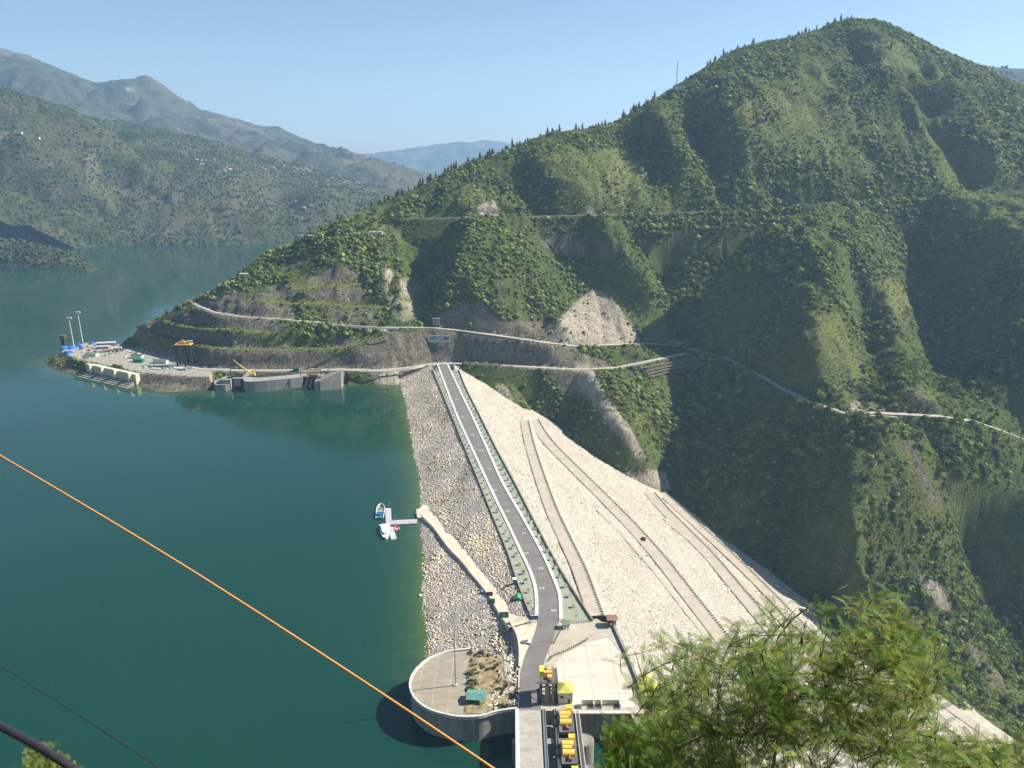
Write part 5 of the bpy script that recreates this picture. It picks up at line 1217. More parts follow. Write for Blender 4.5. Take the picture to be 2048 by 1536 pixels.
m = MB(); pl = [(-2.3, -8.5), (2.3, -8.5), (2.5, 1.5), (1.7, 5.5), (0.8, 6.9), (-0.8, 6.9), (-1.7, 5.5), (-2.5, 1.5)]
m.add([(x, y, 1.4) for x, y in pl] + [(x * .86, y * .9, 3.2) for x, y in pl], [tuple(range(8, 16))] + [(i, (i + 1) % 8, 8 + (i + 1) % 8, 8 + i) for i in range(8)]); m.build('cabin', M_GRP, t, bevel=0.12)
for s in (1, -1):
    m = MB(); m.add([(s * 2.35, -6, 2.0), (s * 2.45, 1.5, 2.0), (s * 2.30, 1.4, 2.75), (s * 2.2, -5.8, 2.75)], [(0, 1, 2, 3)]); m.build('side_window', M_GLASS, t)
for x in (-0.9, 0.9):
    m = MB(); m.add([(x - .55, 6.35 - abs(x - .55) * .4, 2.3), (x + .55, 6.35 - abs(x + .55) * .4, 2.3), (x + .5, 6.15 - abs(x + .5) * .4, 2.8), (x - .5, 6.15 - abs(x - .5) * .4, 2.8)], [(0, 1, 2, 3)]); o_ = m.build('front_window', M_GLASS, t); o_.location.y = 0.5
p = at_z(*zx(812, 985), WL + 0.3)
t = empty('rubber_dinghy', (p[0], p[1], WL), math.radians(12), 'red inflatable dinghy tucked in the angle of the jetty', 'dinghy')
m = MB(); pts = [(-1.5, -3.6, .4), (-1.6, 0, .4), (-1.2, 2.4, .45), (0, 3.6, .6), (1.2, 2.4, .45), (1.6, 0, .4), (1.5, -3.6, .4)]; m.tube(pts, [0.4, .5, .5, .45, .5, .5, .4], 10); m.build('tube', simple('faded_red_rubber', (0.50, 0.12, 0.13), 0.6), t)
m = MB(); m.box((0, -0.6, 0.2), (2.6, 5.4, 0.15)); m.build('floor', M_RUST, t); m = MB(); m.box((0, -0.4, 0.55), (2.8, 0.7, 0.15)); m.box((0, -3.6, 0.6), (0.7, 0.6, 1.2)); m.build('seat', M_GRP, t)

# ------------------------------------------------------------------ intake towers on the far bank
it = empty('intake_structure', tuple(at_z(545, 780, WL)), 0, 'curved concrete intake wall with two gate slots at the far shore', 'intake')
def arc_wall(px0, name, zt=15.2, depth=9):
    pl = smooth_pl(at_z(*np.array(px0, float).T, WL), 2.0); bk = pl[:, :2] + np.array([2, depth * 1.8])
    m = MB(); m.prism([tuple(p[:2]) for p in pl] + [tuple(p) for p in bk[::-1]], -25, zt); return keep(m.build(name, M_CONC_WALL), it)
arc_wall([(486,772),(490,782),(498,784.5),(515,784),(545,781.5),(580,778),(606,775)], 'curved_wall', 15.6)
arc_wall([(429,773),(431,781),(438,782),(452,781.5),(461,780)], 'side_wall', 10.5)
arc_wall([(441,778),(448,780.5),(461,780)], 'side_tower', 14.8, 8)
m = MB(); p = at_z(463, 779, WL); m.prism([(p[0] - 10.6, p[1] - 1.0), (p[0] + .4, p[1] - 2.0), (p[0] + .4, p[1] + 9), (p[0] - 8, p[1] + 9)], -20, 15.4); keep(m.build('gate_tower', M_CONC_WALL), it)
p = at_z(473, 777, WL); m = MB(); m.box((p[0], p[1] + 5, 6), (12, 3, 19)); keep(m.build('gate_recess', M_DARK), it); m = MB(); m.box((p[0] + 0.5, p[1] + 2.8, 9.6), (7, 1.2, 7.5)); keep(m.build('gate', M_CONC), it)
m = MB(); m.box((p[0] - 1, p[1] + 4, 15.0), (18, 11, 0.8)); keep(m.build('slot_bridge', M_CONC_OLD), it)
p = at_z(606, 775, WL); m = MB()
for dx in (0.5, 5.5, 14): m.add([(p[0] + dx, p[1] - 1, 0), (p[0] + dx + 2.0, p[1] - 1, 0), (p[0] + dx + 6.2, p[1] + 4.5, 15.4), (p[0] + dx + 3.6, p[1] + 4.5, 15.4), (p[0] + dx, p[1] + 14, 0), (p[0] + dx + 2.0, p[1] + 14, 0), (p[0] + dx + 6.2, p[1] + 14, 15.4), (p[0] + dx + 3.6, p[1] + 14, 15.4)], [(0, 1, 2, 3), (4, 5, 6, 7), (0, 3, 7, 4), (1, 2, 6, 5), (3, 2, 6, 7)])
keep(m.build('buttress', M_CONC_WALL), it)
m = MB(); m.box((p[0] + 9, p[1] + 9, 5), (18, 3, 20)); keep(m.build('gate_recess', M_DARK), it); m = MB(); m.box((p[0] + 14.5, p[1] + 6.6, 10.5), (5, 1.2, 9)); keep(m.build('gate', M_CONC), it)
m = MB(); m.box((p[0] + 10, p[1] + 7, 15.4), (22, 11, 0.8)); keep(m.build('slot_bridge', M_CONC_OLD), it)
p = at_z(633, 781, WL); m = MB()
m.add([(p[0] - 2, p[1] - 1, -6), (p[0] + 5, p[1] - 2, -6), (p[0] + 26, p[1] + 4, 2), (p[0] + 26, p[1] + 18, 2), (p[0] - 2, p[1] + 18, -6), (p[0] - 2, p[1] + 1, 13), (p[0] + 4, p[1] + 2, 14), (p[0] + 26, p[1] + 11, 22), (p[0] + 26, p[1] + 20, 22), (p[0] - 2, p[1] + 20, 14)],
  [(0, 1, 6, 5), (1, 2, 7, 6), (2, 3, 8, 7), (5, 6, 7, 8, 9), (0, 5, 9, 4)]); keep(m.build('sloping_block', M_CONC_OLD), it)
m = MB(); p = at_z(545, 780, WL); m.box((p[0] - 3, p[1] - 0.9, 7.6), (3.2, 0.25, 16)); m.box((p[0] + 3, p[1] - 0.9, 13.6), (9, 0.2, 0.4)); keep(m.build('gauge_board', M_WHITE), it)
m = MB(); [m.box((p[0] - 3, p[1] - 1.06, z), (2.0, 0.1, 1.1)) for z in (3.5, 7, 10.5)]; keep(m.build('gauge_mark', M_CONC_OLD), it)
for u, v, w_, h_ in ((476, 741, 16, 8), (622, 745, 22, 9)):
    p = at_z(u, v + 10, ZCREST); fr = empty('hoist_frame', (p[0], p[1], ZCREST), 0, 'dark open hoist frame above the %s intake gate' % ('wider gap of the left' if u < 500 else 'narrow right-hand'), 'frame')
    m = MB(); [m.box((s * w_ / 2, 0, h_ / 2), (0.6, 0.6, h_)) for s in (-1, 1)]; m.box((0, 0, h_), (w_ + 1, 0.6, 0.7)); m.build('frame', M_DARK, fr)
    m = MB(); m.box((w_ * 0.15, 0.5, 2.0), (9, 5, 2.2)); m.box((-w_ * 0.1, 0.5, 3.4), (4, 3, 1.2)); m.build('machinery', M_RUST, fr)
p = at_z(505, 752, ZCREST); cr = empty('mobile_crane', (p[0], p[1], ZCREST), 0, 'yellow mobile crane with its boom raised beside the intake', 'crane')
m = MB(); m.box((0, 0, 1.4), (7, 3, 1.6)); m.box((1.8, 0, 3.0), (2.4, 2.6, 1.8)); m.build('chassis', M_YEL, cr)
m = MB(); m.tube([(0, 0, 2.4), (-16, 0, 15)], [0.55, 0.35], 6); m.build('boom', M_YEL2, cr); m = MB(); m.tube([(-16, 0, 15), (-20, 0, 19)], 0.3, 6); m.build('jib', M_YEL, cr)
for x in (-2.4, 0, 2.4): m = MB(); m.tube([(x, -1.6, .6), (x, 1.6, .6)], .6, 10); m.build('wheel', M_RUBBER, cr)
p = at_z(593, 742, ZCREST); b = empty('green_cabin', (p[0], p[1], ZCREST), 0, 'small dark green cabin on the bank behind the intake wall', 'cabin')
m = MB(); m.box((0, 0, 1.6), (6.5, 4, 3.2)); m.build('wall', M_GREENP, b); m = MB(); m.gable((0, 0, 3.2), (6.5, 4), 1.0); m.build('roof', M_DARK, b)

# ------------------------------------------------------------------ the yard on the point
def on_yard(u, v): return at_z(u, v, ZCREST)
gy = on_yard(372, 731); g = empty('drilling_platform', (gy[0], gy[1], ZCREST), 0.03, 'tall dark steel frame carrying an orange hoist deck', 'crane')
m = MB(); [m.box((x, y, 12.5), (1.8, 1.8, 25)) for x in (-8, 1, 8.5) for y in (-4, 4)]; [m.tube([(-8, y, 3), (1, y, 14)], .2, 5) for y in (-4, 4)]; [m.tube([(1, y, 14), (8.5, y, 3)], .2, 5) for y in (-4, 4)]; m.build('leg', M_DARK, g).name = 'frame'
m = MB(); m.box((0.3, 0, 25.4), (18.5, 9, 1.3)); m.build('deck', simple('crane_orange', (0.66, 0.40, 0.05), 0.6), g)
m = MB(); m.box((-1, 0, 27.4), (7, 5, 2.8)); m.box((5.0, 0, 27.0), (4, 4, 1.8)); m.build('winch_house', simple('crane_amber', (0.55, 0.30, 0.05), 0.6), g); m = MB(); m.box((7, 1, 28.9), (6, 4, .5)); m.build('sheet_roof', simple('pale_blue_sheet', (0.30, 0.42, 0.52), 0.5), g); m = MB(); m.box((-0.5, 0, 30.4), (2, 2, 1.5)); m.build('motor', simple('brick_red', (0.35, 0.08, 0.05)), g)
for k, (u, v, h_, lab) in enumerate(((148, 692, 36, 'shorter floodlight mast behind the blue tarpaulins'), (166, 686, 40, 'taller floodlight mast behind the blue tarpaulins'))):
    p = on_yard(u, v); t = empty('floodlight_mast', (p[0], p[1], ZCREST), 0, lab, 'mast', 'floodlight masts on the point')
    m = MB(); m.tube([(0, 0, 0), (-0.8, 0, h_)], [.42, .26], 6); m.build('pole', M_WHITE, t); m = MB(); m.box((-0.8, 0, h_ + .6), (6.5, 1.2, 2.0)); m.build('lamp_panel', simple('lamp_bank', (0.62, 0.64, 0.66), 0.4), t)
for k, (u, v, sx, sy, h_, lab) in enumerate(((128, 697, 10, 8, 3.4, 'bright blue tarpaulin at the tip of the point'), (144, 697, 11, 8, 4.0, 'largest blue tarpaulin heap on the point below the masts'), (137, 706, 12, 6, 3.0, 'blue tarpaulin closest to the lake on the point'), (159, 692, 9, 6, 3.2, 'blue tarpaulin heap between the two masts'), (183, 688, 9, 5, 3.0, 'lone blue tarpaulin on the back of the yard'), (163, 698, 7, 5, 3.6, 'violet blue tarpaulin heap beside the largest tarpaulin'))):
    p = on_yard(u, v); c = bmesh.new(); bmesh.ops.create_icosphere(c, subdivisions=3, radius=1)
    for w_ in c.verts: 
        nz = 0.75 + 0.45 * float(vnoise(np.array([w_.co.x * 2.3 + k * 7 + 50]), np.array([w_.co.y * 2.3 + w_.co.z + 50]))[0]); w_.co = Vector((w_.co.x * sx / 2 * nz, w_.co.y * sy / 2 * nz, max(w_.co.z, -0.05) * h_ * nz))
    me = bpy.data.meshes.new('tarpaulin'); c.to_mesh(me); c.free(); o = link('tarpaulin_heap', me, simple('tarp_blue_%d' % k, ((0.03, 0.17, 0.62) if k != 5 else (0.10, 0.10, 0.36)), 0.45, 0.2, 0.8)); o.location = (p[0], p[1], ZCREST); props(o, lab, 'tarpaulin')
for k, (u, v, sx, sy, lab) in enumerate(((205, 690, 13, 6, 'grey sheet roof shed at the back of the yard'), (222, 689, 11, 7, 'pale sheet roof shed next to the foot of the cliff'), (206, 697, 14, 5, 'long low grey shed in the middle of the yard'), (236, 700, 9, 4, 'small grey shed under the rocky slope'))):
    p = on_yard(u, v); b = empty('yard_shed', (p[0], p[1], ZCREST), 0.2, lab, 'shed')
    m = MB(); m.box((0, 0, 1.5), (sx, sy, 3)); m.build('wall', M_CONC_OLD, b); m = MB(); m.gable((0, 0, 3), (sx, sy), 1.2); m.build('roof', simple('sheet_grey_%d' % k, (0.42, 0.44, 0.45), 0.5), b)
p = on_yard(184, 712); b = empty('olive_roof_store', (p[0], p[1], ZCREST), -0.12, 'low store with an olive green roof on the lake edge of the yard', 'store')
m = MB(); m.box((0, 0, 1.8), (14, 6, 3.6)); m.build('wall', M_CREAM, b); m = MB(); m.gable((0, 0, 3.6), (14, 6), 1.3); m.build('roof', simple('olive_roof', (0.16, 0.21, 0.12), 0.6), b)
for k, (u, v, sx, c_, lab) in enumerate(((278, 724, 12, (0.02, 0.22, 0.12), 'green roofed shed at the end of the buttressed wall'), (295, 733, 8, (0.03, 0.28, 0.17), 'small green roofed shed by the black hole in the bank'), (275, 716, 14, (0.09, 0.09, 0.095), 'dark flat shed behind the green roofed shed'), (322, 726, 17, (0.16, 0.15, 0.14), 'long dark shed between the green shed and the orange crane'), (357, 737, 9, (0.60, 0.57, 0.46), 'cream hut at the foot of the orange crane'), (312, 738, 9, (0.45, 0.42, 0.36), 'pale hut on the bank below the long dark shed'))):
    p = on_yard(u, v); b = empty('yard_shed', (p[0], p[1], ZCREST - (3 if v > 730 else 0)), -0.2, lab, 'shed'); m = MB(); m.box((0, 0, 2), (sx, 5, 4)); m.build('wall', M_CREAM if k > 1 else M_GREENP, b); m = MB(); m.gable((0, 0, 4), (sx, 5), 0.9); m.build('roof', simple('shed_roof_%d' % k, c_, 0.6), b)
# buttressed quay wall and steps
bw = empty('buttressed_wall', tuple(at_z(225, 735, 0)), 0, 'cream buttressed quay wall with concrete steps down to the lake', 'quay wall')
q0, q1 = Q0.copy(), Q1.copy(); dq = (q1 - q0); dq[2] = 0; Lq = np.linalg.norm(dq); dq /= Lq; nq = np.array([dq[1], -dq[0], 0])
rot = math.atan2(dq[1], dq[0])
m = MB(); c = (q0 + q1) / 2 - nq * 1.5; m.box((c[0], c[1], 5.9), (Lq + 4, 5, 20.0), rot); keep(m.build('wall_slab', simple('aged_yellow_plaster', (0.56, 0.52, 0.36), 0.85, 0.2, 0.4)), bw)
for k in (0.12, 0.37, 0.64, 0.93):
    c = q0 + dq * Lq * k + nq * 2.6; m = MB(); m.box((c[0], c[1], 12.4), (3.4, 4.6, 9.4), rot, top=0.92); keep(m.build('buttress', simple('yellowed_plaster', (0.66, 0.61, 0.42), 0.8), ), bw)
for k in range(5):
    m = MB(); c = (q0 + q1) / 2 + nq * (4.5 + 3.0 * k); m.box((c[0], c[1], 7.4 - k * 1.1 - 5), (Lq * (1.02 + .02 * k), 3.1, 10), rot); keep(m.build('step', M_CONC_OLD), bw)
p = on_yard(213, 703); o = MB()
for k in range(14): o.box((p[0] + random.uniform(-14, 16), p[1] + random.uniform(-14, 4), ZCREST + .6), (random.uniform(1, 4), random.uniform(1, 2), 1.2), random.uniform(0, 3))
props(o.build('scrap_heap', M_DARK), 'dark scrap and timber strewn over the middle of the yard', 'scrap', kind='stuff')
p = on_yard(128, 690); b = empty('dark_hopper', (p[0], p[1], ZCREST), 0, 'dark hopper tower at the far left tip of the yard', 'hopper'); m = MB(); m.box((0, 0, 5), (4, 4, 10)); m.build('tower', M_DARK, b); m = MB(); m.box((0, 0, 11), (6, 5, 3), top=1.2); m.build('bin', M_RUST, b)

cm = []
for k, c_ in enumerate(((0.50, 0.49, 0.46), (0.10, 0.22, 0.34), (0.28, 0.20, 0.13), (0.06, 0.20, 0.12), (0.12, 0.12, 0.12))):
    m = MB(); m.box((0, 0, 1.3), (5.5, 2.5, 2.5)); [m.box((x, s_ * 1.27, 1.3), (0.12, 0.08, 2.3)) for x in np.arange(-2.4, 2.5, 0.6) for s_ in (-1, 1)]; m.box((2.78, 0, 1.3), (0.08, 2.2, 2.2))
    me = bpy.data.meshes.new('container'); me.from_pydata(m.v, [], m.f); me.update(); me.materials.append(simple('container_paint_%d' % k, c_, 0.6)); cm.append(me)
qy = random.Random(33)
for k in range(34):
    u, v = qy.choice([(qy.uniform(170, 300), qy.uniform(697, 722)), (qy.uniform(150, 240), qy.uniform(690, 705)), (qy.uniform(290, 400), qy.uniform(728, 742))])
    p = on_yard(u, v)
    if not in_poly(np.array([p[0]]), np.array([p[1]]), YARD)[0]: continue
    o = bpy.data.objects.new('container', qy.choice(cm)); C.objects.link(o); o.location = (p[0], p[1], ZCREST); o.rotation_euler.z = qy.uniform(0, 3); s_ = qy.uniform(.45, 1.0); o.scale = (s_ * qy.uniform(.6, 1.3), s_, s_ * qy.uniform(.6, 1.1)); props(o, 'small weathered container standing among the sheds of the lakeside yard', 'container', 'containers on the yard')

# ------------------------------------------------------------------ welcome sign on the cut face
sgp = march(lambda x, y: ground_z(x, y), 879, 676, 0.0, 850, 1000, 600)
sg = empty('welcome_sign', (sgp[0], sgp[1] - 2.5, sgp[2] - 4.0), 0, 'white welcome sign on the shaded rock cut above the dam end', 'sign')
m = MB(); m.box((0, 0, 4.0), (26, 0.5, 8.0)); m.build('panel', simple('shade_greyed_sign_paint', (0.50, 0.50, 0.48), 0.8, 0.2, 0.4), sg)  # white panel greyed: the shade on the rock cut is put into its colour
fc = bpy.data.curves.new('lettering', 'FONT'); fc.body = 'WELCOME'; fc.align_x = 'CENTER'; fc.align_y = 'CENTER'; fc.size = 6.6; fc.extrude = 0.06; fc.offset = 0.09
fo = bpy.data.objects.new('lettering_text', fc); C.objects.link(fo); dg_ = bpy.context.evaluated_depsgraph_get(); me = bpy.data.meshes.new_from_object(fo.evaluated_get(dg_)); bpy.data.objects.remove(fo)
wv_ = [v.co.x for v in me.vertices]; kx = 23.6 / (max(wv_) - min(wv_))
o = link('lettering', me, M_DARK, sg); o.rotation_euler = (math.pi / 2, 0, 0); o.location = (0, -0.34, 4.0); o.scale = (kx, 1.05, 1)
m = MB(); [m.box((x, 0.4, 1), (0.4, 0.4, 12)) for x in (-10, 0, 10)]; m.build('support', M_STEEL, sg)
sgp = march(lambda x, y: ground_z(x, y), 873, 648, 0.0, 850, 1040, 600)
b = empty('portal_block', (sgp[0], sgp[1] - 1, sgp[2]), 0, 'small grey concrete block above the welcome sign', 'block'); m = MB(); m.box((0, 0, 3), (8, 4, 8)); m.build('wall', M_CONC_OLD, b); m = MB(); m.box((0, 0, 7.2), (9, 5, 0.6)); m.build('roof_slab', M_CONC_OLD, b)

# ------------------------------------------------------------------ houses, mast on the hill
def on_hill(u, v, t0=600, t1=1700): return march(lambda x, y: ground_z(x, y), u, v, 0.0, t0, t1, 900)
def house(name, p, size, label, cat='house', roofm=None, rz=0.0, group=None, flat=True):
    b = empty(name, (p[0], p[1], p[2] - 1), rz, label, cat, group); sx, sy, sz = size
    m = MB(); m.box((0, 0, sz / 2), (sx, sy, sz)); m.build('wall', M_CREAM, b)
    m = MB(); m.box((0, 0, sz + .2), (sx + 1, sy + 1, .5)) if flat else m.gable((0, 0, sz), (sx, sy), sz * .35); m.build('roof', roofm or M_CONC, b)
    for x in np.linspace(-sx * .3, sx * .3, 3): m = MB(); m.box((x, -sy / 2 - .02, sz * .55), (sx * .12, .12, sz * .3)); m.build('window', M_GLASS, b)
    return b
for u, v, s, lab in ((488, 557, (9, 6, 7), 'pink and cream house alone on the green spur above the lake'), (618, 477, (16, 7, 5), 'pale flat-roofed house on the ridge below the pines'), (608, 476, (9, 6, 4), 'smaller flat-roofed house on the left of the pale ridge house'), (752, 468, (17, 6, 3.5), 'long low building among trees on the spur')):
    p = on_hill(u, v)
    if p is not None: house('hill_house', p, s, lab)
p = on_hill(1363, 181)
if p is None: p = at_t(1363, 178, 1300)
house('summit_house', p, (16, 9, 7), 'small white house on the ridge next to the lattice mast', 'house', M_WHITE)
p = at_t(1352, 186, 1296); lm = empty('lattice_mast', (p[0], p[1], float(ground_z(p[0], p[1])) - 1), 0, 'thin lattice radio mast on the skyline', 'mast')
m = MB(); Hm = 52
for k in range(3):
    a = k * 2.094; m.tube([(1.6 * math.cos(a), 1.6 * math.sin(a), 0), (.3 * math.cos(a), .3 * math.sin(a), Hm)], .16, 4)
for z in np.arange(2, Hm, 3.0):
    r = 1.6 - 1.3 * z / Hm; r2 = 1.6 - 1.3 * (z + 3) / Hm
    for k in range(3): a, b_ = k * 2.094, (k + 1) * 2.094; m.tube([(r * math.cos(a), r * math.sin(a), z), (r2 * math.cos(b_), r2 * math.sin(b_), z + 3)], .09, 4, cap=False)
m.build('lattice', M_STEEL, lm); m = MB(); m.tube([(0.9, 0, 44), (0.9, -.6, 44)], .9, 10); m.tube([(-.8, 0, 38), (-.8, -.6, 38)], .8, 10); m.build('dish', M_WHITE, lm)
# hut and fence posts at the sandy patch below the hill
p = at_dam(1272, 950, 0.5); b = empty('valley_hut', (p[0], p[1], p[2] - 1), 0, 'tiny pale frame hut where the dam meets the hill', 'hut'); m = MB(); m.box((0, 0, 2), (6, 4, 4)); m.build('wall', M_CONC, b); m = MB(); m.box((0, 0, 4.2), (7, 5, .4)); m.build('roof', M_CONC_OLD, b)

# retaining walls by the hill road
def road_wall(name, px, z0, z1, label, mat=M_CONC, dy=0.0):
    pl = smooth_pl(np.array([at_z(u, v, z)for u, v, z in px]), 4); pl[:, 1] += dy
    m = MB(); m.wall(pl, 1.4, pl[:, 2] + z0, pl[:, 2] + z1); return props(m.build(name, mat), label, 'wall')
road_wall('retaining_wall', [(1235,688,29.5),(1290,686.5,28),(1350,690.5,25),(1392,698,22.5)], -1, 4.6, 'pale wall on the uphill side of the road bend above the gorge', M_CONC_OLD, 5.0)
road_wall('retaining_wall', [(1735,829,19.5),(1760,829,19.5),(1790,832,19)], -9, 0.5, 'tall pale wall holding up the road where two spurs meet', M_CONC, -5.0)
0 and road_wall('retaining_wall', [(1792,833,19),(1840,835,19),(1888,838,19)], -3.5, 0.4, 'lower wall under the hill road on the far spur', M_CONC_OLD, -5.0)
0 and road_wall('retaining_wall', [(1290,726,20.5),(1340,716,21.5),(1395,708,22)], -2.0, 0.4, 'stepped pale wall under the road junction of the gorge side', M_GAB, -6.0)
M_GAB = tinted('gabion_stone', [(0.12, 0.105, 0.08), (0.20, 0.175, 0.135), (0.28, 0.25, 0.19)], 0.6)
for k in range(4):
    road_wall('gabion_step', [(1285 + 4 * k, 731 + 5.0 * k, 18.0 - 3.0 * k), (1340, 721 + 5.0 * k, 18.5 - 3.0 * k), (1392, 714 + 5.0 * k, 19 - 3.0 * k)], -1.3, 0.2, ('top', 'second', 'third', 'lowest')[k] + ' gabion step below the road junction', M_GAB, -7.5 - 2.0 * k)['group'] = 'gabion steps below the road junction'
road_wall('guard_wall', [(640,741,16),(700,741,16),(760,743,16),(820,737,16),(850,731,16)], 0, 1.4, 'low pale guard wall along the road to the dam end', M_CONC, -5.5)
road_wall('guard_wall', [(700,652.5,63),(760,656,59),(800,657,57)], 0, 2.2, 'short pale guard wall on the bench road above the quarry face', M_CONC, -4.5)
# ------------------------------------------------------------------ vegetation on the hills
def leaf_mat(name, rough=0.8, transl=0.0, attr='tone'):
    n = NT(name); c = n.attr(attr); f = n.noise(0.9, 3, 0.6); c = n.mix(n.ramp(f, [(0.35, 0.45), (0.65, 0.0)]), c, n.mix(1.0, c, (0.45, 0.5, 0.4), 'MULTIPLY'))
    n.set(c, rough, 0, 0.15)
    if transl:
        t = n.N.new('ShaderNodeBsdfTranslucent'); n.lnk(n.mix(1.0, c, (1.3, 1.25, 0.5), 'MULTIPLY'), t.inputs[0]); mx = n.N.new('ShaderNodeMixShader'); mx.inputs[0].default_value = transl
        n.lnk(n.b.outputs[0], mx.inputs[1]); n.lnk(t.outputs[0], mx.inputs[2]); n.lnk(mx.outputs[0], n.out.inputs[0])
    return n.mat
M_LEAF = leaf_mat('hill_foliage', transl=0.22)
def shell_tris(n, r0, r1, s0, s1, rg, zmin=-0.2):
    d = rg.standard_normal((n, 3)); d[:, 2] = np.abs(d[:, 2]) * rg.choice([1, 1, 1, -0.4], n); d /= np.linalg.norm(d, axis=1)[:, None]
    c = d * rg.uniform(r0, r1, (n, 1)); a = rg.standard_normal((n, 3)); a /= np.linalg.norm(a, axis=1)[:, None]; b = np.cross(a, rg.standard_normal((n, 3))); b /= np.linalg.norm(b, axis=1)[:, None]
    s = rg.uniform(s0, s1, (n, 1)); v = np.stack([c + a * s, c - a * s * 0.6 + b * s * 0.8, c - a * s * 0.6 - b * s * 0.8], 1)
    return v.reshape(-1, 3), np.arange(3 * n).reshape(-1, 3)
def ico(sub):
    bm = bmesh.new(); bmesh.ops.create_icosphere(bm, subdivisions=sub, radius=1); v = np.array([p.co[:] for p in bm.verts]); f = np.array([[p.index for p in q.verts] for q in bm.faces]); bm.free(); return v, f
def bush_variants(k, sub, ntri, seed, lobes=3):
    out = []
    for i in range(k):
        rg = np.random.default_rng(seed + i); Vs, Fs, o = [], [], 0
        for l in range(lobes):
            v, f = ico(sub); v = v * (rg.uniform(0.58, 1.30, (len(v), 1))); c = np.r_[rg.uniform(-.45, .45, 2), rg.uniform(0.1, .55)] if lobes > 1 else np.array([0, 0, .35]); r = rg.uniform(.45, .75) if lobes > 1 else 0.9
            Vs.append(v * r * [1, 1, .85] + c); Fs.append(f + o); o += len(v)
        v, f = shell_tris(ntri, .75, 1.12, .16, .34, rg); Vs.append(v * [1, 1, .85] + [0, 0, .3]); Fs.append(f + o)
        out.append((np.concatenate(Vs), np.concatenate(Fs)))
    return out
def scatter_mesh(name, pos, rad, hgt, variants, tone, mat, seed=0):
    rg = np.random.default_rng(seed); which = rg.integers(0, len(variants), len(pos)); VV, FF, TT, o = [], [], [], 0
    for k, (v, f) in enumerate(variants):
        m = which == k; P = pos[m]; N = len(P)
        if not N: continue
        a = rg.uniform(0, 2 * np.pi, N); c, s = np.cos(a)[:, None], np.sin(a)[:, None]; R = rad[m][:, None]
        x = (v[None, :, 0] * c - v[None, :, 1] * s) * R; y = (v[None, :, 0] * s + v[None, :, 1] * c) * R; z = v[None, :, 2] * hgt[m][:, None]
        VV.append((np.stack([x, y, z], -1) + P[:, None]).reshape(-1, 3)); FF.append((f[None] + (np.arange(N) * len(v))[:, None, None] + o).reshape(-1, 3)); o += N * len(v)
        TT.append(np.repeat(tone[m], len(v), 0))
    me = np_mesh(name, np.concatenate(VV), tris=np.concatenate(FF)); color_attr(me, 'tone', np.concatenate(TT)); return link(name, me, mat)

cells = Z.size; xs = X.ravel() + rng.uniform(-STEP / 2, STEP / 2, cells); ys = Y.ravel() + rng.uniform(-STEP / 2, STEP / 2, cells)
rk, gs, sf, sl = ROCK.ravel(), GRASS.ravel(), SURF.ravel(), SL.ravel()
prob = 0.78 * (1 - 0.93 * np.clip(rk * 1.25, 0, 1)) * (1 - 0.45 * gs) * (sf < 0.02)
patch = fbm(xs / 45, ys / 45, 4); prob = prob * np.clip(0.8 + 1.5 * patch, 0.12, 1.25)
uu, vv_, tt = PU.ravel(), PV.ravel(), PT.ravel()
prob = np.where(vv_ < 400, prob * 0.75, prob)
dru, _ = seg_dist(xs, ys, R_UP); prob = np.where((dru < 4.5) & (uu < 1240), 0, prob)
prob = np.where(yi.ravel() | on.ravel() | ((Z.ravel() < WL + 1) & (uu < 900)), 0, prob)
blur_z = dam_z(xs, ys); prob = np.where((Z.ravel() < blur_z + 1) & (ys < 1100) & (xs > -140), 0, prob)
ok = (rng.random(cells) < prob) & (uu > -60) & (uu < 2140) & (vv_ > -60) & (vv_ < 1640)
# drop what lies behind the ridge line
az = np.round((uu + 400) / 3).astype(int); el = (Z.ravel() - HC) / np.hypot(xs, ys); order = np.lexsort((np.hypot(xs, ys), az)); run = np.full(cells, -9.0)
ea, eaz = el[order], az[order]; st = np.r_[0, np.flatnonzero(np.diff(eaz)) + 1, len(ea)]
acc = np.empty(len(ea))
for a_, b_ in zip(st[:-1], st[1:]): acc[a_:b_] = np.maximum.accumulate(ea[a_:b_])
run[order] = acc
ok &= el > run - 0.014
ii = np.flatnonzero(ok); px_, py_ = xs[ii], ys[ii]; pz_ = ground_z(px_, py_); dist = tt[ii]
def tones(n, x, y, g, r=None):
    t = fbm(x / 70, y / 70, 3)[:, None] * 0.5 + 0.5; b = np.exp(rng.normal(0, 0.38, (n, 1)))
    c = np.array([0.090, 0.130, 0.034]) * (1 - t) + np.array([0.205, 0.240, 0.062]) * t
    c = c * (1 - 0.6 * g[:, None]) + np.array([0.17, 0.18, 0.055]) * 0.6 * g[:, None]
    odd = (rng.random((n, 1)) < 0.08); c = np.where(odd, np.array([0.15, 0.135, 0.07]), c)
    return np.clip(c * b, 0, 0.4)
tone = tones(len(ii), px_, py_, gs[ii])
size = (0.95 + 2.9 * rng.random(len(ii)) ** 2.4) * np.where(gs[ii] > .35, 0.55, 1.0) * np.where(rk[ii] > .3, 0.65, 1.0) * np.clip(0.9 + 0.5 * patch[ii], 0.6, 1.4)
NV = bush_variants(8, 1, 62, 40, 2); FV = bush_variants(6, 1, 26, 90, 1)
near_ = dist < 860
pos = np.stack([px_, py_, pz_ - 0.3], -1)
print('bushes', near_.sum(), (~near_).sum())
props(scatter_mesh('hillside_scrub', pos[near_], size[near_], size[near_] * rng.uniform(.7, 1.2, near_.sum()), NV, tone[near_], M_LEAF, 1), 'green scrub and bushes covering the slopes of the gorge and the spurs beside it', 'scrub', kind='stuff')
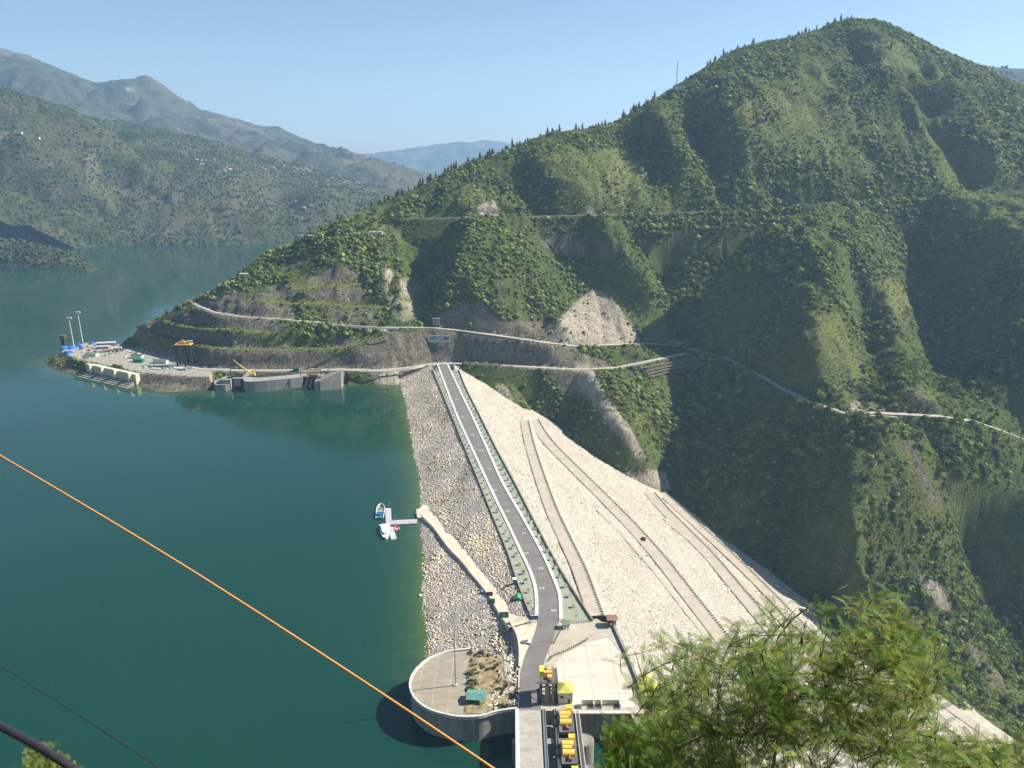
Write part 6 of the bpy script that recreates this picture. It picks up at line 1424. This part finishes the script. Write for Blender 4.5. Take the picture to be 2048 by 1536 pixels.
props(scatter_mesh('upper_hill_scrub', pos[~near_], size[~near_] * 1.1, size[~near_] * rng.uniform(.7, 1.2, (~near_).sum()), FV, tone[~near_], M_LEAF, 2), 'green scrub and bushes spread over the high hill beyond the dam', 'scrub', kind='stuff')

# grass tufts and low herbs that roughen the open ground between the bushes
gk = np.flatnonzero((sf < .02) & ~(yi.ravel() | on.ravel()) & ~((Z.ravel() < WL + 1) & (uu < 900)) & (uu > -40) & (uu < 2100) & (vv_ > -40) & (vv_ < 1600) & (el > run - 0.012) & (rng.random(cells) > 0.85 * np.clip(rk * 1.3, 0, 1)) & ~((Z.ravel() < blur_z + 1) & (ys < 1100) & (xs > -140)))
gk = rng.permutation(gk)[:150000]; gx_ = X.ravel()[gk] + rng.uniform(-1.4, 1.4, len(gk)); gy_ = Y.ravel()[gk] + rng.uniform(-1.4, 1.4, len(gk))
TV = []
for i in range(6):
    v, f = shell_tris(9, .35, .95, .30, .60, np.random.default_rng(300 + i)); TV.append((v * [1, 1, .8], f))
tg = gs[gk][:, None]; tw_ = np.exp(rng.normal(0, .30, (len(gk), 1))) * (np.array([0.145, 0.188, 0.048]) * (1 - tg) + np.array([0.25, 0.275, 0.092]) * tg)
sz_ = rng.uniform(.7, 1.7, len(gk))
props(scatter_mesh('hillside_grass', np.stack([gx_, gy_, ground_z(gx_, gy_) - .1], -1), sz_, sz_ * rng.uniform(.6, 1.1, len(gk)), TV, tw_, M_LEAF, 3), 'grass and low herbs covering the open ground of the hill', 'grass', kind='stuff')

# trees one can tell apart: pines along the ridges, broad crowns on the slopes
def pine_mesh(seed, H=13.0, R=2.6, n=230):
    """tapered trunk, and a full crown of leafy tufts in uneven tiers round it"""
    rg = np.random.default_rng(seed); q = random.Random(seed); m = MB()
    m.tube([(0, 0, -1.5), (q.uniform(-.2, .2), 0, H * .5), (0, 0, H * .93)], [.30, .2, .05], 6, 1)
    for i in range(9):
        t = i / 8; z = H * (0.20 + 0.70 * t); r = R * (0.34 + 0.62 * math.sin(math.pi * min(1, .30 + .70 * t)) ) * (0.85 if t < .85 else 0.55)
        for j in range(3):
            a = q.uniform(0, 6.283); c = Vector((math.cos(a) * r * .42, math.sin(a) * r * .42, z + q.uniform(-.4, .4))); v, f = ico(1); v = v * rg.uniform(.70, 1.2, (len(v), 1)) * [r * .58, r * .58, H * .085]
            m.add([tuple(c + Vector(p)) for p in v], [tuple(x) for x in f], 0)
    for i in range(n):
        t = q.random(); z = H * (0.16 + 0.80 * t); r = R * (0.36 + 0.66 * math.sin(math.pi * min(1, .30 + .70 * t))) * q.uniform(.75, 1.15) * (1 if t < .85 else .6); a = q.uniform(0, 6.283)
        c = Vector((r * math.cos(a), r * math.sin(a), z)); s = q.uniform(.35, .75); d = Vector((math.cos(a), math.sin(a), q.uniform(-.3, .8))).normalized(); e = d.cross(Vector((q.gauss(0, .6), q.gauss(0, .6), 1))).normalized()
        m.add([c - d * s * .5, c + e * s * .6, c + d * s, c - e * s * .6], [(0, 1, 2, 3)], 0)
    return m
M_PINE = simple('pine_needles', (0.026, 0.046, 0.020), 0.85, 0.45, 0.6); M_BARK = simple('bark', (0.10, 0.075, 0.055), 0.9, 0.3, 1)
def tree_proto(name, mb):
    me = bpy.data.meshes.new(name); me.from_pydata(mb.v, [], mb.f); me.polygons.foreach_set('material_index', mb.m); me.materials.append(M_PINE if 'pine' in name else M_CROWN); me.materials.append(M_BARK); me.update(); return me
M_CROWN = simple('broad_crown_leaves', (0.085, 0.115, 0.032), 0.85, 0.55, 0.55)
def broad_mesh(seed, H=8.5, R=3.4, n=300):
    q = random.Random(seed); m = MB(); m.tube([(0, 0, -1.5), (q.uniform(-.3, .3), q.uniform(-.3, .3), H * .45)], [.3, .18], 6, 1)
    L = [(q.uniform(-.5, .5) * R, q.uniform(-.5, .5) * R, H * q.uniform(.45, .8), R * q.uniform(.4, .62)) for _ in range(7)]
    for i in range(n):
        x, y, z, r = q.choice(L); d = Vector((q.gauss(0, 1), q.gauss(0, 1), q.gauss(0, 1))).normalized(); c = Vector((x, y, z)) + d * r * q.uniform(.6, 1.08); s = q.uniform(.35, .8)
        a = Vector((q.gauss(0, 1), q.gauss(0, 1), q.gauss(0, .6))).normalized() * s; b = a.cross(d + Vector((q.gauss(0, .4), q.gauss(0, .4), q.gauss(0, .4)))).normalized() * s * .8
        m.add([c - a, c + b, c + a, c - b], [(0, 1, 2, 3)], 0)
    return m
PINES = [tree_proto('pine_tree', pine_mesh(k, 12.5 + k, 2.7 + .35 * (k % 3), 120)) for k in range(5)]; BROADS = [tree_proto('broadleaf_tree', broad_mesh(k + 20, 7 + .8 * k, 3 + .3 * k)) for k in range(5)]
def plant(meshes, name, x, y, s, label, group, z=None):
    o = bpy.data.objects.new(name, random.choice(meshes)); C.objects.link(o); o.location = (x, y, float(ground_z(x, y)) - .3 if z is None else z); o.rotation_euler.z = random.uniform(0, 6.28); o.scale = (s * random.uniform(.85, 1.15), s * random.uniform(.85, 1.15), s * random.uniform(.85, 1.2)); return props(o, label, 'tree', group)
npine = 0
sky_u = project(sky3)[0]
SKYL = np.array([(610,470),(680,446),(720,428),(760,411),(850,371),(940,329),(1020,304),(1100,272),(1200,258),(1260,232),(1330,199),(1400,150),(1460,114),(1540,100),(1620,69),(1690,51),(1740,62),(1800,89),(1900,133),(1950,153),(2048,203)], float)
skyd = dens(SKYL, 4)
def pine_at_sky(u, drop):
    v = np.interp(u, skyd[:, 0], skyd[:, 1]) + drop
    return march(lambda x, y: ground_z(x, y), u, v, 0.0, 700, 1600, 500)
q = random.Random(12)
for u0, u1, n_, dr in ((805, 1010, 52, 12), (1010, 1250, 44, 10), (1235, 1300, 16, 22), (1290, 1470, 48, 12), (1470, 1700, 48, 12), (1700, 1800, 9, 6), (1800, 1960, 16, 6), (1960, 2048, 6, 6), (675, 805, 16, 12)):
    for _ in range(n_):
        uq = q.uniform(u0, u1); i = int(np.argmin(abs(sky_u - uq))); d_ = sky3[i, :2] / np.linalg.norm(sky3[i, :2]); k_ = q.choice([0, 1, 1]) * abs(q.gauss(0, dr * 1.6)) - 3
        x_, y_ = sky3[i, :2] - d_ * k_ + np.array([q.uniform(-16, 16), 0])
        plant(PINES, 'pine_tree', x_, y_, q.uniform(.5, .92) * (0.8 if u0 > 1650 else 1), 'dark pine tree standing along the skyline ridge of the big hill', 'pines along the skyline ridge'); npine += 1
for u, v, n_, s_ in ((1285, 290, 22, 40), (1400, 300, 16, 40), (1450, 230, 14, 50), (1350, 260, 10, 30), (940, 360, 12, 40), (1700, 130, 12, 60)):
    for _ in range(n_):
        p = march(lambda x, y: ground_z(x, y), u + q.gauss(0, s_), v + q.gauss(0, s_ * .7), 0.0, 700, 1600, 500)
        if p is not None: plant(PINES, 'pine_tree', p[0], p[1], q.uniform(.5, .85), 'dark pine tree growing in the shaded hollows of the upper hillside', 'pines in the upper hollows')
print('pines', npine)
# the largest-looking broad trees stand on the near spurs of the gorge
cand = np.flatnonzero(near_ & (dist < 760) & (size > 2.0) & (pz_ > blur_z[ii] + 3)); cand = rng.permutation(cand)[:230]
for k in cand: plant(BROADS, 'broadleaf_tree', px_[k], py_[k], float(q.uniform(.5, .95)), 'round green broadleaf tree on the near spurs of the gorge', 'broadleaf trees on the near spurs')
for u, v, lab in ((424, 573, 'lone dark tree on the skyline of the spur beside the lake'), (682, 432, 'large conical tree standing alone against the hazy far slope')):
    p = march(lambda x, y: ground_z(x, y), u, v + 6, 0.0, 800, 1400, 500)
    if p is not None: plant(BROADS if u < 500 else PINES, 'lone_tree', p[0], p[1], 1.15, lab, None)
for u, v, n_ in ((620, 490, 16), (700, 455, 16), (770, 430, 14), (560, 515, 10), (500, 545, 8), (350, 622, 8), (300, 655, 7)):
    for _ in range(n_):
        p = march(lambda x, y: ground_z(x, y), u + q.gauss(0, 26), v + q.gauss(4, 12), 0.0, 800, 1400, 500)
        if p is not None and p[2] > 10: plant(BROADS, 'broadleaf_tree', p[0], p[1], float(q.uniform(.6, 1.1)), 'green broadleaf tree on the spur between the quarried benches and the lake skyline', 'broadleaf trees on the lake spur')

# far woods, one mass per slope
def far_woods(name, G, n, rmin, rmax, label, seed, pm=0.02):
    gx, gy, zz = G; rg = np.random.default_rng(seed); x = rg.uniform(gx[0], gx[-1], n); y = rg.uniform(gy[0], gy[-1], n)
    fx = (x - gx[0]) / (gx[1] - gx[0]); fy = (y - gy[0]) / (gy[1] - gy[0]); i = np.clip(fx.astype(int), 0, len(gx) - 2); j = np.clip(fy.astype(int), 0, len(gy) - 2); a = fx - i; b = fy - j
    z = (zz[j, i] * (1 - a) + zz[j, i + 1] * a) * (1 - b) + (zz[j + 1, i] * (1 - a) + zz[j + 1, i + 1] * a) * b
    u, v, t = project(np.stack([x, y, z], -1)); k = (z > WL + 2) & (u > -80) & (u < 2130) & (fbm(x / 160, y / 160, 4) + rg.uniform(-.5, .5, n) > -0.12)
    az = np.round(u / 4).astype(int); el = (z - HC) / np.hypot(x, y); o = np.lexsort((np.hypot(x, y), az)); run = np.empty(n); e = el[o]; s = np.r_[0, np.flatnonzero(np.diff(az[o])) + 1, n]
    for a_, b_ in zip(s[:-1], s[1:]): run[a_:b_] = np.maximum.accumulate(e[a_:b_])
    rr = np.empty(n); rr[o] = run; k &= el > rr - pm
    x, y, z = x[k], y[k], z[k]; N = len(x); r = rg.uniform(rmin, rmax, N); print(name, N)
    tn = np.array([0.060, 0.080, 0.032]) * np.exp(rg.normal(0, .22, (N, 1)))
    return props(scatter_mesh(name, np.stack([x, y, z - r * .2], -1), r, r * rg.uniform(.9, 1.8, N), FVF, tn, M_LEAF, seed), label, 'woods', kind='stuff')
FVF = bush_variants(4, 1, 0, 130, 1)
far_woods('far_hill_woods', G_H1, 70000, 1.8, 4.4, 'hazy woods dotted over the nearest far slope across the lake', 5)
far_woods('village_slope_woods', G_H2, 70000, 2.2, 5.0, 'hazy woods around the villages on the far slope', 6)
far_woods('peninsula_woods', G_H6, 9000, 2.6, 5.2, 'dark woods covering the low peninsula at the left edge', 7)
far_woods('ridge_woods', G_H5, 14000, 4, 9, 'hazy woods on the far ridge at the right edge', 8)
0 and far_woods('far_mountain_woods', G_H3, 60000, 5, 11, 'hazy forest on the tall knobbed mountain', 9)

# villages on the far slope
hm = []
for c_ in ((0.40, 0.385, 0.35), (0.30, 0.275, 0.235), (0.30, 0.345, 0.39)):
    m = MB(); m.box((0, 0, 3), (11, 8, 7)); m.box((7, 1, 2), (5, 6, 5)); me = bpy.data.meshes.new('village_house'); m.gable((0, 0, 6.5), (11, 8), 2.0); me.from_pydata(m.v, [], m.f); me.update(); me.materials.append(simple('village_wall_%d' % len(hm), c_, 0.7)); hm.append(me)
def surf_of(G):
    gx, gy, zz = G
    def f(x, y):
        fx = np.clip((np.asarray(x, float) - gx[0]) / (gx[1] - gx[0]), 0, len(gx) - 1.001); fy = np.clip((np.asarray(y, float) - gy[0]) / (gy[1] - gy[0]), 0, len(gy) - 1.001)
        i = fx.astype(int); j = fy.astype(int); a = fx - i; b = fy - j
        return (zz[j, i] * (1 - a) + zz[j, i + 1] * a) * (1 - b) + (zz[j + 1, i] * (1 - a) + zz[j + 1, i + 1] * a) * b
    return f
F2, F1, F6 = surf_of(G_H2), surf_of(G_H1), surf_of(G_H6)
for u, v, n_, su, sv in ((415, 322, 10, 14, 5), (540, 339, 7, 16, 3), (607, 341, 9, 14, 3), (700, 356, 14, 24, 6), (560, 324, 3, 4, 2), (650, 366, 6, 30, 5), (460, 340, 4, 10, 4), (600, 415, 4, 12, 5), (330, 430, 0, 3, 3)):
    for _ in range(n_):
        p = march(F2, u + q.gauss(0, su), v + q.gauss(0, sv), 0.0, 2000, 5000, 600)
        if p is None: continue
        o = bpy.data.objects.new('village_house', q.choice(hm)); C.objects.link(o); o.location = (p[0], p[1], p[2] - 1); o.rotation_euler.z = q.uniform(-.6, .6); s_ = q.uniform(.5, 1.0); o.scale = (s_, s_, s_); props(o, 'tiny pale house in a village on the hazy slope across the lake', 'house', 'village houses on the far slope')
for u, v, lab in ((82, 491, 'pinkish white house on the dark wooded peninsula'),):
    p = march(F6, u, v, 0.0, 1500, 2300, 400)
    if p is not None: house('peninsula_house', p, (12, 8, 6), lab, 'house')
for u, v, lab in ((40, 268, 'lone pale house high on the left far slope'), (75, 278, 'small pale house to the right of the lone house on the far slope')):
    p = march(F1, u, v, 0.0, 1500, 3500, 400)
    if p is not None: house('slope_house', p, (14, 8, 6), lab, 'house')

# ------------------------------------------------------------------ the slope under the viewer
gx = np.arange(-90, 130, 2.0); gy = np.arange(-40, 214, 2.0); XX, YY = np.meshgrid(gx, gy)
ZN = HC - 1.75 - np.clip(YY - 0.8, 0, None) * 1.06 + np.clip(-YY, 0, 40) * 0.5 - np.clip(YY, 0, 1) * 0.9 + fbm(XX / 9, YY / 9, 3) * 0.5 - np.clip(np.abs(XX) - 60, 0, 60) * .3
cv = np.zeros((XX.size, 3)); cv[:, 1] = 0.3
me = np_mesh('near_hillside', np.stack([XX, YY, ZN], -1).reshape(-1, 3), grid_quads(len(gx), len(gy)), smooth=True); color_attr(me, 'cover', cv); props(link('near_hillside', me, M_HILL), kind='structure')
def near_z(x, y): return float(HC - 1.75 - max(y - 0.8, 0) * 1.06 - 0.9)

# ------------------------------------------------------------------ the feathery tree in front
def V3(u, v, t): return Vector(at_t(float(u), float(v), float(t)))
M_FLEAF = leaf_mat('feathery_leaf', 0.55, 0.32); M_TWIG = simple('grey_brown_twig', (0.15, 0.115, 0.075), 0.85, 0.35, 9); M_POD = simple('brown_pod', (0.075, 0.045, 0.022), 0.7, 0.5, 14)
class Leaves:
    def __init__(s): s.v = []; s.f = []; s.c = []; s.o = 0
    def pinnate(s, base, d, L, up_, n, wl, col):
        """a feather: leaflets in pairs along an arching rachis"""
        d = d.normalized(); side = d.cross(up_).normalized(); nrm = side.cross(d)
        P = []
        for k in range(n + 1):
            t = k / n; P.append(base + d * L * t + Vector((0, 0, -1)) * (0.08 * L * t * t) + nrm * 0.05 * L * math.sin(3.1 * t))
        for k in range(1, n + 1):
            t = k / n; w = wl * min(1.0, 0.55 + 1.6 * t) * (1 - 0.55 * t ** 6); p = P[k]; ax = (P[k] - P[k - 1]).normalized()
            for sg in (-1, 1):
                o = (side * sg * 0.97 + ax * 0.20 + nrm * random.uniform(-.05, .22)).normalized(); h = ax * (L / n) * 0.30
                s.v += [p - h * .5, p + o * w * .5 - h, p + o * w, p + o * w * .5 + h]; s.f.append((s.o, s.o + 1, s.o + 2, s.o + 3)); s.o += 4; s.c += [col] * 4
        r = side * 0.0022; s.v += [P[0] - r, P[0] + r, P[n // 2] + r, P[n // 2] - r, P[n] + r * .3, P[n] - r * .3]; s.f += [(s.o, s.o + 1, s.o + 2, s.o + 3), (s.o + 3, s.o + 2, s.o + 4, s.o + 5)]; s.o += 6; s.c += [(0.16, 0.17, 0.05)] * 6
    def obj(s, name, mat, parent):
        q4 = [f for f in s.f]; me = np_mesh(name, np.array([tuple(v) for v in s.v]), np.array(q4)); color_attr(me, 'tone', s.c); return link(name, me, mat, parent)
random.seed(21); q = random.Random(21)
tb = Vector((3.0, 9.4, near_z(3.0, 9.4)))
tree = empty('feathery_tree', (0, 0, 0), 0, 'feathery leaved tree with brown pods in the foreground', 'tree')
stems = [ [tb, V3(1540, 1560, 9.0), V3(1545, 1430, 8.9), V3(1542, 1320, 8.8), V3(1580, 1240, 8.7), V3(1692, 1172, 8.6)],
  [tb, V3(1470, 1560, 8.6), V3(1436, 1430, 8.4), V3(1440, 1330, 8.2), V3(1478, 1255, 8.1)],
  [tb, V3(1640, 1560, 8.9), V3(1700, 1450, 8.6), V3(1740, 1330, 8.5), V3(1772, 1200, 8.4)],
  [tb, V3(1700, 1580, 9.3), V3(1800, 1480, 9.3), V3(1850, 1370, 9.2), V3(1890, 1270, 9.1)],
  [tb, V3(1400, 1580, 8.4), V3(1330, 1490, 8.0), V3(1300, 1400, 7.8), V3(1270, 1300, 7.7)],
  [V3(1340, 1500, 8.1), V3(1432, 1460, 7.8), V3(1485, 1460, 7.6), V3(1550, 1490, 7.4)],
  [V3(1545, 1430, 8.9), V3(1500, 1330, 8.6), V3(1590, 1215, 8.5)], [V3(1700, 1450, 8.6), V3(1640, 1340, 8.3), V3(1668, 1225, 8.2)], [V3(1545, 1350, 8.9), V3(1650, 1345, 8.8), V3(1760, 1330, 9.0), V3(1930, 1375, 9.2)],
  [tb, V3(1880, 1600, 9.5), V3(1960, 1560, 9.6), V3(2020, 1500, 9.7)] ]
nodes = []
for k, sline in enumerate(stems):
    pl = smooth_pl(np.array([tuple(p) for p in sline]), 0.12); n_ = len(pl); r0 = 0.042 if k < 1 else 0.024 if k < 5 else 0.012
    pl += np.c_[[fbm(np.arange(n_) / 6.0 + 9 * a + 31 * k, np.zeros(n_) + a, 2) for a in range(3)]].T * 0.03
    m = MB(); m.tube([tuple(p) for p in pl], list(np.linspace(r0, 0.004, n_)), 7); m.build('trunk' if k == 0 else 'branch', M_TWIG, tree, smooth=True)
    nodes += [Vector(p) for p in pl[int(n_ * .22):]]
TIPS = [([(1245,1330),(1330,1240),(1420,1290),(1480,1240),(1560,1200),(1600,1178),(1640,1215),(1690,1165),(1730,1210),(1785,1180),(1860,1225),(1900,1290),(1950,1360),(1880,1400),(1850,1440),(1700,1480),(1400,1480),(1290,1440)], 270),
        ([(1270,1380),(1480,1300),(1600,1260),(1840,1280),(1860,1420),(1840,1536),(1280,1536)], 270),
        ([(1500,1300),(1860,1220),(1880,1400),(1700,1500),(1500,1450)], 130), ([(1830,1500),(2048,1480),(2060,1560),(1830,1560)], 90), ([(1290,1400),(1700,1420),(1900,1540),(1700,1580),(1280,1580)], 180), ([(1840,1440),(1990,1500),(1900,1540),(1820,1530)], 16)]
LV = Leaves(); tw = MB(); pod = MB(); cols = [(0.135, 0.225, 0.030), (0.20, 0.29, 0.040), (0.09, 0.165, 0.026), (0.26, 0.31, 0.050), (0.12, 0.19, 0.04)]
for poly, cnt in TIPS:
    P_ = np.array(poly, float); mn, mx = P_.min(0), P_.max(0); c = 0
    while c < cnt:
        u, v = q.uniform(mn[0], mx[0]), q.uniform(mn[1], mx[1])
        if not in_poly(np.array([u]), np.array([v]), P_)[0]: continue
        c += 1; tip = V3(u, v, q.uniform(7.2, 10.4))
        cand_ = sorted(nodes, key=lambda n_: (n_ - tip).length + max(0, n_.z - tip.z + .1) * 1.5)[:4]; b0 = q.choice(cand_)
        if (b0 - tip).length > 1.0: b0 = tip + (b0 - tip).normalized() * 1.0
        if (b0 - tip).length < 0.25: b0 = tip + Vector((q.gauss(0, .15), q.gauss(0, .15), -.4))
        mid = (b0 + tip) / 2 + Vector((q.gauss(0, .06), q.gauss(0, .06), .10 * (b0 - tip).length)); pl = smooth_pl(np.array([tuple(b0), tuple(mid), tuple(tip)]), 0.1)
        tw.tube([tuple(p) for p in pl], list(np.linspace(.0055, .0025, len(pl))), 4, cap=False)
        if q.random() < .5: nodes += [Vector(p) for p in pl[2:-1:2]]
        nl = q.randint(6, 9)
        for k in range(nl):
            t = 0.35 + 0.65 * (k / (nl - 1)); p = Vector(pl[min(len(pl) - 1, int(t * (len(pl) - 1)))]); a = k * 2.4 + q.uniform(-.5, .5)
            ax = Vector(pl[-1] - pl[-3]).normalized(); d = Vector((math.cos(a), math.sin(a), q.uniform(-.1, .6))) + ax * (0.5 if k < nl - 1 else 1.6)
            LV.pinnate(p, d, q.uniform(.13, .215), Vector((q.gauss(0, .22), q.gauss(0, .22) - .1, 1)), q.randint(15, 19), q.uniform(.026, .036), tuple(x * q.uniform(.75, 1.25) for x in q.choice(cols)))
        if q.random() < .30:
            for _ in range(q.randint(1, 3)):
                p = Vector(pl[q.randrange(len(pl) // 2, len(pl))]); L = q.uniform(.09, .15); s_ = Vector((q.gauss(0, 1), q.gauss(0, 1), 0)).normalized() * .010; e = Vector((q.gauss(0, .35), q.gauss(0, .35), -1)).normalized()
                pod.add([p, p + e * L * .3 + s_, p + e * L, p + e * L * .7 - s_], [(0, 1, 2, 3)])
LV.obj('crown', M_FLEAF, tree); tw.build('twigs', M_TWIG, tree)['kind'] = 'stuff'; pod.build('pods', M_POD, tree)['kind'] = 'stuff'

# bushy needle shrub rising behind the tree's left foot, and the one in the lower left corner
def needle_bush(name, base, spots, label, n, cols, Ln=(.14, .26), r=.5, mat=None):
    t = empty(name, (0, 0, 0), 0, label, 'shrub'); L = Leaves(); tw = MB(); b = Vector(base)
    for s_ in spots:
        s_ = Vector(s_); mid = (b + s_) / 2 + Vector((0, 0, .1 * (s_ - b).length)); pl = smooth_pl(np.array([tuple(b), tuple(mid), tuple(s_)]), 0.3); tw.tube([tuple(p) for p in pl], list(np.linspace(.02 * r * 2, .006, len(pl))), 4, cap=False)
        for _ in range(n):
            p = s_ + Vector((q.gauss(0, r), q.gauss(0, r), q.gauss(0, r * .8))); d = Vector((q.gauss(0, .6), q.gauss(0, .6), q.uniform(.2, 1)))
            L.pinnate(p, d, q.uniform(*Ln), Vector((q.gauss(0, 1), q.gauss(0, 1), q.gauss(0, 1))), 8, q.uniform(*Ln) * .28, tuple(x * q.uniform(.7, 1.3) for x in q.choice(cols)))
    tw.build('stem', M_TWIG, t); L.obj('foliage', M_FLEAF, t); return t
gcols = [(0.17, 0.26, 0.05), (0.22, 0.30, 0.06), (0.13, 0.21, 0.045)]
bt = 24.0
needle_bush('feathery_shrub', V3(1270, 1720, bt), [V3(u, v, bt + q.uniform(-1.5, 1.5)) for u, v in [(q.uniform(1232, 1340), q.uniform(1475, 1620)) for _ in range(46)] + [(1240, 1475), (1262, 1480), (1290, 1466), (1320, 1476)]], 'dense fine leaved shrub standing below the plateau wall', 60, gcols, (.24, .42), .26)
needle_bush('corner_shrub', V3(90, 1640, 7.0), [V3(u, v, 7 + q.uniform(-.3, .3)) for u, v in ((70, 1520), (95, 1512), (115, 1528), (55, 1540), (85, 1545), (130, 1540), (100, 1530), (72, 1508), (140, 1552))], 'small bright green shrub tip in the lower left corner', 34, [(0.16, 0.22, 0.05), (0.20, 0.25, 0.07)], (.05, .09), .045)

# ------------------------------------------------------------------ cables crossing in front of the view
def cable(name, px, r, mat, label, cat='cable'):
    pl = smooth_pl(np.array([tuple(V3(*p)) for p in px]), 0.05 if r > .006 else 0.1); m = MB(); m.tube([tuple(p) for p in pl], r, 10); return props(m.build(name, mat, smooth=True), label, cat)
cable('orange_cable', [(-300, 735, 7.0), (0, 911, 6.2), (330, 1108, 5.4), (660, 1319, 4.8), (985, 1536, 4.3), (1250, 1725, 4.0)], .0075, simple('orange_sheath', (0.58, 0.28, 0.09), 0.5, 0.08, 20), 'bright orange cable slanting across the lake')
M_BLK = simple('black_sheath', (0.028, 0.026, 0.03), 0.38, 0.3, 40, 0, 0, 0.5)
cable('black_cable', [(-200, 1350, 3.2), (0, 1452, 3.0), (80, 1496, 2.9), (150, 1540, 2.85), (300, 1640, 2.8)], .0150, M_BLK, 'thick black cable in the lower left corner')
cable('thin_wire', [(-200, 1205, 7.0), (0, 1331, 6.6), (160, 1432, 6.2), (320, 1536, 5.9), (480, 1645, 5.6)], .0042, M_BLK, 'thin dark wire above the thick black cable')
# span of power lines over the shaded slope
pw_a, pw_b = at_t(1752, 520, 840), at_t(1716, 735, 760)
m = MB()
for d_ in (0, 3.0): m.tube([(pw_a[0] + d_, pw_a[1], pw_a[2] + 14), ((pw_a[0] + pw_b[0]) / 2 + d_, (pw_a[1] + pw_b[1]) / 2, (pw_a[2] + pw_b[2]) / 2 + 10), (pw_b[0] + d_, pw_b[1], pw_b[2] + 12)], .06, 4)
props(m.build('power_line', M_DARK), 'pair of thin power lines hanging down the shaded spur', 'power line')
